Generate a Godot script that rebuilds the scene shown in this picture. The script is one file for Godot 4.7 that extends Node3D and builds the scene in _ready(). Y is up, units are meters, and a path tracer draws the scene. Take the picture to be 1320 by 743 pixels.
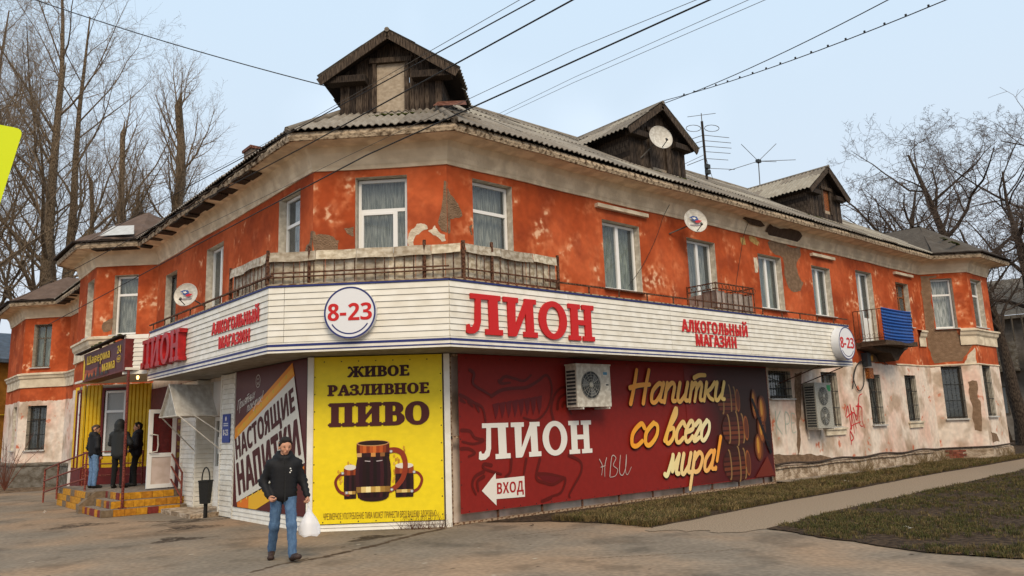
extends Node3D
# Street corner: two-storey plastered house with a liquor shop on its ground floor.

const UP := Vector3.UP
var MAT := {}
var TEX := {}
var counts := {}
var rng := RandomNumberGenerator.new()

# ---------------------------------------------------------------- mesh builder
class MB:
	var v := PackedVector3Array()
	var n := PackedVector3Array()
	var t := PackedVector2Array()
	var c := PackedColorArray()
	var ix := PackedInt32Array()
	var col := Color(1, 1, 1)
	func vert(p: Vector3, nn: Vector3, uv := Vector2.ZERO) -> int:
		v.append(p); n.append(nn); t.append(uv); c.append(col)
		return v.size() - 1
	func tri_i(a: int, b: int, d: int) -> void: # counter-clockwise seen from outside
		ix.append(a); ix.append(d); ix.append(b)
	func tri(a: Vector3, b: Vector3, d: Vector3) -> void:
		var nn := (b - a).cross(d - a).normalized()
		var i := vert(a, nn); vert(b, nn); vert(d, nn)
		tri_i(i, i + 1, i + 2)
	func quad(a: Vector3, b: Vector3, d: Vector3, e: Vector3) -> void:
		var nn := (d - a).cross(e - b).normalized()
		var i := vert(a, nn, Vector2(0, 1)); vert(b, nn, Vector2(1, 1)); vert(d, nn, Vector2(1, 0)); vert(e, nn, Vector2(0, 0))
		tri_i(i, i + 1, i + 2); tri_i(i, i + 2, i + 3)
	func hexa(p: Array) -> void: # bottom ring 0..3 counter-clockwise from above, top ring 4..7
		quad(p[3], p[2], p[1], p[0]); quad(p[4], p[5], p[6], p[7])
		for k in 4:
			var m := (k + 1) % 4
			quad(p[k], p[m], p[m + 4], p[k + 4])
	func box(ce: Vector3, s: Vector3, b := Basis.IDENTITY) -> void:
		var h := s * 0.5
		var p := []
		for y in [-1, 1]:
			for q in [[-1, 1], [1, 1], [1, -1], [-1, -1]]:
				p.append(ce + b * Vector3(q[0] * h.x, y * h.y, q[1] * h.z))
		hexa(p)
	func bar(a: Vector3, b: Vector3, w: float, h: float, up := Vector3.UP) -> void:
		var d := (b - a)
		var L := d.length()
		if L < 1e-5: return
		d /= L
		if absf(d.dot(up)) > 0.99: up = Vector3(1, 0, 0.01).normalized()
		var x := up.cross(d).normalized()
		box((a + b) * 0.5, Vector3(w, h, L), Basis(x, d.cross(x), d))
	func tube(pts: Array, rad: Array, sides := 8, caps := true) -> void:
		var m := pts.size()
		var ref := Vector3(0.123, 0.31, 0.94).normalized()
		var first := -1
		for k in m:
			var d: Vector3 = (pts[mini(k + 1, m - 1)] - pts[maxi(k - 1, 0)]).normalized()
			if absf(d.dot(ref)) > 0.95: ref = Vector3(0.9, 0.2, 0.3).normalized()
			var x := ref.cross(d).normalized()
			var y := d.cross(x)
			var st := v.size()
			if first < 0: first = st
			for q in sides:
				var a := TAU * q / sides
				var o := x * cos(a) + y * sin(a)
				vert(pts[k] + o * float(rad[mini(k, rad.size() - 1)]), o)
			if k > 0:
				for q in sides:
					var w := (q + 1) % sides
					tri_i(st - sides + q, st - sides + w, st + w); tri_i(st - sides + q, st + w, st + q)
		if caps:
			var last := v.size() - sides
			for e in [0, m - 1]:
				var d2: Vector3 = (pts[0] - pts[1]).normalized() if e == 0 else (pts[m - 1] - pts[m - 2]).normalized()
				var ce := vert(pts[e], d2)
				var s0: int = first if e == 0 else last
				for q in sides:
					var p0: Vector3 = v[s0 + q]
					var p1: Vector3 = v[s0 + (q + 1) % sides]
					var a2 := vert(p0, d2)
					var b2 := vert(p1, d2)
					if e == 0: tri_i(ce, b2, a2)
					else: tri_i(ce, a2, b2)
	func lathe(o: Vector3, prof: Array, sides := 20, b := Basis.IDENTITY) -> void: # prof of Vector2(radius, height) from bottom to top
		var st := v.size()
		var m := prof.size()
		for k in m:
			var p: Vector2 = prof[k]
			var d: Vector2 = (prof[mini(k + 1, m - 1)] - prof[maxi(k - 1, 0)])
			var nr := Vector2(d.y, -d.x).normalized()
			for q in sides:
				var a := TAU * q / sides
				vert(o + b * Vector3(cos(a) * p.x, p.y, -sin(a) * p.x), b * Vector3(cos(a) * nr.x, nr.y, -sin(a) * nr.x))
			if k > 0:
				var s := st + k * sides
				for q in sides:
					var w := (q + 1) % sides
					tri_i(s - sides + q, s - sides + w, s + w); tri_i(s - sides + q, s + w, s + q)
	func ball(ce: Vector3, r: Vector3, sides := 12, b := Basis.IDENTITY) -> void:
		var st := v.size()
		var rows := sides / 2
		for k in rows + 1:
			var e := -PI / 2 + PI * k / rows
			for q in sides:
				var a := TAU * q / sides
				var d := Vector3(cos(e) * cos(a), sin(e), -cos(e) * sin(a))
				vert(ce + b * (d * r), (b * (d / r)).normalized())
			if k > 0:
				var s := st + k * sides
				for q in sides:
					var w := (q + 1) % sides
					tri_i(s - sides + q, s - sides + w, s + w); tri_i(s - sides + q, s + w, s + q)
	func mesh(off := Vector3.ZERO) -> ArrayMesh:
		var a := []
		a.resize(Mesh.ARRAY_MAX)
		a[Mesh.ARRAY_VERTEX] = (Transform3D(Basis.IDENTITY, -off) * v) if off != Vector3.ZERO else v
		a[Mesh.ARRAY_NORMAL] = n
		a[Mesh.ARRAY_TEX_UV] = t
		a[Mesh.ARRAY_COLOR] = c
		a[Mesh.ARRAY_INDEX] = ix
		var m := ArrayMesh.new()
		m.add_surface_from_arrays(Mesh.PRIMITIVE_TRIANGLES, a)
		return m

# a vertical face of a building: s runs to the right seen from outside, y up, d out of the wall
class Face:
	var o: Vector3
	var u: Vector3
	var nn: Vector3
	var L: float
	func _init(ax: float, az: float, bx: float, bz: float) -> void:
		o = Vector3(ax, 0, az)
		var e := Vector3(bx, 0, bz) - o
		L = e.length()
		u = e / L
		nn = u.cross(Vector3.UP)
	func p(s: float, y: float, d := 0.0) -> Vector3:
		return o + u * s + Vector3(0, y, 0) + nn * d
	func basis() -> Basis:
		return Basis(u, Vector3.UP, nn)
	func moved(d: float) -> Face:
		var f := Face.new(0, 0, 1, 0)
		f.o = o + nn * d; f.u = u; f.nn = nn; f.L = L
		return f

func fbox(mb: MB, f: Face, s0: float, s1: float, y0: float, y1: float, d0: float, d1: float) -> void:
	mb.box(f.p((s0 + s1) * 0.5, (y0 + y1) * 0.5, (d0 + d1) * 0.5), Vector3(absf(s1 - s0), absf(y1 - y0), absf(d1 - d0)), f.basis())

func V2(a: Array) -> PackedVector2Array:
	var r := PackedVector2Array()
	for k in range(0, a.size() - 1, 2): r.append(Vector2(a[k], a[k + 1]))
	return r

func flat_poly(mb: MB, f: Face, pts: PackedVector2Array, d: float) -> void:
	var tr := Geometry2D.triangulate_polygon(pts)
	if tr.is_empty(): return
	var i0 := mb.v.size()
	for q in pts: mb.vert(f.p(q.x, q.y, d), f.nn, q)
	for k in range(0, tr.size(), 3):
		var a: Vector2 = pts[tr[k]]
		var b: Vector2 = pts[tr[k + 1]]
		var e: Vector2 = pts[tr[k + 2]]
		if (b - a).cross(e - a) > 0: mb.tri_i(i0 + tr[k], i0 + tr[k + 1], i0 + tr[k + 2])
		else: mb.tri_i(i0 + tr[k], i0 + tr[k + 2], i0 + tr[k + 1])

func prism(mb: MB, f: Face, pts: PackedVector2Array, d0: float, d1: float) -> void:
	flat_poly(mb, f, pts, d1)
	var cw := Geometry2D.is_polygon_clockwise(pts)
	for k in pts.size():
		var a: Vector2 = pts[k]
		var b: Vector2 = pts[(k + 1) % pts.size()]
		if cw:
			var q := a
			a = b; b = q
		mb.quad(f.p(a.x, a.y, d0), f.p(b.x, b.y, d0), f.p(b.x, b.y, d1), f.p(a.x, a.y, d1))

# an outline made rough, as broken plaster is
func rough(pts: PackedVector2Array, amp: float, sd: int, steps := 3) -> PackedVector2Array:
	var r := RandomNumberGenerator.new()
	r.seed = sd
	var cur := pts
	var a := amp
	for k in steps:
		var nx := PackedVector2Array()
		for q in cur.size():
			var p0 := cur[q]
			var p1 := cur[(q + 1) % cur.size()]
			nx.append(p0)
			var l := (p1 - p0).length()
			if l > 0.05: nx.append((p0 + p1) * 0.5 + (p1 - p0).orthogonal().normalized() * r.randf_range(-a, a) * minf(1.0, l * 3.0))
		cur = nx
		a *= 0.55
	if Geometry2D.triangulate_polygon(cur).is_empty(): return pts
	return cur

# ---------------------------------------------------------------- nodes
func numbered(parent: Node, called: String) -> String:
	var k := "%d/%s" % [parent.get_instance_id(), called]
	var i: int = counts.get(k, 0)
	counts[k] = i + 1
	return called if i == 0 else "%s_%03d" % [called, i]
func gpos(n: Node) -> Vector3:
	var r := Vector3.ZERO
	while n != self and n is Node3D:
		r += (n as Node3D).position
		n = n.get_parent()
	return r
func thing(called: String, label: String, category: String, at: Vector3, group := "") -> Node3D:
	var o := Node3D.new()
	o.name = numbered(self, called)
	add_child(o, true)
	o.position = at
	meta(o, label, category, group)
	return o
func meta(o: Node, label: String, category: String, group := "", kind := "") -> void:
	if label: o.set_meta("label", label)
	if category: o.set_meta("category", category)
	if group: o.set_meta("group", group)
	if kind: o.set_meta("kind", kind)
# commit a builder holding world coordinates as a part of parent (whose ancestors are only moved, never turned)
func part(parent: Node3D, called: String, mb: MB, m: Material, label := "") -> MeshInstance3D:
	var o := MeshInstance3D.new()
	o.name = numbered(parent, called)
	var off := gpos(parent)
	o.mesh = mb.mesh(off)
	o.material_override = m
	parent.add_child(o, true)
	if label: o.set_meta("label", label)
	return o
func piece(parent: Node3D, called: String, me: Mesh, m: Material, tr: Transform3D) -> MeshInstance3D:
	var o := MeshInstance3D.new()
	o.name = numbered(parent, called)
	o.mesh = me
	o.material_override = m
	o.transform = Transform3D(tr.basis, tr.origin - gpos(parent))
	parent.add_child(o, true)
	return o
func group_node(parent: Node3D, called: String) -> Node3D:
	var o := Node3D.new()
	o.name = numbered(parent, called)
	parent.add_child(o, true)
	return o

# ---------------------------------------------------------------- textures and materials
func noise_bytes(sd: int, freq: float, w: int, h: int, oct := 4, kind := FastNoiseLite.TYPE_SIMPLEX_SMOOTH) -> PackedByteArray:
	var f := FastNoiseLite.new()
	f.seed = sd; f.frequency = freq; f.noise_type = kind
	f.fractal_type = FastNoiseLite.FRACTAL_FBM; f.fractal_octaves = oct
	var im := f.get_image(w, h, false, false, true)
	im.convert(Image.FORMAT_L8)
	return im.get_data()
func noise_tex(key: String, sd: int, freq: float, lo: Color, hi: Color, a := 0.25, b := 0.75, size := 512, oct := 5) -> ImageTexture:
	if TEX.has(key): return TEX[key]
	var f := FastNoiseLite.new()
	f.seed = sd; f.frequency = freq; f.noise_type = FastNoiseLite.TYPE_SIMPLEX_SMOOTH
	f.fractal_type = FastNoiseLite.FRACTAL_FBM; f.fractal_octaves = oct
	var im := f.get_seamless_image(size, size)
	im.convert(Image.FORMAT_L8)
	var d := im.get_data()
	var lut := PackedByteArray()
	for k in 256:
		var x := smoothstep(a, b, k / 255.0)
		var c := lo.lerp(hi, x)
		lut.append(int(c.r * 255)); lut.append(int(c.g * 255)); lut.append(int(c.b * 255))
	var out := PackedByteArray()
	out.resize(size * size * 3)
	for k in d.size():
		var q := d[k] * 3
		out[k * 3] = lut[q]; out[k * 3 + 1] = lut[q + 1]; out[k * 3 + 2] = lut[q + 2]
	var im2 := Image.create_from_data(size, size, false, Image.FORMAT_RGB8, out)
	TEX[key] = ImageTexture.create_from_image(im2)
	return TEX[key]
func hx(s: String) -> Color:
	return Color(s)
func lin(s: String) -> Color:
	return Color(s).srgb_to_linear()
func mat(key: String, c: Color, ro := 0.85, tex: Texture2D = null, sc := 1.0, metal := 0.0, bump: Texture2D = null, bs := 0.3, stretch := Vector3.ONE) -> StandardMaterial3D:
	if MAT.has(key): return MAT[key]
	var m := StandardMaterial3D.new()
	m.albedo_color = c; m.roughness = ro; m.metallic = metal
	m.metallic_specular = 0.4
	if tex or bump:
		m.uv1_triplanar = true; m.uv1_world_triplanar = true
		m.uv1_scale = Vector3.ONE * sc * stretch
	if tex: m.albedo_texture = tex
	if bump:
		m.heightmap_enabled = true; m.heightmap_texture = bump; m.heightmap_scale = bs
	MAT[key] = m
	return m
func vmat(key: String, ro := 0.75, tex: Texture2D = null, sc := 1.0) -> StandardMaterial3D:
	var m := mat(key, Color.WHITE, ro, tex, sc)
	m.vertex_color_use_as_albedo = true
	return m
func glass(key: String, c: Color, alpha: float) -> StandardMaterial3D:
	if MAT.has(key): return MAT[key]
	var m := StandardMaterial3D.new()
	m.albedo_color = Color(c.r, c.g, c.b, alpha); m.transparency = BaseMaterial3D.TRANSPARENCY_ALPHA
	m.roughness = 0.03; m.metallic_specular = 0.7
	MAT[key] = m
	return m

# lettering: txt stretched onto the parallelogram a + x*ex + y*ey of a face
func text_on(parent: Node3D, called: String, f: Face, txt: String, serif: bool, bold: bool, a: Vector2, ex: Vector2, ey: Vector2, d: float, depth: float, m: Material, fat := 0.0) -> void:
	var key := "font%s%s" % [serif, bold]
	if not TEX.has(key):
		var sf := SystemFont.new()
		sf.font_names = PackedStringArray(["Droid Serif" if serif else "Droid Sans"])
		sf.font_weight = 700 if bold else 400
		TEX[key] = sf
	var tm := TextMesh.new()
	tm.font = TEX[key]; tm.text = txt; tm.font_size = 48; tm.pixel_size = 0.01; tm.depth = 0.02; tm.curve_step = 0.8
	var ar := tm.get_mesh_arrays()
	var vs: PackedVector3Array = ar[Mesh.ARRAY_VERTEX]
	if vs.is_empty(): return
	var lo := Vector2(1e9, 1e9)
	var hi := -lo
	for q in vs:
		lo = lo.min(Vector2(q.x, q.y)); hi = hi.max(Vector2(q.x, q.y))
	var sz := hi - lo
	var vv := PackedVector3Array()
	var nv := PackedVector3Array()
	var iv := PackedInt32Array()
	var ns: PackedVector3Array = ar[Mesh.ARRAY_NORMAL]
	var is0 = ar[Mesh.ARRAY_INDEX]
	var shifts := [Vector2.ZERO]
	if fat > 0.0: shifts = [Vector2.ZERO, Vector2(-fat, 0), Vector2(fat, 0), Vector2(0, fat * 0.8), Vector2(0, -fat * 0.8)]
	var k := 0
	var off := gpos(parent)
	for sh in shifts:
		var i0 := vv.size()
		for i in vs.size():
			var q := vs[i]
			var g: Vector2 = a + ex * ((q.x - lo.x) / sz.x) + ey * ((q.y - lo.y) / sz.y) + sh
			vv.append(f.p(g.x, g.y, d + (depth if q.z > 0 else 0.0) + k * 0.0006) - off)
			nv.append((f.u * ns[i].x + UP * ns[i].y + f.nn * ns[i].z).normalized())
		if is0 == null or is0.size() == 0:
			for i in vs.size(): iv.append(i0 + i)
		else:
			for i in is0: iv.append(i0 + i)
		k += 1
	var arr := []
	arr.resize(Mesh.ARRAY_MAX)
	arr[Mesh.ARRAY_VERTEX] = vv; arr[Mesh.ARRAY_NORMAL] = nv; arr[Mesh.ARRAY_INDEX] = iv
	var me := ArrayMesh.new()
	me.add_surface_from_arrays(Mesh.PRIMITIVE_TRIANGLES, arr)
	var o := MeshInstance3D.new()
	o.name = numbered(parent, called); o.mesh = me; o.material_override = m
	parent.add_child(o, true)

# brush strokes: a smoothed ribbon with round ends lying on a face
func smooth_line(pts: PackedVector2Array, per := 5) -> PackedVector2Array:
	if pts.size() < 3: return pts
	var out := PackedVector2Array()
	for k in pts.size() - 1:
		var p0 := pts[maxi(k - 1, 0)]
		var p3 := pts[mini(k + 2, pts.size() - 1)]
		for q in per: out.append(pts[k].cubic_interpolate(pts[k + 1], p0, p3, float(q) / per))
	out.append(pts[pts.size() - 1])
	return out
var layer_step := 0
func stroke(mb: MB, f: Face, raw: PackedVector2Array, w0: float, w1: float, d: float, ca: Color, cb: Color, sa := 0.0, sb := 1.0) -> void:
	var pts := smooth_line(raw)
	layer_step = (layer_step + 1) % 6
	var dd := d + layer_step * 0.0004
	var m := pts.size()
	var left := PackedVector2Array()
	var right := PackedVector2Array()
	for k in m:
		var tg := (pts[mini(k + 1, m - 1)] - pts[maxi(k - 1, 0)]).normalized()
		var o := tg.orthogonal()
		var x := float(k) / maxf(1, m - 1)
		var w := lerpf(w0, w1, x) * 0.5
		left.append(pts[k] + o * w); right.append(pts[k] - o * w)
	var i0 := mb.v.size()
	for k in m:
		for q in [left[k], right[k]]:
			mb.col = ca.lerp(cb, clampf((q.x - sa) / (sb - sa), 0, 1))
			mb.vert(f.p(q.x, q.y, dd + 0.0014 * k / m), f.nn) # rises along its length, so that it may cross itself
	for k in m - 1:
		var b := i0 + k * 2
		for tr in [[b, b + 2, b + 3], [b, b + 3, b + 1]]: # a tight bend may fold the ribbon: keep every triangle facing out
			if (mb.v[tr[1]] - mb.v[tr[0]]).cross(mb.v[tr[2]] - mb.v[tr[0]]).dot(f.nn) > 0: mb.tri_i(tr[0], tr[1], tr[2])
			else: mb.tri_i(tr[0], tr[2], tr[1])
	for e in [0, m - 1]:
		var w2 := (w0 if e == 0 else w1) * 0.5
		var de := dd - 0.0002 if e == 0 else dd + 0.0016
		var ce := mb.vert(f.p(pts[e].x, pts[e].y, de), f.nn)
		var tg2 := (pts[0] - pts[1]).normalized() if e == 0 else (pts[m - 1] - pts[m - 2]).normalized()
		var base := atan2(tg2.y, tg2.x)
		for q in 6:
			var aa := base - PI / 2 + PI * q / 5.0
			mb.vert(f.p(pts[e].x + cos(aa) * w2, pts[e].y + sin(aa) * w2, de), f.nn)
			if q > 0: mb.tri_i(ce, ce + q, ce + q + 1)
	mb.col = Color.WHITE

const GLYPHS := {
	"Н": [1.1, [0, 0, 0.02, 0.9, 0, 1.7], [0.72, 0, 0.7, 0.9, 0.72, 1.7], [-0.2, 0.8, 0.3, 0.92, 0.9, 0.95]],
	"П": [1.0, [0, 0, 0, 1.6], [0.7, 0, 0.7, 1.6], [-0.15, 1.55, 0.9, 1.62]],
	"а": [0.88, [0.62, 0.85, 0.38, 1.0, 0.06, 0.6, 0.1, 0.08, 0.36, 0.05, 0.6, 0.5], [0.65, 1.0, 0.58, 0.18, 0.8, 0.05]],
	"п": [0.8, [0, 1, 0, 0], [0, 0.65, 0.25, 1.0, 0.48, 0.85, 0.48, 0.12, 0.68, 0.05]],
	"и": [0.8, [0, 1, 0, 0.22, 0.2, 0.0, 0.46, 0.4], [0.5, 1, 0.48, 0.15, 0.68, 0.05]],
	"т": [0.98, [0, 1, 0, 0], [0, 0.65, 0.2, 1, 0.34, 0.8, 0.34, 0], [0.34, 0.65, 0.54, 1, 0.68, 0.8, 0.68, 0.12, 0.86, 0.05], [0.08, 1.28, 0.4, 1.42, 0.8, 1.42]],
	"к": [0.74, [0, 1, 0, 0], [0.56, 1.0, 0.3, 0.62, 0.05, 0.5], [0.1, 0.52, 0.34, 0.18, 0.62, 0.03]],
	"с": [0.7, [0.6, 0.8, 0.38, 1.0, 0.05, 0.6, 0.1, 0.1, 0.35, 0.0, 0.6, 0.2]],
	"о": [0.78, [0.35, 1, 0.05, 0.6, 0.1, 0.1, 0.35, 0, 0.62, 0.4, 0.58, 0.85, 0.33, 0.99]],
	"в": [0.74, [-0.05, 0.15, 0.2, 1.1, 0.42, 1.72, 0.5, 1.35, 0.1, 0.7, 0.05, 0.15, 0.3, 0.0, 0.56, 0.3, 0.48, 0.72, 0.2, 0.68]],
	"е": [0.68, [0.08, 0.48, 0.55, 0.62, 0.48, 0.96, 0.25, 0.98, 0.03, 0.5, 0.15, 0.05, 0.4, 0.02, 0.62, 0.25]],
	"г": [0.6, [0.05, 0.8, 0.3, 1.0, 0.48, 0.78, 0.1, 0.1, 0.22, 0.0, 0.5, 0.15]],
	"м": [0.98, [-0.12, 0.1, 0.05, 0.05, 0.18, 0.6, 0.24, 1], [0.24, 1, 0.36, 0.22], [0.36, 0.22, 0.66, 1], [0.66, 1, 0.64, 0.15, 0.84, 0.05]],
	"р": [0.8, [0, 1, 0, -0.8], [0, 0.62, 0.3, 1.0, 0.6, 0.72, 0.5, 0.15, 0.22, 0.02, 0.0, 0.2]],
	"!": [0.5, [0.1, 1.7, 0.05, 0.45], [0.02, 0.05, 0.03, 0.1]],
	"я": [0.74, [0.55, 0, 0.55, 1.0, 0.2, 0.95, 0.1, 0.6, 0.55, 0.5], [0.3, 0.5, 0, 0]],
	"н": [0.7, [0, 1, 0, 0], [0.5, 1, 0.5, 0], [0, 0.5, 0.5, 0.52]],
	"ы": [0.86, [0, 1, 0, 0.02, 0.3, 0.0, 0.35, 0.4, 0, 0.5], [0.6, 1, 0.6, 0]],
	"х": [0.7, [0, 0, 0.55, 1], [0.05, 1, 0.5, 0]],
	"у": [0.75, [0, 1, 0.05, 0.5, 0.25, 0.4, 0.5, 0.6], [0.55, 1, 0.45, -0.3, 0.1, -0.6]],
	" ": [0.6]}
func script_line(mb: MB, f: Face, txt: String, at: Vector2, h: float, length: float, w: float, d: float, ca: Color, cb: Color, slant := 0.34, rise := 0.0) -> void:
	var tot := 0.0
	for ch in txt: tot += GLYPHS[ch][0]
	var kx := length / tot
	var x := 0.0
	for ch in txt:
		var g: Array = GLYPHS[ch]
		for q in range(1, g.size()):
			var pts := PackedVector2Array()
			var raw := V2(g[q])
			for p in raw:
				var px := (x + p.x) * kx + p.y * h * slant
				pts.append(at + Vector2(px, p.y * h + px * rise))
			stroke(mb, f, pts, w, w * 0.85, d, ca, cb, at.x, at.x + length)
		x += g[0]
	mb.col = Color.WHITE

# the four slab letters of the shop's name, one part each
const SLAB := {
	"Л": [0.83, [0.10, 1, 0.79, 1, 0.79, 0.87, 0.72, 0.87, 0.73, 0.14, 0.83, 0.14, 0.83, 0, 0.43, 0, 0.43, 0.14, 0.52, 0.14, 0.51, 0.87, 0.33, 0.87, 0.32, 0.30, 0.27, 0.10, 0.17, 0.01, 0.05, 0.0, 0, 0.03, 0.01, 0.22, 0.06, 0.24, 0.08, 0.17, 0.14, 0.17, 0.19, 0.28, 0.21, 0.87, 0.10, 0.87]],
	"И": [0.85, [0, 1, 0.36, 1, 0.36, 0.87, 0.29, 0.87, 0.28, 0.28, 0.52, 0.92, 0.52, 1, 0.81, 1, 0.81, 0.87, 0.73, 0.87, 0.74, 0.14, 0.83, 0.14, 0.83, 0, 0.48, 0, 0.48, 0.14, 0.55, 0.14, 0.54, 0.62, 0.31, 0.04, 0.28, 0, 0.11, 0, 0.10, 0.87, 0, 0.87]],
	"О": [0.76, []],
	"Н": [0.72, [0, 1, 0.33, 1, 0.33, 0.87, 0.26, 0.87, 0.26, 0.57, 0.46, 0.57, 0.46, 0.87, 0.39, 0.87, 0.39, 1, 0.72, 1, 0.72, 0.87, 0.64, 0.87, 0.64, 0.13, 0.72, 0.13, 0.72, 0, 0.39, 0, 0.39, 0.13, 0.46, 0.13, 0.46, 0.43, 0.26, 0.43, 0.26, 0.13, 0.33, 0.13, 0.33, 0, 0, 0, 0, 0.13, 0.07, 0.13, 0.07, 0.87, 0, 0.87]]}
func slab_word(parent: Node3D, f: Face, s0: float, s1: float, y0: float, y1: float, d0: float, d1: float, m: Material, m_side: Material = null) -> void:
	var tot := 0.83 + 0.85 + 0.76 + 0.72 + 3 * 0.03
	var kx := (s1 - s0) / tot
	var ky := y1 - y0
	var x := 0.0
	for ch in ["Л", "И", "О", "Н"]:
		var mb := MB.new()
		if ch == "О":
			var N := 40
			var out := PackedVector2Array()
			var inn := PackedVector2Array()
			for k in N:
				var a := TAU * k / N
				out.append(Vector2(s0 + (x + 0.37 + cos(a) * 0.37) * kx, y0 + (0.5 + sin(a) * 0.515) * ky))
				inn.append(Vector2(s0 + (x + 0.37 + cos(a) * 0.185) * kx, y0 + (0.5 + sin(a) * 0.36) * ky))
			for k in N:
				var q := (k + 1) % N
				mb.quad(f.p(inn[k].x, inn[k].y, d1), f.p(out[k].x, out[k].y, d1), f.p(out[q].x, out[q].y, d1), f.p(inn[q].x, inn[q].y, d1))
				mb.quad(f.p(out[k].x, out[k].y, d0), f.p(out[q].x, out[q].y, d0), f.p(out[q].x, out[q].y, d1), f.p(out[k].x, out[k].y, d1))
				mb.quad(f.p(inn[q].x, inn[q].y, d0), f.p(inn[k].x, inn[k].y, d0), f.p(inn[k].x, inn[k].y, d1), f.p(inn[q].x, inn[q].y, d1))
		else:
			var pts := PackedVector2Array()
			for p in V2(SLAB[ch][1]): pts.append(Vector2(s0 + (x + p.x) * kx, y0 + p.y * ky))
			prism(mb, f, pts, d0, d1)
		part(parent, "letter", mb, m)
		x += SLAB[ch][0] + 0.03

# ================================================================ scene
var FAR_BAY_FRONT := Face.new(5.37, -42.5, 5.37, -38.56)
var FAR_SPLAY := Face.new(5.37, -38.56, 6.81, -37.1)
var MID_WALL := Face.new(6.81, -37.1, 6.81, -29.75)
var BAY_BACK := Face.new(6.81, -29.75, 5.40, -28.34)
var BAY_FRONT := Face.new(5.40, -28.34, 5.40, -26.07)
var BAY_SPLAY := Face.new(5.40, -26.07, 6.81, -24.66)
var LEFT := Face.new(6.81, -24.66, 6.81, -14.14)
var CORNER := Face.new(6.81, -14.14, 8.755, -12.19)
var RIGHT := Face.new(8.755, -12.19, 31.03, -12.19)
var END_SPLAY := Face.new(31.03, -12.19, 32.28, -10.94)
var END_FRONT := Face.new(32.28, -10.94, 34.35, -10.94)
const TOP := 7.1

func _ready() -> void:
	rng.seed = 11
	camera_and_light()
	var t0 := Time.get_ticks_msec()
	make_materials()
	ground()
	var b := building()
	print("building ", Time.get_ticks_msec() - t0)
	roof(b)
	dormers(b)
	balconies(b)
	print("roof ", Time.get_ticks_msec() - t0)
	shop()
	banners()
	print("banners ", Time.get_ticks_msec() - t0)
	cafe()
	wall_things()
	overhead()
	neighbours()
	print("things ", Time.get_ticks_msec() - t0)
	people()
	print("people ", Time.get_ticks_msec() - t0)
	trees()
	print("trees ", Time.get_ticks_msec() - t0)
	plants()
	print("done ", Time.get_ticks_msec() - t0)

func camera_and_light() -> void:
	var cam := Camera3D.new()
	cam.name = "camera"
	cam.fov = 40.857
	cam.far = 600.0
	cam.near = 0.1
	cam.transform = Transform3D(Basis(Vector3(0.764503, -0.033118, 0.643769), Vector3(-0.089146, 0.983652, 0.156468), Vector3(-0.638427, -0.177010, 0.749052)).orthonormalized(), Vector3(0, 1.75, 0))
	add_child(cam)
	cam.current = true
	var env := Environment.new()
	env.background_mode = Environment.BG_SKY
	var sm := ProceduralSkyMaterial.new()
	sm.sky_top_color = Color(0.60, 0.672, 0.735)
	sm.sky_horizon_color = Color(0.66, 0.668, 0.685)
	sm.sky_curve = 0.22
	sm.ground_bottom_color = Color(0.35, 0.32, 0.29)
	sm.ground_horizon_color = Color(0.5, 0.48, 0.45)
	sm.sun_angle_max = 1.0
	sm.energy_multiplier = 1.0
	var cf := FastNoiseLite.new()
	cf.seed = 5; cf.frequency = 0.006; cf.fractal_octaves = 5
	var ci := cf.get_seamless_image(1024, 512)
	ci.convert(Image.FORMAT_RGBA8)
	var cd := ci.get_data()
	for k in range(0, cd.size(), 4):
		var a := smoothstep(0.42, 0.8, cd[k] / 255.0)
		cd[k] = 182; cd[k + 1] = 181; cd[k + 2] = 184; cd[k + 3] = int(a * 110)
	sm.sky_cover = ImageTexture.create_from_image(Image.create_from_data(1024, 512, false, Image.FORMAT_RGBA8, cd))
	sm.sky_cover_modulate = Color(1, 1, 1, 0.6)
	var sky := Sky.new()
	sky.sky_material = sm
	env.sky = sky
	env.tonemap_mode = Environment.TONE_MAPPER_LINEAR
	env.tonemap_exposure = 2.0
	env.sdfgi_enabled = true; env.ssao_enabled = true; env.ssil_enabled = true
	var we := WorldEnvironment.new()
	we.name = "world_environment"
	we.environment = env
	add_child(we)
	var sun := DirectionalLight3D.new()
	sun.name = "sun"
	sun.light_energy = 0.42
	sun.light_color = Color(1.0, 0.93, 0.83)
	sun.light_angular_distance = 28.0
	sun.shadow_enabled = true
	add_child(sun)
	sun.look_at_from_position(Vector3(-4, 8, 7.5), Vector3.ZERO, UP)

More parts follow.
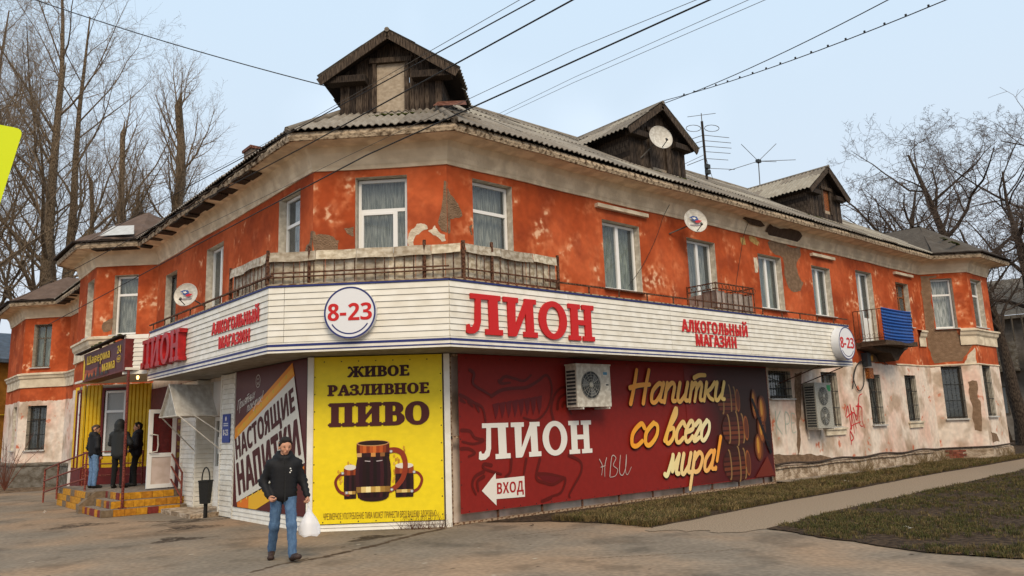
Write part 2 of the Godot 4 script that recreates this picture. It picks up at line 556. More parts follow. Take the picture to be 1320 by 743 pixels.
func make_materials() -> void:
	var fine := noise_tex("fine", 1, 0.05, Color(0.78, 0.78, 0.78), Color(1, 1, 1), 0.3, 0.7)
	var blot := noise_tex("blot", 2, 0.012, Color(0.86, 0.845, 0.83), Color(1, 1, 1), 0.2, 0.8)
	var bump := noise_tex("bump", 3, 0.06, Color.BLACK, Color.WHITE, 0.2, 0.8)
	var wood := noise_tex("wood", 4, 0.03, Color(0.42, 0.38, 0.35), Color(1, 1, 1), 0.3, 0.7)
	var rust := noise_tex("rust", 6, 0.02, Color(0.62, 0.5, 0.42), Color(1, 1, 1), 0.35, 0.6)
	mat("cream", hx("e0d3bb"), 0.9, blot, 0.35, 0, bump, 0.3)
	mat("eave", hx("b8a58c"), 0.9, noise_tex("eavetex", 14, 0.02, Color(0.45, 0.40, 0.35), Color(1, 1, 1), 0.3, 0.5), 0.6, 0, bump, 1.0)
	mat("reveal", hx("d6cfc0"), 0.85, blot, 0.8, 0, bump, 0.2)
	mat("pvc", hx("e6e6e4"), 0.35)
	mat("old_frame", hx("7c7468"), 0.75, wood, 1.5)
	mat("brown_frame", hx("a5622f"), 0.6, wood, 1.5)
	mat("dark_frame", hx("4d443a"), 0.75, wood, 1.5)
	mat("tin", hx("c9c9c6"), 0.45, blot, 0.6, 0.1)
	mat("curtain_grey", hx("8c9088"), 0.95, noise_tex("folds", 7, 0.03, Color(0.6, 0.62, 0.6), Color(1, 1, 1), 0.3, 0.7), 1.0, 0, null, 0.3, Vector3(1.6, 0.12, 1.6))
	mat("curtain_green", hx("7c8574"), 0.95, TEX["folds"], 1.0, 0, null, 0.3, Vector3(1.6, 0.12, 1.6))
	mat("curtain_white", hx("c8cbc8"), 0.95, TEX["folds"], 1.0, 0, null, 0.3, Vector3(1.6, 0.12, 1.6))
	glass("glass", Color(0.7, 0.76, 0.78), 0.12)
	mat("bare", hx("8d735c"), 0.97, blot, 0.9, 0, bump, 1.4)
	mat("filler", hx("dccfb9"), 0.9, blot, 0.9, 0, bump, 0.6)
	mat("yellow_old", hx("c9a765"), 0.9, blot, 1.2, 0, bump, 0.6)
	mat("rot", hx("5a4a3c"), 0.97, blot, 0.8, 0, bump, 2.0)
	mat("plinth", hx("b9a894"), 0.95, noise_tex("plinthtex", 8, 0.015, Color(0.72, 0.68, 0.63), Color(1, 1, 1), 0.25, 0.7), 0.4, 0, bump, 1.5)
	mat("plinth_grey", hx("77726a"), 0.95, TEX["plinthtex"], 0.4, 0, bump, 1.2)
	for k in 4:
		mat("slate%d" % k, [hx("968f84"), hx("8a8277"), hx("a09a8d"), hx("7d766c")][k], 0.92, blot, 0.45, 0, bump, 0.8)
	mat("felt", hx("544d45"), 0.95, blot, 0.35, 0, bump, 1.5)
	mat("felt_brown", hx("665449"), 0.95, blot, 0.35, 0, bump, 1.2)
	mat("moss", hx("59611f"), 1.0, fine, 2.0, 0, bump, 3.0)
	for k in 4:
		mat("plank%d" % k, [hx("4f4237"), hx("43382f"), hx("5d5044"), hx("392f28")][k], 0.9, wood, 0.9, 0, wood, 0.4, Vector3(3.5, 0.25, 3.5))
	mat("board_pale", hx("b3a592"), 0.85, blot, 1.6, 0, bump, 0.3)
	mat("rusty", hx("6d4d3a"), 0.8, rust, 1.5, 0.2)
	mat("rust_sheet", hx("7e5646"), 0.75, rust, 1.0, 0.2)
	for k in 3:
		mat("zinc%d" % k, [hx("c4baa8"), hx("b3a896"), hx("d2c7b1")][k], 0.55, noise_tex("zinc", 9, 0.02, Color(0.76, 0.72, 0.67), Color(1, 1, 1), 0.2, 0.75), 0.9, 0.25)
	mat("siding", hx("e4e1d8"), 0.5, noise_tex("sidingtex", 10, 0.01, Color(0.94, 0.93, 0.91), Color(1, 1, 1), 0.2, 0.8), 0.5)
	mat("siding_b", hx("dfdbd0"), 0.5, TEX["sidingtex"], 0.5)
	mat("gap", hx("8b8880"), 0.9)
	mat("blue_band", hx("27306b"), 0.5)
	mat("red_letter", hx("bf1c1b"), 0.5)
	mat("red_box", hx("ae1a1e"), 0.4, blot, 0.8)
	mat("sign_face", hx("dcdde0"), 0.4)
	mat("ink_white", hx("e2dfd8"), 0.6)
	mat("ink_brown", hx("4a1b1a"), 0.6)
	mat("ink_dark", hx("3a1a1c"), 0.6)
	mat("ink_red", hx("a01c1c"), 0.6)
	mat("ink_yellow", hx("cda92c"), 0.6)
	mat("black_metal", hx("2b2b2a"), 0.6, fine, 2.0, 0.3)
	mat("white_metal", hx("d7d4cc"), 0.45, blot, 1.0, 0.1)
	mat("red_paint", hx("8e4a3c"), 0.6, rust, 2.0)
	mat("red_pole", hx("7c3a30"), 0.55, rust, 2.0)
	mat("ac_white", hx("d2cdc0"), 0.5, blot, 1.0)
	mat("ac_grey", hx("b3b1a6"), 0.5, fine, 1.0)
	mat("ac_dark", hx("35393b"), 0.6)
	mat("dish", hx("d3d1c9"), 0.4, blot, 1.5)
	mat("cable", hx("262524"), 0.7)
	mat("wire_grey", hx("55524e"), 0.7)
	vmat("print", 0.5)
	vmat("vcol", 0.8)
	vmat("cloth", 0.95)

# wall coat: orange paint above, dirty whitewash below, worn and stained; drawn per metre of wall
func plaster_tex(L: float, sd: int, spots: Array, split := 3.5, k := 52.0) -> ImageTexture:
	var w := int(L * k)
	var h := int(TOP * k)
	var n1 := noise_bytes(sd, 0.008, w, h, 5)
	var n2 := noise_bytes(sd + 1, 0.09, w, h, 3)
	var n4 := noise_bytes(sd + 2, 0.022, w, h, 5)
	var n5 := noise_bytes(sd + 3, 0.013, w, h, 5)
	var f := FastNoiseLite.new()
	f.seed = sd + 4; f.frequency = 0.05; f.fractal_octaves = 4
	var si := f.get_image(w, maxi(4, h / 14), false, false, true)
	si.convert(Image.FORMAT_L8); si.resize(w, h, Image.INTERPOLATE_BILINEAR)
	var n3 := si.get_data()
	var out := PackedByteArray()
	out.resize(w * h * 3)
	var ys := TOP - split
	for y in h:
		var ym := float(y) / k
		var row := []
		for sp in spots:
			var dy: float = (TOP - ym - sp[1]) / sp[3]
			if absf(dy) < 1.0: row.append([sp[0], sp[2], (1.0 - dy * dy) * sp[4]])
		for x in w:
			var i := y * w + x
			var a := n1[i] * 0.0039
			var b := n2[i] * 0.0039
			var e := n4[i] * 0.0039
			var g := n5[i] * 0.0039
			var st := n3[i] * 0.0039
			var xm := x / k
			var wear := 0.0
			for sp in row:
				var dx: float = (xm - sp[0]) / sp[1]
				if dx > -1.0 and dx < 1.0: wear += (1.0 - dx * dx) * sp[2]
			var r: float
			var gg: float
			var bb: float
			if ym + (a - 0.5) * 0.12 + (b - 0.5) * 0.03 < ys:
				var m := clampf((a - 0.3) * 2.4, 0, 1)
				r = 164.0 + 26.0 * m; gg = 74.0 + 20.0 * m; bb = 40.0 + 16.0 * m
				var p := clampf((e * 0.7 + st * 0.3 - 0.57 + wear * 0.26) * 6.0, 0, 1) * clampf((b - 0.2) * 2.5, 0, 1) * 0.6
				r += (208 - r) * p; gg += (128 - gg) * p; bb += (88 - bb) * p
				var q := clampf((g - 0.56) * 5.0, 0, 1) * 0.45 + clampf((st - 0.6) * 4.0, 0, 1) * 0.22
				r += (132 - r) * q; gg += (58 - gg) * q; bb += (36 - bb) * q
				var pw := clampf((e - 0.78 + wear * 0.2) * 8.0, 0, 1) * clampf((b - 0.45) * 5.0, 0, 1) * 0.75
				r += (226 - r) * pw; gg += (196 - gg) * pw; bb += (165 - bb) * pw
			else:
				r = 221.0; gg = 207.0; bb = 193.0
				var p2 := clampf((a - 0.5) * 3.2, 0, 1) * 0.38 + clampf((st - 0.55) * 3.0, 0, 1) * 0.18
				r += (214 - r) * p2; gg += (160 - gg) * p2; bb += (140 - bb) * p2
				var q2 := clampf((g - 0.55) * 4.5, 0, 1) * 0.55 + wear * 0.5 * clampf((e - 0.4) * 4.0, 0, 1)
				r += (150 - r) * q2; gg += (128 - gg) * q2; bb += (106 - bb) * q2
				var p3 := clampf((e - 0.76) * 9.0, 0, 1) * clampf((b - 0.4) * 5.0, 0, 1) * 0.8
				r += (178 - r) * p3; gg += (84 - gg) * p3; bb += (56 - bb) * p3
			var fn := 0.93 + 0.13 * b
			i *= 3
			out[i] = clampi(int(r * fn), 0, 255); out[i + 1] = clampi(int(gg * fn), 0, 255); out[i + 2] = clampi(int(bb * fn), 0, 255)
	return ImageTexture.create_from_image(Image.create_from_data(w, h, false, Image.FORMAT_RGB8, out))

func wall_mat(t: Texture2D) -> StandardMaterial3D:
	var m := StandardMaterial3D.new()
	m.albedo_texture = t
	m.roughness = 0.95; m.metallic_specular = 0.25
	m.texture_repeat = false
	return m

# a wall sheet with rectangular openings [s0, s1, y0, y1]; texture spans the face
func wall(parent: Node3D, f: Face, holes: Array, m: Material, texl := 0.0) -> void:
	var xs := [0.0, f.L]
	var ys := [-0.3, TOP]
	for h in holes:
		xs.append(h[0]); xs.append(h[1]); ys.append(h[2]); ys.append(h[3])
	xs.sort(); ys.sort()
	var mb := MB.new()
	var tl := texl if texl > 0 else f.L
	for i in xs.size() - 1:
		if xs[i + 1] - xs[i] < 0.001: continue
		for j in ys.size() - 1:
			if ys[j + 1] - ys[j] < 0.001: continue
			var cx: float = (xs[i] + xs[i + 1]) * 0.5
			var cy: float = (ys[j] + ys[j + 1]) * 0.5
			var open := false
			for h in holes:
				if cx > h[0] and cx < h[1] and cy > h[2] and cy < h[3]: open = true
			if open: continue
			var i0 := mb.v.size()
			for q in [[xs[i], ys[j]], [xs[i + 1], ys[j]], [xs[i + 1], ys[j + 1]], [xs[i], ys[j + 1]]]:
				mb.vert(f.p(q[0], q[1]), f.nn, Vector2(q[0] / tl, 1.0 - maxf(q[1], 0.0) / TOP))
			mb.tri_i(i0, i0 + 1, i0 + 2); mb.tri_i(i0, i0 + 2, i0 + 3)
	part(parent, "wall", mb, m)

# a window: frame mesh with panes, sill, reveal and curtain as its pieces
func window(parent: Node3D, f: Face, s0: float, s1: float, y0: float, y1: float, style: String, fm := "pvc", cur := "curtain_grey", dep := 0.17, bars := false, sill := true, called := "window") -> void:
	var fw := 0.06
	var fr := MB.new()
	var a := s0 + 0.02
	var b := s1 - 0.02
	var c := y0 + 0.02
	var e := y1 - 0.02
	var d0 := -dep - 0.05
	var d1 := -dep
	fbox(fr, f, a, a + fw, c, e, d0, d1); fbox(fr, f, b - fw, b, c, e, d0, d1)
	fbox(fr, f, a + fw, b - fw, c, c + fw, d0, d1); fbox(fr, f, a + fw, b - fw, e - fw, e, d0, d1)
	var cells := [] # panes
	var W := b - a
	match style:
		"tee":
			var yt := c + (e - c) * 0.64
			fbox(fr, f, a + fw, b - fw, yt, yt + 0.07, d0, d1 + 0.002)
			var xm := a + W * 0.70
			fbox(fr, f, xm, xm + 0.09, c + fw, yt, d0, d1 + 0.003)
			fbox(fr, f, a + fw, xm, yt - 0.05, yt, d0, d1 + 0.012); fbox(fr, f, a + fw, xm, c + fw, c + fw + 0.05, d0, d1 + 0.012)
			fbox(fr, f, a + fw, a + fw + 0.05, c + fw + 0.05, yt - 0.05, d0, d1 + 0.012)
			cells = [[a + fw, b - fw, yt + 0.07, e - fw], [a + fw, xm, c + fw, yt], [xm + 0.09, b - fw, c + fw, yt]]
		"tr":
			var yt2 := c + (e - c) * 0.66
			fbox(fr, f, a + fw, b - fw, yt2, yt2 + 0.07, d0, d1 + 0.002)
			cells = [[a + fw, b - fw, yt2 + 0.07, e - fw], [a + fw, b - fw, c + fw, yt2]]
		"two":
			var xm2 := a + W * 0.47
			fbox(fr, f, xm2, xm2 + 0.10, c + fw, e - fw, d0, d1 + 0.004)
			cells = [[a + fw, xm2, c + fw, e - fw], [xm2 + 0.10, b - fw, c + fw, e - fw]]
		"door":
			var xm3 := a + W * 0.45
			fbox(fr, f, xm3, xm3 + 0.09, c + fw, e - fw, d0, d1 + 0.004)
			fbox(fr, f, xm3 + 0.09, b - fw, c + fw, c + 0.85, d0 + 0.01, d1 - 0.01)
			cells = [[a + fw, xm3, c + fw, e - fw], [xm3 + 0.09, b - fw, c + 0.85, e - fw]]
		"old":
			var yo := c + (e - c) * 0.68
			fbox(fr, f, a + fw, b - fw, yo, yo + 0.05, d0, d1 + 0.002)
			var xo := a + W * 0.5
			fbox(fr, f, xo - 0.035, xo + 0.035, c + fw, yo, d0, d1 + 0.003); fbox(fr, f, xo - 0.02, xo + 0.02, yo + 0.05, e - fw, d0, d1 + 0.003)
			cells = [[a + fw, xo - 0.035, c + fw, yo], [xo + 0.035, b - fw, c + fw, yo], [a + fw, xo - 0.02, yo + 0.05, e - fw], [xo + 0.02, b - fw, yo + 0.05, e - fw]]
		_:
			cells = [[a + fw, b - fw, c + fw, e - fw]]
	var w := part(parent, called, fr, MAT[fm])
	for q in cells:
		var g := MB.new()
		g.quad(f.p(q[0] - 0.01, q[2] - 0.01, d1 - 0.025), f.p(q[1] + 0.01, q[2] - 0.01, d1 - 0.025), f.p(q[1] + 0.01, q[3] + 0.01, d1 - 0.025), f.p(q[0] - 0.01, q[3] + 0.01, d1 - 0.025))
		part(w, "pane", g, MAT["glass"])
	var rv := MB.new()
	rv.quad(f.p(s0, y0, 0), f.p(s0, y0, d0), f.p(s0, y1, d0), f.p(s0, y1, 0))
	rv.quad(f.p(s1, y0, d0), f.p(s1, y0, 0), f.p(s1, y1, 0), f.p(s1, y1, d0))
	rv.quad(f.p(s0, y1, d0), f.p(s1, y1, d0), f.p(s1, y1, 0), f.p(s0, y1, 0))
	rv.quad(f.p(s0, y0, 0), f.p(s1, y0, 0), f.p(s1, y0, d0), f.p(s0, y0, d0))
	part(w, "reveal", rv, MAT["reveal"])
	if sill:
		var sl := MB.new()
		sl.hexa([f.p(s0 - 0.05, y0 - 0.035, 0.09), f.p(s1 + 0.05, y0 - 0.035, 0.09), f.p(s1 + 0.05, y0 + 0.012, d1), f.p(s0 - 0.05, y0 + 0.012, d1),
			f.p(s0 - 0.05, y0 + 0.0, 0.09), f.p(s1 + 0.05, y0 + 0.0, 0.09), f.p(s1 + 0.05, y0 + 0.03, d1), f.p(s0 - 0.05, y0 + 0.03, d1)])
		part(w, "sill", sl, MAT["tin"])
	var cu := MB.new() # gathered curtain, wavy in plan
	var nst := maxi(8, int((s1 - s0) / 0.06))
	var pv := Vector3.ZERO
	for k in nst + 1:
		var s := lerpf(s0, s1, float(k) / nst)
		var dd := d0 - 0.16 + 0.025 * sin(k * 1.9 + s0 * 7.0) + 0.012 * sin(k * 0.7)
		var cp := f.p(s, y0, dd)
		if k > 0: cu.quad(pv, cp, cp + UP * (y1 - y0), pv + UP * (y1 - y0))
		pv = cp
	if cur != "": part(w, "curtain", cu, MAT[cur])
	if bars:
		var gr := MB.new()
		var nb := maxi(4, int((s1 - s0) / 0.13))
		for k in range(1, nb):
			var s2 := lerpf(s0, s1, float(k) / nb)
			gr.tube([f.p(s2, y0 + 0.01, -0.03), f.p(s2, y1 - 0.01, -0.03)], [0.008], 5)
		for k in 4:
			var yy := lerpf(y0 + 0.08, y1 - 0.08, k / 3.0)
			gr.bar(f.p(s0 - 0.02, yy, -0.02), f.p(s1 + 0.02, yy, -0.02), 0.025, 0.012, f.nn)
		part(w, "grille", gr, MAT["black_metal"])

# sweep a profile of [out, y] points along the street fronts
func sweep(line: Array, prof: Array) -> MB:
	var mb := MB.new()
	var N := line.size()
	for k in N - 1:
		var P: Vector3 = line[k]
		var Q: Vector3 = line[k + 1]
		for q in prof.size() - 1:
			var c4 := []
			for e in [[P, k, prof[q]], [Q, k + 1, prof[q]], [Q, k + 1, prof[q + 1]], [P, k, prof[q + 1]]]:
				var i: int = e[1]
				var na: Vector3 = (line[mini(i + 1, N - 1)] - line[mini(i, N - 2)]).normalized().cross(UP)
				var nb: Vector3 = (line[maxi(i, 1)] - line[maxi(i - 1, 0)]).normalized().cross(UP)
				var mi := (na + nb).normalized()
				mi /= maxf(0.4, mi.dot(na))
				c4.append(e[0] + mi * e[2][0] + UP * e[2][1])
			# long runs are broken up and waver a little, as old plaster does
			var steps := maxi(1, int((Q - P).length() / 0.8))
			for s in steps:
				var a := float(s) / steps
				var b := float(s + 1) / steps
				var wob := func(v: Vector3) -> Vector3: return v + UP * 0.012 * sin(v.x * 0.83 + v.z * 1.1) + UP * 0.008 * sin(v.x * 2.7 - v.z * 1.9)
				mb.quad(wob.call(c4[0].lerp(c4[1], a)), wob.call(c4[0].lerp(c4[1], b)), wob.call(c4[3].lerp(c4[2], b)), wob.call(c4[3].lerp(c4[2], a)))
	return mb

func building() -> Node3D:
	var b := thing("apartment_building", "two-storey corner house with orange plaster upper storey, dormers and grey corrugated roof", "building", Vector3(8.755, 0, -12.19))
	# openings: face, [s0, s1, y0, y1], style, frame, curtain, bars
	var R := [
		[0.65, 1.72, 4.9, 6.86, "tr", "pvc", "curtain_grey", false],
		[4.52, 5.86, 4.88, 6.57, "two", "pvc", "curtain_green", false],
		[7.77, 9.02, 4.45, 6.56, "two", "pvc", "curtain_grey", false],
		[11.13, 12.38, 4.9, 6.53, "two", "pvc", "curtain_green", false],
		[14.16, 15.32, 4.9, 6.51, "two", "pvc", "curtain_green", false],
		[17.1, 18.28, 4.2, 6.67, "door", "pvc", "curtain_white", false],
		[20.13, 21.18, 4.9, 6.54, "old", "brown_frame", "", false],
		[11.1, 12.3, 2.3, 3.1, "", "old_frame", "curtain_grey", true],
		[14.05, 15.05, 1.42, 3.12, "old", "old_frame", "", true],
		[17.13, 18.03, 1.42, 3.1, "old", "old_frame", "", true],
		[19.93, 20.85, 1.48, 3.12, "old", "dark_frame", "", true]]
	var Lf := [
		[8.84, 9.91, 4.9, 6.86, "tr", "pvc", "curtain_grey", false],
		[4.28, 5.5, 4.9, 6.63, "two", "pvc", "curtain_white", false],
		[0.79, 1.83, 4.9, 6.54, "old", "dark_frame", "curtain_green", false]]
	var C := [[0.875, 1.94, 4.9, 6.86, "tee", "pvc", "curtain_grey", false]]
	var ES := [[0.4, 1.2, 4.9, 6.83, "tr", "pvc", "curtain_white", false], [0.37, 1.12, 1.5, 3.46, "", "dark_frame", "", true]]
	var EF := [[0.30, 1.40, 4.93, 6.82, "tr", "pvc", "curtain_grey", false], [0.25, 1.1, 1.55, 3.48, "two", "old_frame", "curtain_grey", true]]
	var BS := [[0.6, 1.36, 4.9, 6.75, "tr", "pvc", "curtain_grey", false]]
	var BF := [[1.19, 2.04, 4.9, 6.72, "tr", "pvc", "curtain_white", false]]
	var FS := [[0.42, 1.22, 4.9, 6.75, "old", "old_frame", "curtain_green", false], [0.4, 1.25, 1.45, 3.3, "old", "dark_frame", "", true]]
	var MW := [[1.5, 2.5, 4.9, 6.6, "old", "old_frame", "", false], [2.2, 3.2, 1.45, 3.3, "old", "old_frame", "", false]]
	var FF := [[2.6, 3.4, 1.45, 3.3, "old", "old_frame", "", false]]
	var specs := [[RIGHT, R, 21, [[1.9, 5.3, 2.4, 1.0, 0.9], [6.5, 5.2, 1.6, 0.8, 0.9], [12.9, 6.2, 1.5, 1.0, 0.3], [17.6, 5.2, 1.8, 1.2, 0.7], [21.0, 5.4, 2.0, 1.6, 0.7], [15.9, 1.9, 1.1, 1.4, 0.9], [18.5, 1.0, 3.0, 0.7, 0.8], [12.6, 1.6, 0.5, 1.7, 1.2], [10.9, 1.9, 0.8, 1.2, 0.4]]],
		[LEFT, Lf, 22, [[6.5, 5.2, 3.2, 0.9, 0.7], [2.4, 5.6, 1.4, 1.0, 0.6]]],
		[CORNER, C, 23, [[0.25, 5.8, 0.6, 0.9, 0.7], [0.8, 6.6, 0.5, 0.6, 0.4]]],
		[END_SPLAY, ES, 24, [[1.4, 5.6, 0.8, 1.6, 1.0], [0.2, 2.0, 0.7, 1.4, 0.6]]],
		[END_FRONT, EF, 25, [[0.6, 5.5, 1.6, 1.6, 0.9], [1.6, 1.6, 0.8, 1.2, 0.9]]],
		[BAY_SPLAY, BS, 26, [[0.3, 5.3, 0.7, 0.8, 0.9], [1.7, 6.0, 0.4, 1.0, 0.6]]],
		[BAY_FRONT, BF, 27, [[1.7, 5.6, 0.8, 1.0, 0.7]]],
		[FAR_SPLAY, FS, 28, [[1.0, 3.2, 0.9, 0.5, 0.8], [0.2, 5.6, 0.5, 1.2, 0.8]]],
		[MID_WALL, MW, 29, [[5.0, 3.0, 1.5, 2.0, 0.5]]],
		[FAR_BAY_FRONT, FF, 30, []]]
	for sp in specs:
		var f: Face = sp[0]
		var holes := []
		for o in sp[1]: holes.append([o[0], o[1], o[2], o[3]])
		if f == LEFT: holes.append([4.92, 6.55, 0.0, 3.1]) # shop entrance
		wall(b, f, holes, wall_mat(plaster_tex(f.L, 100 * int(sp[2]), sp[3])))
		for o in sp[1]:
			window(b, f, o[0], o[1], o[2], o[3], o[4], o[5], o[6], 0.17, o[7], true, "balcony_door" if o[4] == "door" else "window")
	# unseen rear and end walls close the house
	var back := MB.new()
	for q in [[34.35, -10.94, 34.35, -20.2], [34.35, -20.2, 14.8, -20.2], [14.8, -20.2, 14.8, -42.5], [14.8, -42.5, 5.37, -42.5], [6.81, -29.75, 5.4, -28.34]]:
		var f2 := Face.new(q[0], q[1], q[2], q[3])
		back.quad(f2.p(0, -0.3), f2.p(f2.L, -0.3), f2.p(f2.L, TOP), f2.p(0, TOP))
	part(b, "rear_wall", back, MAT["plinth"])
	# cornice
	var line := [Vector3(5.37, 0, -42.5), FAR_SPLAY.o, MID_WALL.o, BAY_BACK.o, BAY_FRONT.o, BAY_SPLAY.o, LEFT.o, CORNER.o, RIGHT.o, END_SPLAY.o, END_FRONT.o, Vector3(34.35, 0, -10.94), Vector3(34.35, 0, -20.2)]
	part(b, "frieze", sweep(line, [[0.0, 7.02], [0.035, 7.02], [0.045, 7.09], [0.06, 7.12], [0.075, 7.2], [0.13, 7.36], [0.21, 7.46]]), mat("frieze_lime", hx("f0dfc2"), 0.9, TEX["blot"], 0.35, 0, TEX["bump"], 0.3))
	part(b, "soffit", sweep(line, [[0.21, 7.46], [0.24, 7.462], [0.6, 7.5]]), MAT["frieze_lime"])
	part(b, "eave_board", sweep(line, [[0.6, 7.5], [0.61, 7.475], [0.66, 7.475], [0.69, 7.55], [0.67, 7.64], [0.5, 7.66]]), MAT["eave"])
	# plinth and string course
	var pl := [END_SPLAY.o + Vector3(-11.6, 0, 0), END_SPLAY.o, END_FRONT.o, Vector3(34.35, 0, -10.94), Vector3(34.35, 0, -20.2)]
	part(b, "plinth", sweep(pl, [[0.10, -0.2], [0.09, 0.36], [0.05, 0.42], [0.0, 0.44]]), MAT["plinth"])
	part(b, "string_course", sweep([END_SPLAY.o + Vector3(-2.9, 0, 0), END_SPLAY.o, END_FRONT.o, Vector3(34.35, 0, -10.94), Vector3(34.35, 0, -15)], [[0.0, 3.47], [0.03, 3.48], [0.035, 3.51], [0.0, 3.53]]), MAT["cream"])
	var band := [[0.0, 4.22], [0.05, 4.23], [0.05, 4.55], [0.10, 4.62], [0.13, 4.74], [0.17, 4.76], [0.17, 4.82], [0.0, 4.87]]
	part(b, "sill_band", sweep([END_SPLAY.p(1.2, 0), END_FRONT.o, Vector3(34.35, 0, -10.94), Vector3(34.35, 0, -14)], band), MAT["cream"])
	part(b, "sill_band", sweep([RIGHT.p(21.5, 0), RIGHT.p(22.1, 0)], band), MAT["cream"])
	part(b, "sill_band", sweep([Vector3(5.40, 0, -28.3), BAY_SPLAY.o, BAY_SPLAY.p(0.75, 0)], band), MAT["cream"])
	part(b, "sill_band", sweep([Vector3(5.37, 0, -42.0), FAR_SPLAY.o, MID_WALL.o, MID_WALL.p(6.2, 0)], [[0.0, 4.05], [0.05, 4.06], [0.05, 4.4], [0.10, 4.45], [0.13, 4.56], [0.17, 4.58], [0.17, 4.64], [0.0, 4.68]]), MAT["cream"])
	part(b, "plinth", sweep([Vector3(5.37, 0, -42.5), FAR_SPLAY.o, MID_WALL.o, MID_WALL.p(6.2, 0)], [[0.14, -0.2], [0.13, 0.8], [0.17, 0.83], [0.17, 0.9], [0.0, 0.95]]), MAT["plinth_grey"])
	for q in [[4.3, 6.14, 6.87], [14.15, 15.58, 6.85], [20.04, 21.53, 6.86]]:
		var lg := MB.new()
		fbox(lg, RIGHT, q[0], q[1], q[2] - 0.045, q[2] + 0.045, 0.0, 0.11)
		part(b, "window_ledge", lg, MAT["cream"])
	for q in [[13.95, 15.2, 1.28], [19.85, 20.95, 1.36]]:
		var lg2 := MB.new()
		fbox(lg2, RIGHT, q[0], q[1], q[2] - 0.1, q[2] + 0.06, 0.0, 0.06); fbox(lg2, RIGHT, q[0] - 0.05, q[1] + 0.05, q[2] + 0.06, q[2] + 0.12, 0.0, 0.1)
		part(b, "window_ledge", lg2, MAT["cream"])
	# where the plaster has come off
	var patches := [
		[CORNER, [2.70, 6.69, 2.748, 6.67, 2.748, 5.60, 2.63, 5.65, 2.56, 5.82, 2.63, 6.07, 2.67, 6.32], "bare"],
		[RIGHT, [0.004, 6.68, 0.08, 6.41, 0.27, 6.25, 0.37, 6.00, 0.19, 5.94, 0.07, 5.89, 0.05, 5.59, 0.004, 5.59], "bare"],
		[CORNER, [1.97, 5.63, 2.08, 5.73, 2.14, 5.82, 2.29, 5.81, 2.36, 5.70, 2.22, 5.65, 2.11, 5.58, 2.09, 5.3, 1.97, 5.3], "filler"],
		[CORNER, [2.36, 5.66, 2.50, 5.77, 2.55, 5.68, 2.70, 5.56, 2.72, 5.44, 2.63, 5.43, 2.56, 5.52, 2.46, 5.57], "filler"],
		[RIGHT, [0.54, 5.81, 0.63, 5.86, 0.62, 5.63, 0.58, 5.65], "bare"],
		[CORNER, [0.003, 5.80, 0.07, 5.70, 0.16, 5.72, 0.42, 5.65, 0.48, 5.57, 0.54, 5.56, 0.57, 5.2, 0.003, 5.2], "bare"],
		[LEFT, [10.43, 5.81, 10.516, 5.80, 10.516, 5.2, 10.21, 5.3, 10.24, 5.55, 10.37, 5.58], "bare"],
		[CORNER, [0.64, 5.80, 0.85, 5.83, 0.85, 5.63, 0.76, 5.67, 0.69, 5.73], "bare"],
		[RIGHT, [11.95, 7.01, 12.43, 7.0, 13.61, 7.01, 13.60, 6.77, 13.25, 6.37, 13.40, 5.99, 13.58, 5.89, 13.33, 5.59, 12.95, 5.52, 12.66, 5.64, 12.5, 6.05, 12.50, 6.56, 11.96, 6.65, 11.73, 6.93], "bare"],
		[RIGHT, [10.3, 6.9, 10.5, 6.95, 10.55, 6.7, 10.38, 6.68], "yellow_old"],
		[RIGHT, [10.76, 6.99, 11.09, 7.0, 11.28, 6.87, 11.17, 6.75, 10.92, 6.83, 10.76, 6.88], "yellow_old"],
		[RIGHT, [10.89, 6.37, 11.08, 6.40, 11.06, 5.95, 10.90, 5.93], "filler"],
		[END_SPLAY, [0.06, 6.96, 0.65, 6.96, 0.65, 6.88, 0.38, 6.86, 0.36, 6.19, 0.37, 5.70, 0.36, 4.84, 1.12, 4.84, 1.19, 4.64, 1.64, 4.23, 1.19, 3.64, 0.17, 3.59, 0.01, 4.21, 0.01, 6.35], "bare"],
		[END_SPLAY, [1.70, 4.14, 1.70, 3.55, 1.25, 3.56, 1.40, 3.85], "filler"],
		[END_SPLAY, [1.29, 2.86, 1.60, 2.89, 1.56, 2.38, 1.64, 2.12, 1.54, 1.02, 1.30, 1.07, 1.33, 1.96, 1.26, 2.47], "bare"],
		[RIGHT, [12.54, 3.06, 12.95, 3.11, 12.79, 2.29, 12.53, 1.62, 12.47, 0.96, 12.28, 0.61, 12.26, 0.97, 12.40, 1.75, 12.40, 2.29], "bare"],
		[END_FRONT, [0.25, 1.0, 0.8, 0.9, 1.0, 0.6, 0.3, 0.58], "bare"],
		[BAY_SPLAY, [0.3, 5.3, 0.62, 5.45, 0.58, 5.05, 0.35, 5.0], "bare"],
		[RIGHT, [17.0, 4.2, 18.0, 3.9, 19.6, 4.1, 18.4, 3.6, 17.2, 3.55], "bare"],
		[RIGHT, [11.0, 0.75, 12.2, 0.7, 13.3, 0.62, 14.2, 0.5, 13.2, 0.45, 11.0, 0.46], "bare"]]
	var i := 0
	for q in patches:
		var mb := MB.new()
		flat_poly(mb, q[0], rough(V2(q[1]), 0.06, 40 + i), 0.004)
		part(b, "bare_plaster" if q[2] != "filler" else "plaster_repair", mb, MAT[q[2]])
		i += 1
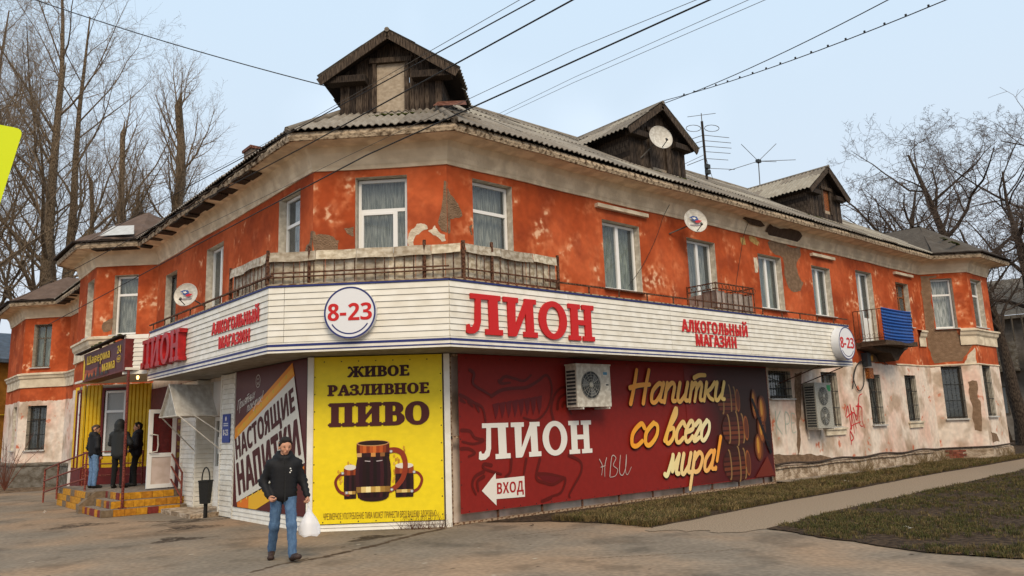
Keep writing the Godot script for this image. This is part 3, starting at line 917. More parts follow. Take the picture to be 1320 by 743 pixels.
	# frieze and soffit broken away in places
	for q in [[11.5, 13.5, 7.12, 7.44, 61], [10.2, 11.4, 7.3, 7.45, 62], [4.9, 5.3, 7.25, 7.3, 63]]:
		var mb2 := MB.new()
		var pts := rough(V2([q[0], q[2] + 0.1, q[0] + 0.5, q[2], q[1] - 0.2, q[2], q[1], q[3] - 0.1, q[1] - 0.3, q[3], q[0] + 0.1, q[3]]), 0.1, q[4])
		# follow the slope of the frieze
		var tr := Geometry2D.triangulate_polygon(pts)
		if tr.is_empty(): continue
		var i0 := mb2.v.size()
		for p in pts: mb2.vert(RIGHT.p(p.x, p.y, 0.075 + 0.135 * (p.y - 7.2) / 0.26 + 0.02), (RIGHT.nn - UP * 0.5).normalized())
		for k in range(0, tr.size(), 3):
			if (pts[tr[k + 1]] - pts[tr[k]]).cross(pts[tr[k + 2]] - pts[tr[k]]) > 0: mb2.tri_i(i0 + tr[k], i0 + tr[k + 1], i0 + tr[k + 2])
			else: mb2.tri_i(i0 + tr[k], i0 + tr[k + 2], i0 + tr[k + 1])
		part(b, "broken_frieze", mb2, MAT["rot"])
	# exposed bricks low on the plinth of the end bay
	var bm := BoxMesh.new()
	bm.size = Vector3(0.235, 0.062, 0.03)
	for r in 4:
		for k in 4:
			var s := -0.15 + k * 0.25 + (0.12 if r % 2 == 1 else 0.0)
			if s > 0.85 or (r == 3 and k == 0): continue
			if s > 0.12: piece(b, "brick", bm, mat("brick%d" % ((k + r) % 3), [hx("8a4a38"), hx("7a4436"), hx("955a48")][(k + r) % 3], 0.95, TEX["blot"], 1.5), Transform3D(END_SPLAY.basis(), END_SPLAY.p(s, 0.12 + r * 0.075, 0.105)))
	return b

# ---------------------------------------------------------------- roof
# corrugated sheets on a slope: u along the eave, w level direction up the slope, k rise per metre; limits a*s + b*t + c >= 0
func slope_sheets(parent: Node3D, A: Vector3, u: Vector3, w: Vector3, k: float, lim: Array, smax: float, tmax: float, sd: int, sw := 1.13, rl := 1.3, mats := ["slate0", "slate1", "slate2", "slate3"], fine := 4) -> void:
	var r := RandomNumberGenerator.new()
	r.seed = sd
	var up := (w + UP * k)
	var nr := (up.normalized()).cross(u).normalized()
	if nr.y < 0: nr = -nr
	var flip := u.cross(up).dot(nr) < 0
	var rows := int(ceil(tmax / rl))
	for j in rows:
		var shift := 0.0 if j % 2 == 0 else sw * 0.5
		for i in range(-1, int(ceil(smax / sw)) + 1):
			var a := i * sw + shift
			var lift := r.randf_range(0.0, 0.012)
			var slip := r.randf_range(-0.035, 0.03)
			var tilt := r.randf_range(-0.0005, 0.0005)
			var mk: String = mats[r.randi() % mats.size()]
			var mb := MB.new()
			var cols := int(round(sw / 0.15 * fine))
			var pa := -1
			for q in cols + 1:
				var s := a + (sw + 0.02) * q / cols
				var t0 := j * rl + slip
				var t1 := minf((j + 1) * rl + 0.1, tmax)
				var ok := s >= -0.001 and s <= smax
				for l in lim:
					var cst: float = l[0] * s + l[2]
					if absf(l[1]) < 1e-6:
						if cst < 0: ok = false
					elif l[1] > 0: t0 = maxf(t0, -cst / l[1])
					else: t1 = minf(t1, -cst / l[1])
				if not ok or t1 - t0 < 0.02:
					pa = -1
					continue
				var ph := TAU * s / 0.15
				var wv := 0.024 * cos(ph)
				var nn := (nr + u * (0.024 * TAU / 0.15) * sin(ph) * 0.8).normalized()
				var l0 := A + u * s + up * t0 + nr * (0.03 + wv + lift + tilt * q)
				var l1 := A + u * s + up * t1 + nr * (0.008 + wv + lift + tilt * q)
				var id := mb.v.size()
				mb.vert(l0, nn); mb.vert(l1, nn); mb.vert(l0 - nr * 0.014, -up); mb.vert(l0 - nr * 0.001, -up)
				if pa >= 0:
					for tr in [[pa, id, id + 1], [pa, id + 1, pa + 1], [pa + 2, id + 2, id + 3], [pa + 2, id + 3, pa + 3]]:
						if flip: mb.tri_i(tr[0], tr[2], tr[1])
						else: mb.tri_i(tr[0], tr[1], tr[2])
				pa = id
			if mb.ix.size() > 0: part(parent, "roof_sheet", mb, MAT[mk])

func roof(b: Node3D) -> void:
	var rt := group_node(b, "roof")
	var k := 0.62
	slope_sheets(rt, Vector3(8.46, 7.655, -11.47), Vector3(1, 0, 0), Vector3(0, 0, -1), k, [[1, -0.414, 0], [1, -1, 2.38], [-1, -1, 26.6], [0, -1, 4.73]], 26.6, 4.73, 1)
	var d7 := 0.70710678
	slope_sheets(rt, Vector3(6.09, 7.655, -13.84), Vector3(d7, 0, d7), Vector3(d7, 0, -d7), k, [[1, -0.414, 0], [-1, -0.414, 3.35]], 3.35, 4.04, 2)
	slope_sheets(rt, Vector3(6.09, 7.655, -13.84), Vector3(0, 0, -1), Vector3(1, 0, 0), k, [[1, -0.414, 0], [1, -1, 2.38], [0, -1, 4.73]], 28.6, 4.73, 3, 1.13, 1.3, ["slate1", "slate3", "slate1", "slate0"], 3)
	# boarding under the slates and the unseen rear slopes
	var un := MB.new()
	var ra := Vector3(10.82, 10.58, -16.2)
	var rb := Vector3(30.35, 10.58, -16.2)
	var rc := Vector3(10.82, 10.58, -42.4)
	var lo := Vector3(0, -0.03, 0)
	un.quad(Vector3(8.5, 7.63, -11.5), Vector3(35.0, 7.63, -11.5), rb + lo, ra + lo)
	un.tri(Vector3(6.12, 7.63, -13.84), Vector3(8.46, 7.63, -11.5), ra + lo)
	un.quad(Vector3(6.12, 7.63, -42.4), Vector3(6.12, 7.63, -13.84), ra + lo, rc + lo)
	un.tri(Vector3(35.0, 7.63, -11.5), Vector3(35.0, 7.63, -20.9), rb + lo)
	un.quad(Vector3(35.0, 7.63, -20.9), Vector3(15.5, 7.63, -20.9), ra + lo, rb + lo)
	un.quad(Vector3(15.5, 7.63, -20.9), Vector3(15.5, 7.63, -42.4), rc + lo, ra + lo)
	un.tri(Vector3(15.5, 7.63, -42.4), Vector3(6.12, 7.63, -42.4), rc + lo)
	part(rt, "boarding", un, MAT["plank1"])
	# ceiling below the loft keeps the rooms dark
	var ce := MB.new()
	ce.box(Vector3(24.5, 7.0, -16.3), Vector3(19.5, 0.08, 7.6)); ce.box(Vector3(10.9, 7.0, -28.5), Vector3(7.6, 0.08, 27.0))
	part(b, "ceiling", ce, MAT["plank1"])
	# ridge caps
	var rg := MB.new()
	rg.tube([ra + UP * 0.03, rb + UP * 0.03], [0.07], 8)
	part(rt, "ridge_cap", rg, MAT["slate1"])
	for q in [[Vector3(8.46, 7.68, -11.47), Vector3(10.14, 10.2, -15.52)], [Vector3(6.09, 7.68, -13.84), Vector3(10.14, 10.2, -15.52)]]:
		var hp := MB.new()
		hp.tube([q[0] + UP * 0.0, q[1] + UP * 0.05], [0.075], 7)
		part(rt, "hip_cap", hp, MAT["slate3"])
	# felted pavilion roofs over the bays
	var pav := [
		[[Vector3(30.72, 7.66, -11.47), Vector3(31.98, 7.66, -10.2), Vector3(35.08, 7.66, -10.2), Vector3(35.08, 7.66, -16.0)], Vector3(33.2, 9.32, -12.75), Vector3(33.2, 9.4, -14.4), "felt"],
		[[Vector3(6.09, 7.66, -30.05), Vector3(4.66, 7.66, -28.62), Vector3(4.66, 7.66, -25.78), Vector3(6.09, 7.66, -24.36)], Vector3(7.1, 9.27, -27.2), Vector3(8.3, 9.1, -27.6), "felt_brown"],
		[[Vector3(5.5, 7.66, -43.0), Vector3(4.63, 7.66, -42.5), Vector3(4.63, 7.66, -38.26), Vector3(6.09, 7.66, -36.8)], Vector3(7.1, 9.27, -40.0), Vector3(8.3, 9.1, -40.0), "felt_brown"]]
	var pi := 0
	for pv in pav:
		var e: Array = pv[0]
		for q in 4:
			var mb := MB.new()
			var c3: Array = [e[q], e[q + 1], pv[1]] if q < 3 else [e[3], pv[2], pv[1]]
			if q == 0 and pi == 1: c3 = [e[0], e[1], pv[1]]
			var n := 7
			for i in n:
				for j in n - i:
					var P := func(x: int, y: int) -> Vector3:
						var p: Vector3 = c3[0] + (c3[1] - c3[0]) * (float(x) / n) + (c3[2] - c3[0]) * (float(y) / n)
						return p + UP * (0.05 + 0.025 * sin(p.x * 5.1 + p.z * 3.3) + 0.02 * sin(p.z * 8.0 - p.x * 2.0))
					mb.tri(P.call(i, j), P.call(i + 1, j), P.call(i, j + 1))
					if i + j < n - 1: mb.tri(P.call(i + 1, j), P.call(i + 1, j + 1), P.call(i, j + 1))
			part(rt, "roof_felt", mb, MAT[pv[3]])
			var ed := MB.new()
			if q < 3:
				ed.bar(e[q] + UP * 0.02, e[q + 1] + UP * 0.02, 0.09, 0.05)
				part(rt, "drip_edge", ed, MAT["plank3"])
		var bk := MB.new()
		bk.tri(e[0], pv[1] + UP * 0.04, pv[2]); bk.tri(e[0], pv[2], e[3])
		part(rt, "roof_felt", bk, MAT[pv[3]])
		pi += 1
	# a grey tin sheet laid over one bay roof
	var ts := MB.new()
	var n3 := Vector3(-0.3, 0.9, 0.3).normalized() * 0.1
	ts.quad(Vector3(5.25, 7.76, -25.35) + n3, Vector3(6.05, 7.76, -24.55) + n3, Vector3(6.2, 8.2, -25.2) + n3, Vector3(5.75, 8.24, -25.8) + n3)
	part(rt, "tin_sheet", ts, MAT["tin"])
	# moss
	# small cushions lying on the slopes: place, spread along the eave, height of the slope there
	for q in [[Vector3(31.75, 8.12, -11.0), 0.5], [Vector3(32.3, 8.45, -11.5), 0.5], [Vector3(33.3, 8.47, -11.5), 0.4], [Vector3(8.05, 8.28, -13.3), 0.45], [Vector3(8.45, 8.28, -12.9), 0.4], [Vector3(17.4, 8.44, -12.72), 0.5], [Vector3(16.0, 8.44, -12.72), 0.4], [Vector3(24.6, 8.44, -12.72), 0.6]]:
		var mo := MB.new()
		for i in 34:
			var al: float = rng.randfn(0, 0.5) * q[1]
			var dn := Vector3(0.707, 0, 0.707) if q[0].x < 9.0 else Vector3(1, 0, 0)
			mo.ball(q[0] + dn * al + Vector3(0, rng.randf_range(-0.02, 0.02), rng.randf_range(-0.03, 0.05)), Vector3(0.06, 0.018, 0.05) * rng.randf_range(0.5, 1.3), 6)
		part(rt, "moss_tuft", mo, MAT["moss"])
	# chimneys
	for q in [[Vector3(9.2, 9.75, -23.2), 0.6], [Vector3(9.6, 9.9, -36.5), 0.6]]:
		var ch := MB.new()
		var p: Vector3 = q[0]
		ch.box(p + UP * 0.15, Vector3(q[1], 1.6, q[1]))
		var cm := part(rt, "chimney", ch, mat("chimney", hx("8d7f72"), 0.95, TEX["blot"], 0.8, 0, TEX["bump"], 1.5))
		var cc := MB.new()
		cc.box(p + UP * 0.99, Vector3(q[1] + 0.1, 0.09, q[1] + 0.1))
		part(rt, "chimney_cap", cc, MAT["rust_sheet"])
	# bare dark boards where the plaster has fallen from the left soffit
	for q in [[LEFT, 0.3, 8.6], [BAY_SPLAY, 0.2, 1.9], [MID_WALL, 0.5, 6.5]]:
		var sf: Face = q[0]
		var sx: float = q[1]
		while sx < q[2]:
			var wl := rng.randf_range(0.25, 0.6)
			if rng.randf() < 0.8:
				var sb := MB.new()
				var d0 := rng.randf_range(0.26, 0.4)
				fbox(sb, sf, sx, sx + wl - 0.03, 7.435 + rng.randf_range(-0.02, 0.02), 7.47, d0, 0.66 + rng.randf_range(-0.03, 0.04))
				part(rt, "soffit_board", sb, MAT["plank%d" % (rng.randi() % 4)])
			sx += wl
	# splintered boards hanging under the left eave
	for i in 26:
		var z := -14.9 - i * 0.36
		var bd := MB.new()
		bd.bar(Vector3(6.14, 7.63 + rng.randf_range(-0.05, 0.0), z), Vector3(6.1 - rng.randf() * 0.06, 7.57 + rng.randf_range(-0.06, 0.03), z - 0.3), 0.05, 0.02)
		part(rt, "eave_batten", bd, MAT["plank%d" % (i % 4)])

# a plank-clad dormer; f is its front plane, sc its middle
func dormer(b: Node3D, f: Face, sc: float, hw: float, y0: float, ye: float, ya: float, rw: float, over: float, back: float, win: Array, sd: int) -> void:
	var d := group_node(b, "dormer")
	var r := RandomNumberGenerator.new()
	r.seed = sd
	var sl := (ya - ye) / rw
	var topy := func(s: float) -> float: return ya - 0.07 - absf(s - sc) * sl
	var s := sc - hw
	while s < sc + hw - 0.02:
		var w := minf(r.randf_range(0.10, 0.16), sc + hw - s)
		var spans := [[y0, 99.0]]
		if s + w > win[0] and s < win[1]:
			if s < win[0] - 0.02: w = win[0] - s
			else:
				w = minf(w, win[1] - s)
				spans = [[y0, win[2]], [win[3], 99.0]]
		for sp in spans:
			var mb := MB.new()
			var a := s + 0.004
			var e := s + w - 0.006
			var da := r.randf_range(-0.008, 0.01)
			var lo: float = sp[0] - (r.randf_range(0.0, 0.05) if sp[0] == y0 else 0.0)
			var ta := minf(sp[1], topy.call(a))
			var te := minf(sp[1], topy.call(e))
			if ta - lo < 0.03: continue
			mb.hexa([f.p(a, lo, da), f.p(e, lo, da), f.p(e, lo, da - 0.025), f.p(a, lo, da - 0.025), f.p(a, ta, da), f.p(e, te, da), f.p(e, te, da - 0.025), f.p(a, ta, da - 0.025)])
			part(d, "plank", mb, MAT["plank%d" % (r.randi() % 4)])
		s += w
	# side planks
	for sg in [-1, 1]:
		var y := y0
		while y < ye - 0.02:
			var mb2 := MB.new()
			var x: float = sc + sg * (hw - 0.015)
			mb2.bar(f.p(x, y + 0.075, -0.03), f.p(x, y + 0.075, -back), 0.025, 0.142)
			part(d, "plank", mb2, MAT["plank%d" % (r.randi() % 4)])
			y += 0.15
	# dark loft behind the cracks
	var inn := MB.new()
	fbox(inn, f, sc - hw + 0.05, sc + hw - 0.05, y0, ye - 0.05, -0.09, -0.07)
	part(d, "lining", inn, MAT["plank3"])
	# window: board or pane in a wooden frame
	var fr := MB.new()
	fbox(fr, f, win[0] - 0.09, win[0], win[2], win[3], -0.02, 0.035); fbox(fr, f, win[1], win[1] + 0.09, win[2], win[3], -0.02, 0.035)
	fbox(fr, f, win[0] - 0.16, win[1] + 0.16, win[3], win[3] + 0.11, -0.02, 0.06)
	part(d, "window_frame", fr, MAT["plank2"])
	if win[1] > win[0]:
		var bo := MB.new()
		fbox(bo, f, win[0], win[1], win[2] + 0.12, win[3], -0.05, -0.03)
		part(d, "window_board", bo, MAT[win[4]])
		var bo2 := MB.new()
		fbox(bo2, f, win[0], win[1], win[2], win[2] + 0.115, -0.05, -0.02)
		part(d, "window_board", bo2, MAT["board_pale"])
	# returns of the eaves
	for sg in [-1, 1]:
		var re := MB.new()
		var a2: float = sc + sg * (hw - 0.62)
		var e2: float = sc + sg * (rw - 0.12)
		fbox(re, f, minf(a2, e2), maxf(a2, e2), ye - 0.08, ye + 0.07, -0.02, over - 0.06)
		part(d, "eave_return", re, MAT["plank1"])
	# barge boards
	for sg in [-1, 1]:
		var bb := MB.new()
		bb.bar(f.p(sc, ya - 0.06, over), f.p(sc + sg * (rw + 0.03), ye - 0.08, over), 0.03, 0.17, f.nn.cross(UP) if false else UP)
		part(d, "barge_board", bb, MAT["plank2"])
	var so := MB.new()
	for sg in [-1, 1]:
		var A := f.p(sc + sg * rw, ye - 0.02, over)
		var B := f.p(sc + sg * rw, ye - 0.02, -back)
		var C := f.p(sc, ya - 0.02, -back)
		var E := f.p(sc, ya - 0.02, over)
		if sg < 0: so.quad(E, A, B, C)
		else: so.quad(A, E, C, B)
	part(d, "boarding", so, MAT["plank1"])
	# corrugated covering: eave lines run along the dormer's depth
	slope_sheets(d, f.p(sc - rw - 0.04, ye, over + 0.04), -f.nn, f.u, sl, [], back + over, rw + 0.04, sd + 5, 1.13, 0.9)
	slope_sheets(d, f.p(sc + rw + 0.04, ye, over + 0.04), -f.nn, -f.u, sl, [], back + over, rw + 0.04, sd + 6, 1.13, 0.9)
	var rc := MB.new()
	rc.tube([f.p(sc, ya + 0.03, over + 0.05), f.p(sc, ya + 0.03, -back)], [0.055], 8)
	part(d, "ridge_cap", rc, MAT["slate3"])

func dormers(b: Node3D) -> void:
	var f1 := CORNER.moved(-0.6)
	dormer(b, f1, 1.475, 1.12, 8.3, 9.22, 10.2, 1.47, 0.3, 1.9, [1.16, 1.78, 8.5, 9.62, "board_pale"], 71)
	var f2 := RIGHT.moved(-0.61)
	dormer(b, f2, 16.38 - 8.755, 1.19, 8.3, 9.38, 10.41, 1.44, 0.25, 3.4, [7.3, 7.95, 8.5, 9.6, "plank2"], 72)
	dormer(b, f2, 25.45 - 8.755, 1.15, 8.3, 9.38, 10.36, 1.32, 0.25, 3.4, [16.6, 17.05, 8.75, 9.6, "brown_frame"], 73)
	# a rusty tin flap between slates and the corner dormer
	var fl := MB.new()
	fl.quad(CORNER.p(2.45, 8.42, -0.25), CORNER.p(3.2, 8.28, 0.0), CORNER.p(3.1, 8.62, -0.55), CORNER.p(2.5, 8.66, -0.6))
	part(b, "rust_flap", fl, MAT["rust_sheet"])

# ---------------------------------------------------------------- balconies
func balconies(b: Node3D) -> void:
	var g := group_node(b, "corner_balcony")
	var pts := [Vector3(5.71, 0, -15.55), Vector3(5.71, 0, -13.68), Vector3(8.30, 0, -11.09), Vector3(10.67, 0, -11.09)]
	var fl := MB.new() # floor slab
	for q in [[Vector3(5.76, 4.42, -15.5), Vector3(5.76, 4.42, -13.7), Vector3(6.79, 4.42, -14.1), Vector3(6.79, 4.42, -15.5)],
		[Vector3(5.76, 4.42, -13.7), Vector3(8.28, 4.42, -11.14), Vector3(8.75, 4.42, -12.17), Vector3(6.8, 4.42, -14.12)],
		[Vector3(8.28, 4.42, -11.14), Vector3(10.62, 4.42, -11.14), Vector3(10.62, 4.42, -12.17), Vector3(8.76, 4.42, -12.17)]]:
		fl.quad(q[0], q[1], q[2], q[3])
		fl.quad(q[3] - UP * 0.1, q[2] - UP * 0.1, q[1] - UP * 0.1, q[0] - UP * 0.1)
	part(g, "floor_slab", fl, MAT["plinth_grey"])
	for k in 3:
		var f := Face.new(pts[k].x, pts[k].z, pts[k + 1].x, pts[k + 1].z)
		# posts
		var ps: Array = [[0.0, f.L], [0.0, 0.78, 2.95, f.L], [0.0, 0.66, f.L]][k]
		for s in ps:
			var po := MB.new()
			po.bar(f.p(s, 4.42, 0.02), f.p(s, 5.15 + (0.05 if s > 0.1 and s < f.L - 0.1 else 0.0), 0.02), 0.045, 0.045)
			part(g, "post", po, MAT["rusty"])
		# flat sheets behind the bars
		var s2 := 0.02
		var i := 0
		while s2 < f.L - 0.05:
			var w := minf(rng.randf_range(0.42, 0.62), f.L - 0.02 - s2)
			var sh := MB.new()
			var n := 4
			for q in n:
				var a := s2 + w * q / n
				var e := s2 + w * (q + 1) / n - (0.006 if q == n - 1 else 0.0)
				var da := -0.035 + 0.012 * sin(a * 9.0)
				var de := -0.035 + 0.012 * sin(e * 9.0)
				sh.quad(f.p(a, 4.47, da), f.p(e, 4.47, de), f.p(e, 5.0, de - 0.01), f.p(a, 5.0, da - 0.01))
			part(g, "sheet_panel", sh, MAT["zinc%d" % ((i + k) % 3)])
			s2 += w
			i += 1
		# bent cap strips over the handrail
		s2 = 0.03
		while s2 < f.L - 0.06:
			var w2 := minf(rng.randf_range(0.65, 0.9), f.L - 0.03 - s2)
			var cp := MB.new()
			var lowy := 4.925 + rng.randf_range(-0.015, 0.015)
			var n2 := 8
			for q in n2:
				var a2 := s2 + w2 * q / n2
				var e2 := s2 + w2 * (q + 1) / n2 - (0.01 if q == n2 - 1 else 0.0)
				var wa := 0.012 * sin(a2 * 7.0 + k)
				var we := 0.012 * sin(e2 * 7.0 + k)
				cp.quad(f.p(a2, lowy + wa * 0.5, 0.05 + wa), f.p(e2, lowy + we * 0.5, 0.05 + we), f.p(e2, 5.10 + we * 0.4, 0.028), f.p(a2, 5.10 + wa * 0.4, 0.028))
				cp.quad(f.p(a2, 5.10 + wa * 0.4, 0.028), f.p(e2, 5.10 + we * 0.4, 0.028), f.p(e2, 5.11, -0.05), f.p(a2, 5.11, -0.05))
			part(g, "cap_strip", cp, MAT["zinc%d" % ((i + k + 2) % 3)])
			s2 += w2
			i += 1
		var s3 := 0.1
		while s3 < f.L - 0.05:
			var br := MB.new()
			br.bar(f.p(s3, 4.44, 0.02), f.p(s3, 5.0, 0.02), 0.014, 0.014)
			part(g, "bar", br, MAT["rusty"])
			s3 += rng.randf_range(0.17, 0.2)
		var rl := MB.new()
		rl.bar(f.p(0, 4.62, 0.045), f.p(f.L, 4.62, 0.045), 0.03, 0.025); rl.bar(f.p(0, 4.46, 0.025), f.p(f.L, 4.46, 0.025), 0.02, 0.03)
		part(g, "rail", rl, MAT["rusty"])
	# small balcony with a ringed railing
	var g2 := group_node(b, "ring_rail_balcony")
	var f2 := RIGHT.moved(0.9)
	var side := Face.new(16.36, -12.17, 16.36, -11.29)
	var side2 := Face.new(18.05, -11.29, 18.05, -12.17)
	var sl := MB.new()
	fbox(sl, RIGHT, 7.58, 9.32, 4.36, 4.48, 0.005, 0.92)
	part(g2, "floor_slab", sl, MAT["plinth_grey"])
	for e in [[f2, 16.36 - 8.755, 18.05 - 8.755], [side, 0.0, 0.88], [side2, 0.0, 0.88]]:
		var ff: Face = e[0]
		var ra := MB.new()
		for y in [5.17, 5.02, 4.53]: ra.bar(ff.p(e[1], y), ff.p(e[2], y), 0.03, 0.022)
		part(g2, "rail", ra, MAT["rusty"])
		var s4: float = e[1]
		while s4 < e[2] - 0.02:
			var rn := MB.new()
			var ring := []
			for q in 13: ring.append(ff.p(s4 + 0.075 + 0.065 * cos(TAU * q / 12), 5.095 + 0.065 * sin(TAU * q / 12)))
			rn.tube(ring, [0.007], 4, false)
			part(g2, "ring", rn, MAT["rusty"])
			s4 += 0.15
		var s5: float = e[1]
		var bi := 0
		while s5 <= e[2] + 0.01:
			var br2 := MB.new()
			br2.bar(ff.p(s5, 4.5), ff.p(s5, 5.03 if bi % 5 != 0 else 5.2), 0.016, 0.016)
			part(g2, "bar", br2, MAT["rusty"])
			s5 += 0.24
			bi += 1
		var s6: float = e[1] + 0.03
		while s6 < e[2] - 0.1:
			var w6 := minf(0.4, e[2] - 0.03 - s6)
			var pn := MB.new()
			fbox(pn, ff, s6, s6 + w6 - 0.012, 4.5, 4.97 + rng.randf_range(-0.05, 0.03), -0.05, -0.035)
			part(g2, "panel", pn, mat("panel%d" % (bi % 2), [hx("a89c94"), hx("8f8279")][bi % 2], 0.85, TEX["blot"], 1.0))
			s6 += w6
			bi += 1
	# balcony with the blue sheet
	var g3 := group_node(b, "blue_sheet_balcony")
	var sb := MB.new()
	prism(sb, RIGHT, rough(V2([16.55, 4.12, 18.75, 4.14, 19.25, 4.1, 19.2, 3.98, 18.7, 3.78, 18.35, 3.55, 18.1, 3.52, 17.8, 3.8, 16.9, 3.86, 16.55, 3.92]), 0.03, 5, 2), 0.004, 0.55)
	prism(sb, RIGHT, rough(V2([16.52, 4.135, 18.9, 4.15, 18.9, 4.0, 16.52, 3.97]), 0.03, 6, 2), 0.2, 1.02)
	part(g3, "floor_slab", sb, MAT["rot"])
	var f3 := RIGHT.moved(0.96)
	var sa := Face.new(25.3, -12.17, 25.3, -11.23)
	var sc2 := Face.new(27.5, -11.23, 27.5, -12.17)
	for e in [[sa, 0.0, 0.94], [f3, 16.55, 18.745], [sc2, 0.0, 0.94]]:
		var ff2: Face = e[0]
		var ra2 := MB.new()
		for y in [5.16, 4.22]: ra2.bar(ff2.p(e[1], y), ff2.p(e[2], y), 0.03, 0.022)
		part(g3, "rail", ra2, MAT["rusty"])
		var s7: float = e[1]
		while s7 <= e[2] + 0.01:
			var br3 := MB.new()
			br3.bar(ff2.p(s7, 4.14), ff2.p(s7, 5.16), 0.016, 0.016)
			part(g3, "bar", br3, MAT["rusty"])
			s7 += 0.16
		if ff2 == sa:
			for q in 5:
				var rn2 := MB.new()
				var rg2 := []
				for z in 11: rg2.append(ff2.p(0.12 + q * 0.17 + 0.06 * cos(TAU * z / 10), 4.32 + 0.06 * sin(TAU * z / 10)))
				rn2.tube(rg2, [0.006], 4, false)
				part(g3, "ring", rn2, MAT["rusty"])
	var bs := MB.new() # ribbed blue sheet, a little slack
	var rows := 44
	for q in rows:
		var ya := lerpf(4.10, 5.2, float(q) / rows)
		var yb := lerpf(4.10, 5.2, float(q + 1) / rows)
		for z in 10:
			var a3 := lerpf(16.5, 18.72, z / 10.0)
			var e3 := lerpf(16.5, 18.72, (z + 1) / 10.0)
			var D := func(s: float, y: float) -> float: return 0.035 + 0.022 * sin(y * TAU / 0.105) + 0.02 * sin(s * 3.1 + y * 2.0)
			var sag := func(s: float) -> float: return -0.03 * sin((s - 16.5) * 1.4)
			bs.quad(f3.p(a3, ya + sag.call(a3), D.call(a3, ya)), f3.p(e3, ya + sag.call(e3), D.call(e3, ya)), f3.p(e3, yb + sag.call(e3), D.call(e3, yb)), f3.p(a3, yb + sag.call(a3), D.call(a3, yb)))
	part(g3, "blue_sheet", bs, mat("blue_sheet", hx("1f57a8"), 0.5, TEX["blot"], 1.2), "blue ribbed plastic sheet tied over the railing")

# ---------------------------------------------------------------- shop canopy, front and banners
var FAS_L := Face.new(5.49, -20.33, 5.49, -13.10)
var FAS_C := Face.new(5.49, -13.10, 7.82, -10.88)
var FAS_R := Face.new(7.82, -10.88, 22.23, -10.88)
var SHOP_L := Face.new(6.5, -20.9, 6.5, -13.55)
var SHOP_C := Face.new(6.5, -13.55, 8.5, -12.0)
var SHOP_R := Face.new(8.5, -12.0, 19.45, -12.0)

func lap_board(p: Node3D, f: Face, a: float, e: float, y0: float, y1: float, d: float, m: Material) -> void:
	var mb := MB.new()
	mb.hexa([f.p(a, y0, d + 0.022), f.p(e, y0, d + 0.022), f.p(e, y0 + 0.004, d - 0.01), f.p(a, y0 + 0.004, d - 0.01), f.p(a, y1 - 0.004, d + 0.006), f.p(e, y1 - 0.004, d + 0.006), f.p(e, y1 - 0.002, d - 0.01), f.p(a, y1 - 0.002, d - 0.01)])
	part(p, "board", mb, m)

func round_sign(p: Node3D, f: Face, s: float, y: float, r: float, dep: float) -> void:
	var g := group_node(p, "round_sign")
	var N := 56
	var rim := PackedVector2Array()
	for k in N: rim.append(Vector2(s + cos(TAU * k / N) * r, y + sin(TAU * k / N) * r))
	var mb := MB.new()
	prism(mb, f, rim, 0.02, dep)
	part(g, "box", mb, MAT["sign_face"])
	var rg := MB.new()
	for k in N:
		var a := TAU * k / N
		var b := TAU * (k + 1) / N
		rg.quad(f.p(s + cos(a) * r * 0.93, y + sin(a) * r * 0.93, dep + 0.003), f.p(s + cos(a) * r * 0.995, y + sin(a) * r * 0.995, dep + 0.003), f.p(s + cos(b) * r * 0.995, y + sin(b) * r * 0.995, dep + 0.003), f.p(s + cos(b) * r * 0.93, y + sin(b) * r * 0.93, dep + 0.003))
	for k in 18:
		var a2 := PI * (1.18 + 0.64 * k / 18.0)
		var b2 := PI * (1.18 + 0.64 * (k + 1) / 18.0)
		rg.quad(f.p(s + cos(a2) * r * 0.78, y + sin(a2) * r * 0.78, dep + 0.003), f.p(s + cos(a2) * r * 0.83, y + sin(a2) * r * 0.83, dep + 0.003), f.p(s + cos(b2) * r * 0.83, y + sin(b2) * r * 0.83, dep + 0.003), f.p(s + cos(b2) * r * 0.78, y + sin(b2) * r * 0.78, dep + 0.003))
	part(g, "ring", rg, MAT["blue_band"])
	text_on(g, "hours", f, "8-23", false, true, Vector2(s - r * 0.85, y - r * 0.30), Vector2(r * 1.7, 0), Vector2(0, r * 0.66), dep + 0.003, 0.004, MAT["red_letter"])

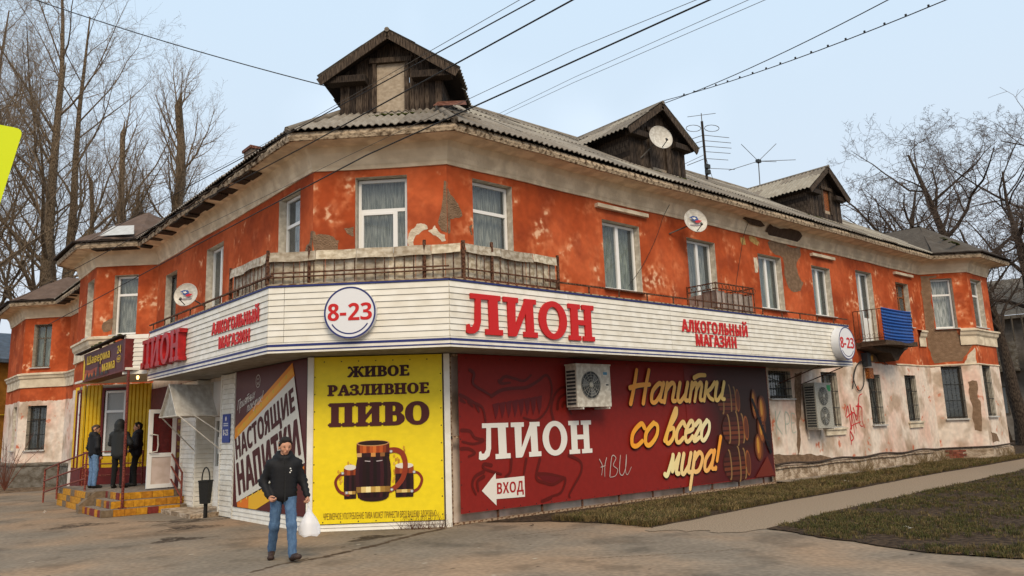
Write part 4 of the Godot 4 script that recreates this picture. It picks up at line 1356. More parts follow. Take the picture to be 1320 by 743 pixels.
func shop() -> void:
	var c := thing("shop_canopy", "long white boarded shop canopy with red letters, blue bands and round hour signs", "canopy", FAS_C.p(0, 3.16))
	var pan := [[FAS_L, [0.0, 2.4, 4.85, 7.23]], [FAS_C, [0.0, 0.28, 3.218]], [FAS_R, [0.0, 2.9, 6.1, 9.2, 12.2, 14.41]]]
	for q in pan:
		var f: Face = q[0]
		var js: Array = q[1]
		for k in js.size() - 1:
			for i in 9:
				lap_board(c, f, js[k] + (0.004 if k > 0 else 0.0), js[k + 1] - 0.004, 3.345 + i * 0.1095, 3.345 + (i + 1) * 0.1095, 0.0, MAT["siding" if (i + k) % 3 else "siding_b"])
		var bk := MB.new()
		fbox(bk, f, 0.0, f.L, 3.18, 4.36, -0.06, -0.012)
		part(c, "backing", bk, MAT["gap"])
		var lo := MB.new()
		fbox(lo, f, 0.0, f.L, 3.16, 3.34, -0.012, 0.016)
		part(c, "lower_band", lo, MAT["siding"])
		for y in [[3.195, 3.22], [3.27, 3.312], [4.332, 4.362]]:
			var bd := MB.new()
			fbox(bd, f, 0.0, f.L, y[0], y[1], -0.005, 0.021 if y[0] < 4 else 0.026)
			part(c, "blue_stripe", bd, MAT["blue_band"])
		var cp := MB.new()
		fbox(cp, f, 0.0, f.L, 4.364, 4.385, -0.1, 0.03)
		part(c, "top_flashing", cp, mat("flashing", hx("a9997f"), 0.6, TEX["rust"], 1.0, 0.2))
	# decks between wall and fascia
	var dk := MB.new()
	for y in [3.2, 4.35]:
		for q in [[Vector3(5.52, y, -20.3), Vector3(5.52, y, -13.1), Vector3(6.8, y, -14.14), Vector3(6.8, y, -20.3)], [Vector3(5.52, y, -13.1), Vector3(7.82, y, -10.91), Vector3(8.75, y, -12.18), Vector3(6.8, y, -14.14)], [Vector3(7.82, y, -10.91), Vector3(22.2, y, -10.91), Vector3(22.2, y, -12.18), Vector3(8.75, y, -12.18)]]:
			dk.quad(q[0], q[1], q[2], q[3])
			dk.quad(q[3] - UP * 0.02, q[2] - UP * 0.02, q[1] - UP * 0.02, q[0] - UP * 0.02)
	part(c, "deck", dk, mat("deck", hx("8f8a80"), 0.8, TEX["blot"], 0.6))
	var ec := MB.new()
	ec.box(Vector3(22.2, 3.77, -11.54), Vector3(0.03, 1.2, 1.26)); ec.box(Vector3(6.15, 3.77, -20.31), Vector3(1.28, 1.2, 0.03))
	part(c, "end_cap", ec, MAT["siding_b"])
	# white boarded return beside the cafe sign
	var rt := Face.new(5.02, -20.78, 5.47, -20.36)
	for i in 9: lap_board(c, rt, 0.0, rt.L, 3.345 + i * 0.1095, 3.345 + (i + 1) * 0.1095, 0.0, MAT["siding"])
	# low pipe rail on top
	var fr2 := Face.new(10.2, -10.9, 22.35, -10.9)
	for q in [[fr2, 0.0, fr2.L], [FAS_L, -0.25, FAS_L.L]]:
		var f2: Face = q[0]
		var rl := MB.new()
		rl.bar(f2.p(q[1], 4.565, -0.05), f2.p(q[2], 4.565, -0.05), 0.04, 0.03)
		part(c, "rail", rl, MAT["rusty"])
		var s: float = q[1] + 0.3
		while s < q[2]:
			var po := MB.new()
			po.bar(f2.p(s, 4.37, -0.05), f2.p(s, 4.56, -0.05), 0.025, 0.025)
			part(c, "rail_post", po, MAT["rusty"])
			s += 0.92
	var rc := MB.new()
	rc.bar(FAS_C.p(0, 4.6, -0.05), FAS_C.p(FAS_C.L, 4.6, -0.05), 0.03, 0.025)
	part(c, "rail", rc, MAT["rusty"])
	# struts to the wall at the open end
	for x in [20.6, 21.9]:
		var st := MB.new()
		st.tube([Vector3(x, 3.15, -11.0), Vector3(x - 0.3, 2.72, -12.18)], [0.015], 6)
		part(c, "strut", st, MAT["rusty"])
	# lettering
	var big := group_node(c, "shop_name")
	slab_word(big, FAS_R, 0.33, 3.57, 3.40, 4.13, 0.02, 0.06, MAT["red_letter"])
	var lft := group_node(c, "box_letter_name")
	slab_word(lft, FAS_L, 0.02, 2.93, 3.42, 4.12, 0.03, 0.2, MAT["red_box"])
	for q in [[FAS_R, 14.30 - 7.82, 2.62, 3.77, 0.37, 14.79 - 7.82, 1.61, 3.465, 0.275], [FAS_L, -15.88 + 20.33, 2.4, 3.79, 0.32, -15.46 + 20.33, 1.57, 3.47, 0.23]]:
		text_on(c, "lettering", q[0], "АЛКОГОЛЬНЫЙ", false, true, Vector2(q[1], q[3]), Vector2(q[2], 0), Vector2(0, q[4]), 0.022, 0.012, MAT["red_letter"], 0.006)
		text_on(c, "lettering", q[0], "МАГАЗИН", false, true, Vector2(q[5], q[7]), Vector2(q[6], 0), Vector2(0, q[8]), 0.022, 0.012, MAT["red_letter"], 0.006)
	round_sign(c, FAS_C, 1.49, 3.81, 0.46, 0.13)
	round_sign(c, FAS_R, 13.72, 3.79, 0.47, 0.26)

	# white boarded shop front with its entrance
	var sf := thing("storefront", "white boarded shop entrance with recessed door below the canopy", "shop front", SHOP_L.o)
	for q in [[0.0, 1.15], [2.78, 3.66]]:
		for i in 28:
			lap_board(sf, SHOP_L, q[0] + 0.05, q[1] - 0.05, 0.02 + i * 0.112, 0.02 + (i + 1) * 0.112, -0.02, MAT["siding" if i % 2 else "siding_b"])
		for s in [q[0], q[1] - 0.05]:
			var tr := MB.new()
			fbox(tr, SHOP_L, s, s + 0.05, 0.0, 3.16, -0.06, 0.012)
			part(sf, "corner_trim", tr, MAT["siding"])
		var slots := MB.new()
		for i in 27: fbox(slots, SHOP_L, q[1] - 0.035, q[1] - 0.018, 0.07 + i * 0.112, 0.12 + i * 0.112, 0.005, 0.0135)
		part(sf, "trim_slots", slots, MAT["gap"])
		var bk2 := MB.new()
		fbox(bk2, SHOP_L, q[0] + 0.02, q[1] - 0.02, 0.0, 3.16, -0.3, -0.04)
		part(sf, "backing", bk2, MAT["gap"])
	# recess sides and lintel
	for e in [[1.15, 1], [2.78, -1]]:
		var sf2 := Face.new(6.5, -20.9 + e[0], 7.0, -20.9 + e[0]) if e[1] > 0 else Face.new(7.0, -20.9 + e[0], 6.5, -20.9 + e[0])
		for i in 28: lap_board(sf, sf2, 0.01, 0.49, 0.02 + i * 0.112, 0.02 + (i + 1) * 0.112, 0.0, MAT["siding_b"])
	var li := MB.new()
	fbox(li, SHOP_L, 1.16, 2.77, 2.25, 3.16, -0.42, -0.38)
	part(sf, "transom_panel", li, MAT["pvc"])
	var DF := SHOP_L.moved(-0.44)
	for q in [[1.18, 1.95], [1.97, 2.75]]:
		var fr := MB.new()
		fbox(fr, DF, q[0], q[0] + 0.09, 0.1, 2.24, -0.05, 0.0); fbox(fr, DF, q[1] - 0.09, q[1], 0.1, 2.24, -0.05, 0.0)
		fbox(fr, DF, q[0] + 0.09, q[1] - 0.09, 2.14, 2.24, -0.05, 0.0); fbox(fr, DF, q[0] + 0.09, q[1] - 0.09, 0.1, 0.2, -0.05, 0.0)
		fbox(fr, DF, q[0] + 0.09, q[1] - 0.09, 0.95, 1.05, -0.05, 0.0); fbox(fr, DF, q[0] + 0.09, q[1] - 0.09, 0.2, 0.95, -0.04, -0.015)
		var dr := part(sf, "door", fr, MAT["pvc"])
		var pn := MB.new()
		fbox(pn, DF, q[0] + 0.085, q[1] - 0.085, 1.045, 2.145, -0.03, -0.022)
		part(dr, "pane", pn, MAT["glass"])
		var st2 := MB.new()
		fbox(st2, DF, q[0] + 0.2, q[1] - 0.25, 1.35, 1.75, -0.019, -0.016)
		part(dr, "sticker", st2, MAT["ink_white"])
		var hd := MB.new()
		hd.tube([DF.p(q[1] - 0.05, 0.95, 0.0), DF.p(q[1] - 0.05, 0.97, 0.05), DF.p(q[1] - 0.05, 1.23, 0.05), DF.p(q[1] - 0.05, 1.25, 0.0)], [0.012], 6)
		part(dr, "handle", hd, MAT["white_metal"])
	var ds := MB.new()
	fbox(ds, SHOP_L, 0.75, 2.85, -0.1, 0.1, -0.44, 0.62)
	part(sf, "door_step", ds, MAT["plinth"])
	# posts and skirts round the banners
	for q in [SHOP_C.p(0, 0), SHOP_C.p(SHOP_C.L, 0)]:
		var po2 := MB.new()
		po2.bar(q + Vector3(0.02, 0, 0.02), q + Vector3(0.02, 3.16, 0.02), 0.11, 0.11, SHOP_C.u)
		part(sf, "corner_post", po2, MAT["siding"])
	for i in 3: lap_board(sf, SHOP_L, 3.68, 7.3, 0.0 + i * 0.085, 0.085 * (i + 1), -0.015, MAT["siding"])
	for i in 2: lap_board(sf, SHOP_C, 0.06, SHOP_C.L - 0.06, i * 0.06, 0.06 * (i + 1), -0.02, MAT["siding"])
	var wl := MB.new()
	fbox(wl, SHOP_L, 3.66, 7.33, 0.0, 3.16, -0.25, -0.05); fbox(wl, SHOP_C, 0.05, SHOP_C.L - 0.05, 0.0, 3.16, -0.2, -0.05)
	part(sf, "backing", wl, MAT["gap"])
	# pipe frame behind the long banner
	for q in [[0.05, 0.03, 10.95, 0.03], [0.05, 3.14, 10.95, 3.14], [10.92, 0.03, 10.92, 3.16], [0.1, 0.03, 0.1, 3.16], [0.05, 1.6, 10.9, 1.6]]:
		var pi2 := MB.new()
		pi2.bar(SHOP_R.p(q[0], q[1], 0.0), SHOP_R.p(q[2], q[3], 0.0), 0.045, 0.045, SHOP_R.nn)
		part(sf, "frame_pipe", pi2, mat("pipe_old", hx("a08a72"), 0.7, TEX["rust"], 1.5))
	for k in 9:
		var pi3 := MB.new()
		pi3.bar(SHOP_R.p(1.2 + k * 1.15, 0.03, -0.02), SHOP_R.p(1.2 + k * 1.15, 3.14, -0.02), 0.04, 0.03, SHOP_R.nn)
		part(sf, "frame_pipe", pi3, MAT["rusty"])

# ---------------------------------------------------------------- banners
func sheet(p: Node3D, f: Face, s0: float, s1: float, y0: float, y1: float, d: float, m: Material) -> void:
	var mb := MB.new() # a slightly slack printed sheet
	var nx := maxi(6, int((s1 - s0) / 0.35))
	var ny := 8
	var D := func(i: int, j: int) -> Vector3:
		var s := lerpf(s0, s1, float(i) / nx)
		var y := lerpf(y0, y1, float(j) / ny)
		var e := 0.0 if j == 0 or j == ny or i == 0 or i == nx else -0.006 - 0.004 * sin(i * 1.7 + j * 0.9)
		return f.p(s, y, d + e)
	for i in nx:
		for j in ny: mb.quad(D.call(i, j), D.call(i + 1, j), D.call(i + 1, j + 1), D.call(i, j + 1))
	part(p, "sheet", mb, m)
func eyelets(p: Node3D, f: Face, s0: float, s1: float, y0: float, y1: float, d: float, step: float) -> void:
	var mb := MB.new()
	var y := y0 + 0.1
	while y < y1:
		for s in [s0 + 0.03, s1 - 0.03]: mb.lathe(f.p(s, y, d), [Vector2(0.012, 0), Vector2(0.01, 0.006), Vector2(0.0, 0.006)], 7, Basis(f.u, f.nn, -UP))
		y += step
	var x := s0 + 0.2
	while x < s1:
		for yy in [y0 + 0.03, y1 - 0.03]: mb.lathe(f.p(x, yy, d), [Vector2(0.012, 0), Vector2(0.01, 0.006), Vector2(0.0, 0.006)], 7, Basis(f.u, f.nn, -UP))
		x += step
	part(p, "eyelets", mb, MAT["black_metal"])
func art(mb: MB, f: Face, a: Array, d: float, c: String) -> void:
	mb.col = lin(c)
	flat_poly(mb, f, V2(a), d)
	mb.col = Color.WHITE
func oval(s: float, y: float, rs: float, ry: float, n := 24) -> Array:
	var r := []
	for k in n:
		r.append(s + cos(TAU * k / n) * rs); r.append(y + sin(TAU * k / n) * ry)
	return r
# a vertical band of a barrel or mug: pieces side by side in the given colours, from s0 to s1, bulging by g
func staves(mb: MB, f: Face, s0: float, s1: float, y0: float, y1: float, g: float, cols: Array, d: float) -> void:
	var n := cols.size()
	for k in n:
		var a := float(k) / n
		var b := float(k + 1) / n
		var pa := []
		for q in 5:
			var t := q / 4.0
			var bul := g * (1.0 - pow(2.0 * t - 1.0, 2))
			pa.append(Vector2(lerpf(s0 - bul, s1 + bul, a), lerpf(y0, y1, t)))
		var pb := []
		for q in 5:
			var t2 := 1.0 - q / 4.0
			var bul2 := g * (1.0 - pow(2.0 * t2 - 1.0, 2))
			pb.append(Vector2(lerpf(s0 - bul2, s1 + bul2, b), lerpf(y0, y1, t2)))
		mb.col = lin(cols[k])
		flat_poly(mb, f, PackedVector2Array(pa + pb), d)
	mb.col = Color.WHITE

func banners() -> void:
	var vin := noise_tex("vinyl", 12, 0.02, Color(0.965, 0.965, 0.965), Color(1, 1, 1), 0.2, 0.8)
	# --- brown banner
	var p := thing("banner", "dark brown banner with slanted white lettering panel beside shop entrance", "banner", SHOP_L.p(3.7, 0.2))
	var f := SHOP_L
	var z0 := 20.9
	sheet(p, f, 3.72, 7.26, 0.26, 3.16, 0.012, mat("vinyl_brown", hx("551c1c"), 0.45, vin, 0.6))
	var mb := MB.new()
	art(mb, f, [z0 - 17.17, 1.93, z0 - 14.28, 3.13, z0 - 14.17, 2.86, z0 - 17.17, 1.66], 0.016, "e08a1e")
	art(mb, f, [z0 - 17.0, 1.9, z0 - 14.29, 3.03, z0 - 14.2, 2.92, z0 - 17.0, 1.76], 0.018, "eaa32a")
	art(mb, f, [z0 - 16.93, 0.35, z0 - 13.70, 1.17, z0 - 13.68, 0.94, z0 - 15.9, 0.27, z0 - 16.9, 0.265], 0.016, "e8b22a")
	art(mb, f, [z0 - 16.93, 0.36, z0 - 16.3, 0.52, z0 - 16.3, 0.27, z0 - 16.9, 0.27], 0.018, "e0781e")
	art(mb, f, [z0 - 14.1, 1.07, z0 - 13.70, 1.17, z0 - 13.68, 0.94, z0 - 14.05, 0.83], 0.018, "df7b22")
	for k in 9:
		art(mb, f, oval(z0 - 16.95 + k * 0.3, 1.88 + k * 0.124, 0.035, 0.045, 10), 0.020, "d4b234")
		if k < 7: art(mb, f, oval(z0 - 16.7 + k * 0.3, 0.4 + k * 0.078, 0.03, 0.035, 10), 0.020, "d9c04a")
	art(mb, f, [z0 - 17.19, 1.66, z0 - 14.19, 2.86, z0 - 13.67, 1.23, z0 - 16.95, 0.36], 0.020, "d6d2c6")
	script_line(mb, f, "Приятных", Vector2(z0 - 17.05, 2.32), 0.12, 0.95, 0.018, 0.016, lin("d8d2c8"), lin("d8d2c8"), 0.25, 0.24)
	script_line(mb, f, "покупок!", Vector2(z0 - 16.5, 2.26), 0.12, 0.85, 0.018, 0.016, lin("d8d2c8"), lin("d8d2c8"), 0.25, 0.24)
	var sm := []
	for k in 15: sm.append(z0 - 15.95 + 0.11 * cos(TAU * k / 14)); sm.append(2.88 + 0.13 * sin(TAU * k / 14))
	stroke(mb, f, V2(sm), 0.014, 0.014, 0.016, lin("cfc8be"), lin("cfc8be"))
	stroke(mb, f, V2([z0 - 16.0, 2.86, z0 - 15.95, 2.81, z0 - 15.9, 2.86]), 0.014, 0.014, 0.016, lin("cfc8be"), lin("cfc8be"))
	stroke(mb, f, V2([z0 - 15.98, 2.94, z0 - 15.98, 2.91]), 0.014, 0.014, 0.016, lin("cfc8be"), lin("cfc8be"))
	stroke(mb, f, V2([z0 - 15.92, 2.94, z0 - 15.92, 2.91]), 0.014, 0.014, 0.016, lin("cfc8be"), lin("cfc8be"))
	part(p, "print", mb, MAT["print"])
	text_on(p, "lettering", f, "НАСТОЯЩИЕ", false, true, Vector2(z0 - 16.99, 1.13), Vector2(2.90, 0.96), Vector2(-0.14, 0.55), 0.023, 0.001, MAT["ink_brown"], 0.012)
	text_on(p, "lettering", f, "НАПИТКИ", false, true, Vector2(z0 - 16.81, 0.52), Vector2(2.97, 0.87), Vector2(-0.2, 0.64), 0.023, 0.001, MAT["ink_brown"], 0.02)
	# --- yellow banner
	var y := thing("banner", "bright yellow banner printed with dark beer mugs on the cut-off corner", "banner", SHOP_C.p(0.06, 0.1))
	var fc := SHOP_C
	sheet(y, fc, 0.07, 2.47, 0.13, 3.16, 0.012, mat("vinyl_yellow", hx("eed41c"), 0.42, vin, 0.6))
	eyelets(y, fc, 0.07, 2.47, 0.13, 3.1, 0.013, 0.32)
	text_on(y, "lettering", fc, "ЖИВОЕ", true, true, Vector2(0.71, 2.775), Vector2(1.14, 0), Vector2(0, 0.19), 0.015, 0.001, MAT["ink_dark"], 0.010)
	text_on(y, "lettering", fc, "РАЗЛИВНОЕ", true, true, Vector2(0.34, 2.437), Vector2(1.88, 0), Vector2(0, 0.19), 0.015, 0.001, MAT["ink_brown"], 0.010)
	text_on(y, "lettering", fc, "ПИВО", true, true, Vector2(0.37, 1.88), Vector2(1.83, -0.01), Vector2(0, 0.40), 0.015, 0.001, MAT["ink_brown"], 0.024)
	text_on(y, "lettering", fc, "ЧРЕЗМЕРНОЕ УПОТРЕБЛЕНИЕ ПИВА МОЖЕТ ПРИНЕСТИ ВРЕД ВАШЕМУ ЗДОРОВЬЮ.", false, false, Vector2(0.28, 0.175), Vector2(2.06, -0.01), Vector2(0, 0.145), 0.015, 0.001, MAT["ink_brown"])
	var m2 := MB.new()
	# ears of barley
	for q in [[0.82, 0.95, 0.74, 1.2], [0.86, 0.8, 0.80, 1.1], [1.56, 0.85, 1.64, 1.25], [1.62, 1.1, 1.76, 1.45], [0.6, 0.85, 0.56, 1.05], [1.58, 0.9, 1.58, 1.3]]:
		for k in 7:
			var t := k / 6.0
			art(m2, fc, oval(lerpf(q[0], q[2], t) + 0.016 * (1 if k % 2 else -1), lerpf(q[1], q[3], t), 0.018, 0.032, 8), 0.014 + 0.0003 * k, ["c9982c", "d6ad48", "b98322"][k % 3])
	# small mugs behind
	for q in [[0.665, 0.86, -1.0], [1.60, 1.90, 1.0]]:
		var hs: float = q[0] if q[2] < 0 else q[1]
		stroke(m2, fc, V2([hs - 0.02 * q[2], 1.0, hs + 0.1 * q[2], 0.98, hs + 0.17 * q[2], 0.86, hs + 0.1 * q[2], 0.70, hs - 0.06 * q[2], 0.63]), 0.045, 0.055, 0.016, lin("6b2415"), lin("7e2f18"))
		staves(m2, fc, q[0] - 0.01, q[1] + 0.01, 0.56, 1.06, 0.01, ["2b0f14", "1c0a0e", "32141a", "1a080c", "2b1014"], 0.0185)
		staves(m2, fc, q[0] - 0.02, q[1] + 0.02, 0.98, 1.10, 0.0, ["7d3216", "a04a1e", "6b2a14", "8f3f1a"], 0.0192)
		staves(m2, fc, q[0] + 0.0, q[1] - 0.0, 0.64, 0.695, 0.0, ["b9944e", "dcc27c", "a8823c"], 0.0196)
		art(m2, fc, oval((q[0] + q[1]) * 0.5, 1.12, (q[1] - q[0]) * 0.55, 0.05, 20), 0.0200, "d8d2c4")
	# the big mug
	stroke(m2, fc, V2([1.46, 1.40, 1.60, 1.405, 1.72, 1.33, 1.77, 1.14, 1.73, 0.92, 1.62, 0.77, 1.49, 0.69]), 0.10, 0.085, 0.0205, lin("6a2214"), lin("8a3217"))
	art(m2, fc, oval(1.185, 0.575, 0.26, 0.075, 28), 0.0226, "2a1014")
	staves(m2, fc, 0.905, 1.46, 0.57, 1.36, 0.05, ["33151a", "24090e", "1d0709", "160508", "2a0c10", "1c0709", "250b0f", "3a1418", "1a0609", "2b1013"], 0.0230)
	staves(m2, fc, 0.885, 1.48, 1.30, 1.375, 0.0, ["c9a06a", "2a1010", "301418", "c98a48", "301212", "8a5a30", "1f0a0c"], 0.0236)
	staves(m2, fc, 0.88, 1.475, 1.37, 1.55, 0.005, ["5f2410", "a44a1c", "c05f24", "8a3814", "b3531e", "cb6a2a", "9a4216", "b2521e", "84360f", "5a200d"], 0.0242)
	art(m2, fc, oval(1.178, 1.545, 0.30, 0.055, 30), 0.0248, "b98a58")
	art(m2, fc, oval(1.178, 1.548, 0.275, 0.042, 30), 0.0254, "2a0e0c")
	staves(m2, fc, 0.875, 1.485, 0.665, 0.765, 0.0, ["8c6a30", "d8bd78", "efe0a8", "b9944a", "d6b868", "a07a36", "8a662c"], 0.0260)
	for q in [[1.51, 1.385], [1.52, 0.70], [1.885, 0.66], [0.70, 0.67], [1.93, 1.0], [0.625, 1.02]]:
		art(m2, fc, oval(q[0], q[1], 0.03, 0.028, 12), 0.0265, "8f8f92")
		art(m2, fc, oval(q[0], q[1], 0.017, 0.016, 10), 0.0270, "d0d0d2")
	art(m2, fc, [1.03, 1.235, 1.13, 1.225, 1.13, 1.21, 1.03, 1.22], 0.0262, "b8aeb0")
	art(m2, fc, [1.24, 1.225, 1.35, 1.235, 1.35, 1.22, 1.24, 1.21], 0.0262, "b8aeb0")
	part(y, "print", m2, MAT["print"])
	# --- long red banner
	var r := thing("banner", "long deep red banner with white shop name, gold script and barrels", "banner", SHOP_R.p(0.25, 0.1))
	var fr := SHOP_R
	sheet(r, fr, 0.27, 10.9, 0.2, 3.17, 0.035, mat("vinyl_red", hx("841b11"), 0.6, vin, 0.6))
	eyelets(r, fr, 0.27, 10.9, 0.2, 3.12, 0.036, 0.42)
	var m3 := MB.new()
	# dark cellar part of the print: brown fading into black, by vertex
	var cols := [[7.2, "841b11"], [7.9, "5c140d"], [8.6, "36100b"], [9.4, "2a0d09"], [10.3, "2c0f08"], [10.88, "1a0a07"]]
	for k in cols.size() - 1:
		for j in 6:
			var ya := lerpf(0.22, 3.14, j / 6.0)
			var yb := lerpf(0.22, 3.14, (j + 1) / 6.0)
			var i0 := m3.v.size()
			for q in [[cols[k], ya, j], [cols[k + 1], ya, j], [cols[k + 1], yb, j + 1], [cols[k], yb, j + 1]]:
				var cc: Color = lin(q[0][1])
				if q[2] <= 1: cc = cc.lerp(lin("5c1811"), 0.55)
				if q[2] >= 5: cc = cc.lerp(lin("4a120e"), 0.4)
				m3.col = cc
				m3.vert(fr.p(q[0][0], q[1], 0.038), fr.nn)
			m3.tri_i(i0, i0 + 1, i0 + 2); m3.tri_i(i0, i0 + 2, i0 + 3)
	m3.col = Color.WHITE
	part(r, "cellar_print", m3, MAT["print"])
	m3 = MB.new()
	# emblem: a rearing lion in darker red lines
	var dk := lin("5a100c")
	for l in [[1.30, 2.65, 1.43, 2.75, 1.66, 2.72, 1.93, 2.67, 2.13, 2.79], [1.27, 2.66, 1.33, 2.61, 1.56, 2.63],
		[1.07, 2.36, 1.33, 2.48, 1.65, 2.52, 1.99, 2.54, 2.31, 2.67, 2.56, 2.80, 2.69, 2.62, 2.66, 2.31, 2.48, 2.02, 2.20, 1.87, 1.89, 1.93],
		[0.31, 2.38, 0.45, 2.33, 0.63, 2.24, 0.84, 2.14, 0.91, 1.88], [0.56, 2.86, 0.66, 2.79, 0.63, 2.60, 0.88, 2.46, 1.10, 2.36],
		[0.33, 2.29, 0.42, 2.24], [0.51, 2.26, 0.60, 2.17], [0.69, 2.19, 0.75, 2.07], [2.72, 1.84, 2.66, 2.10, 2.77, 2.38, 2.98, 2.54, 3.24, 2.53],
		[2.84, 2.10, 2.89, 2.30, 3.08, 2.41], [2.99, 2.15, 3.07, 2.23, 3.24, 1.99],
		[2.29, 1.09, 2.17, 0.73, 2.41, 0.61, 2.65, 0.57, 2.98, 0.67, 2.85, 0.40, 2.56, 0.33, 2.32, 0.27, 2.3, 0.25], [2.21, 0.80, 2.52, 0.78, 2.94, 0.69],
		[3.11, 1.13, 3.44, 0.98, 3.45, 0.77, 3.22, 0.50, 3.07, 0.33, 3.09, 0.27], [2.3, 0.26, 2.4, 0.27, 2.56, 0.3],
		[1.02, 1.04, 0.84, 1.07, 0.86, 0.98, 1.26, 0.86], [0.83, 0.93, 0.62, 0.85, 0.55, 0.70, 0.63, 0.53], [0.83, 0.84, 0.68, 0.76, 0.69, 0.59],
		[0.32, 1.72, 0.52, 1.70, 0.64, 1.57, 0.85, 1.52, 0.61, 1.46, 0.34, 1.51], [0.31, 1.38, 0.49, 1.37, 0.63, 1.29, 0.48, 1.23], [1.53, 1.13, 1.49, 0.89, 1.36, 0.80], [1.92, 1.11, 1.84, 0.82]]:
		stroke(m3, fr, V2(l), 0.075, 0.045, 0.037, dk, dk)
	for k in 8: # mane
		var q0 := 1.16 + k * 0.165
		art(m3, fr, [q0 - 0.07, 2.2 + k * 0.02, q0 + 0.1, 2.24 + k * 0.02, q0 + 0.07, 2.05 + k * 0.012, q0 + 0.0, 1.9 + k * 0.012], 0.0368, "5e120d")
	art(m3, fr, [2.2, 0.78, 2.6, 0.80, 2.95, 0.68, 2.62, 0.60, 2.35, 0.66], 0.0366, "62130e")
	part(r, "lion_emblem", m3, MAT["print"])
	m3 = MB.new()
	# arrow to the entrance
	art(m3, fr, [0.77, 0.58, 1.12, 0.89, 1.12, 0.775, 1.85, 0.785, 1.85, 0.385, 1.12, 0.40, 1.12, 0.28], 0.041, "ddd9d0")
	part(r, "arrow", m3, MAT["print"])
	m3 = MB.new()
	# barrels
	var bd := 0.0400
	for q in [[9.0, 2.25, 0.52, 0.42], [9.15, 0.62, 0.62, 0.46], [9.2, 1.52, 0.6, 0.45], [10.2, 1.0, 0.2, 0.36], [10.4, 1.5, 0.2, 0.4], [10.15, 2.15, 0.14, 0.4], [10.5, 2.0, 0.2, 0.38]]:
		var big: bool = q[2] > 0.4
		art(m3, fr, oval(q[0], q[1], q[2], q[3], 30), bd, "32130b" if big else "5a2e12")
		bd += 0.0007
		if big:
			for k in 6: # staves of the lying barrel
				var yy: float = q[1] + q[3] * (-0.75 + 0.27 * k)
				var hw: float = q[2] * sqrt(maxf(0.05, 1.0 - pow((yy - q[1]) / q[3], 2)))
				art(m3, fr, [q[0] - hw * 0.95, yy - 0.05, q[0] + hw * 0.9, yy - 0.05, q[0] + hw * 0.9, yy + 0.03, q[0] - hw * 0.95, yy + 0.03], bd, ["4a1f12", "5c2a18", "6a321c", "5a2716", "4d2013", "3d180e"][k])
			bd += 0.0007
			for sx in [-0.55, 0.1, 0.5]: # hoops
				var hp := []
				for z in 9:
					var an := PI * (0.5 - z / 8.0)
					hp.append(q[0] + q[2] * (sx + 0.12 * cos(an))); hp.append(q[1] + q[3] * 0.95 * sin(an) * sqrt(1.0 - sx * sx))
				stroke(m3, fr, V2(hp), 0.05, 0.05, bd, lin("6f5236"), lin("8a6a42"))
			bd += 0.0028
			art(m3, fr, oval(q[0] + q[2] * 0.78, q[1], q[2] * 0.2, q[3] * 0.72, 22), bd, "8a4f26")
			art(m3, fr, oval(q[0] + q[2] * 0.80, q[1], q[2] * 0.15, q[3] * 0.6, 22), bd + 0.0006, "5a2c16")
		else:
			art(m3, fr, oval(q[0] - 0.02, q[1], q[2] * 0.6, q[3] * 0.85, 20), bd, "8a4f1c")
			art(m3, fr, oval(q[0] - 0.04, q[1] + 0.05, q[2] * 0.3, q[3] * 0.6, 16), bd + 0.0006, "b57f30")
		bd += 0.0013
	art(m3, fr, [9.98, 2.3, 10.1, 2.3, 10.82, 0.85, 10.7, 0.8], bd, "120705")
	art(m3, fr, [9.9, 0.23, 10.55, 0.75, 10.85, 0.23], bd + 0.0006, "6a2414")
	for k in 6: art(m3, fr, [10.1 + k * 0.1, 2.06 - k * 0.21, 10.32 + k * 0.1, 2.0 - k * 0.21, 10.32 + k * 0.1, 1.96 - k * 0.21, 10.1 + k * 0.1, 2.02 - k * 0.21], bd + 0.0012, "2a140a")
	part(r, "barrel_print", m3, MAT["print"])
	m3 = MB.new()
	# gold script with a dark offset edge
	var gs := [["Напитки", 13.62, 2.19, 0.45, 3.72, "ee9a34", "eccb78"], ["со", 13.5, 1.23, 0.49, 1.0, "ee9a26", "eeb040"], ["всего", 14.75, 1.25, 0.47, 1.75, "eeb444", "ece4b4"], ["мира!", 14.72, 0.5, 0.46, 2.2, "ece2a8", "ee9a2a"]]
	for q in gs:
		script_line(m3, fr, q[0], Vector2(q[1] - 8.5 + 0.02, q[2] - 0.02), q[3], q[4], 0.13, 0.0665, lin("2a0c08"), lin("2a0c08"), 0.36, 0.02)
		script_line(m3, fr, q[0], Vector2(q[1] - 8.5, q[2]), q[3], q[4], 0.12, 0.0725, lin(q[5]), lin(q[6]), 0.36, 0.02)
	part(r, "gold_script", m3, MAT["print"])
	slab_word(group_node(r, "shop_name"), fr, 0.72, 3.82, 1.15, 1.84, 0.040, 0.041, MAT["ink_white"])
	text_on(r, "lettering", fr, "ВХОД", false, true, Vector2(1.14, 0.43), Vector2(0.68, 0), Vector2(0, 0.27), 0.044, 0.001, MAT["ink_red"])
	var gf := MB.new()
	for l in [[4.02, 1.0, 4.1, 0.85, 4.06, 0.66], [4.06, 0.83, 4.2, 0.86], [4.25, 1.02, 4.18, 0.85, 4.16, 0.62], [4.32, 0.62, 4.42, 1.04, 4.55, 1.0, 4.45, 0.85, 4.58, 0.75, 4.5, 0.62, 4.32, 0.6], [4.7, 1.05, 4.64, 0.7, 4.74, 0.62, 4.86, 0.8, 4.9, 1.06, 4.84, 0.72, 4.9, 0.62, 5.04, 0.78]]:
		stroke(gf, fr, V2(l), 0.022, 0.012, 0.046, lin("b9aaa2"), lin("b9aaa2"))
	part(r, "scrawl", gf, MAT["print"], "thin white scrawl on the red banner")

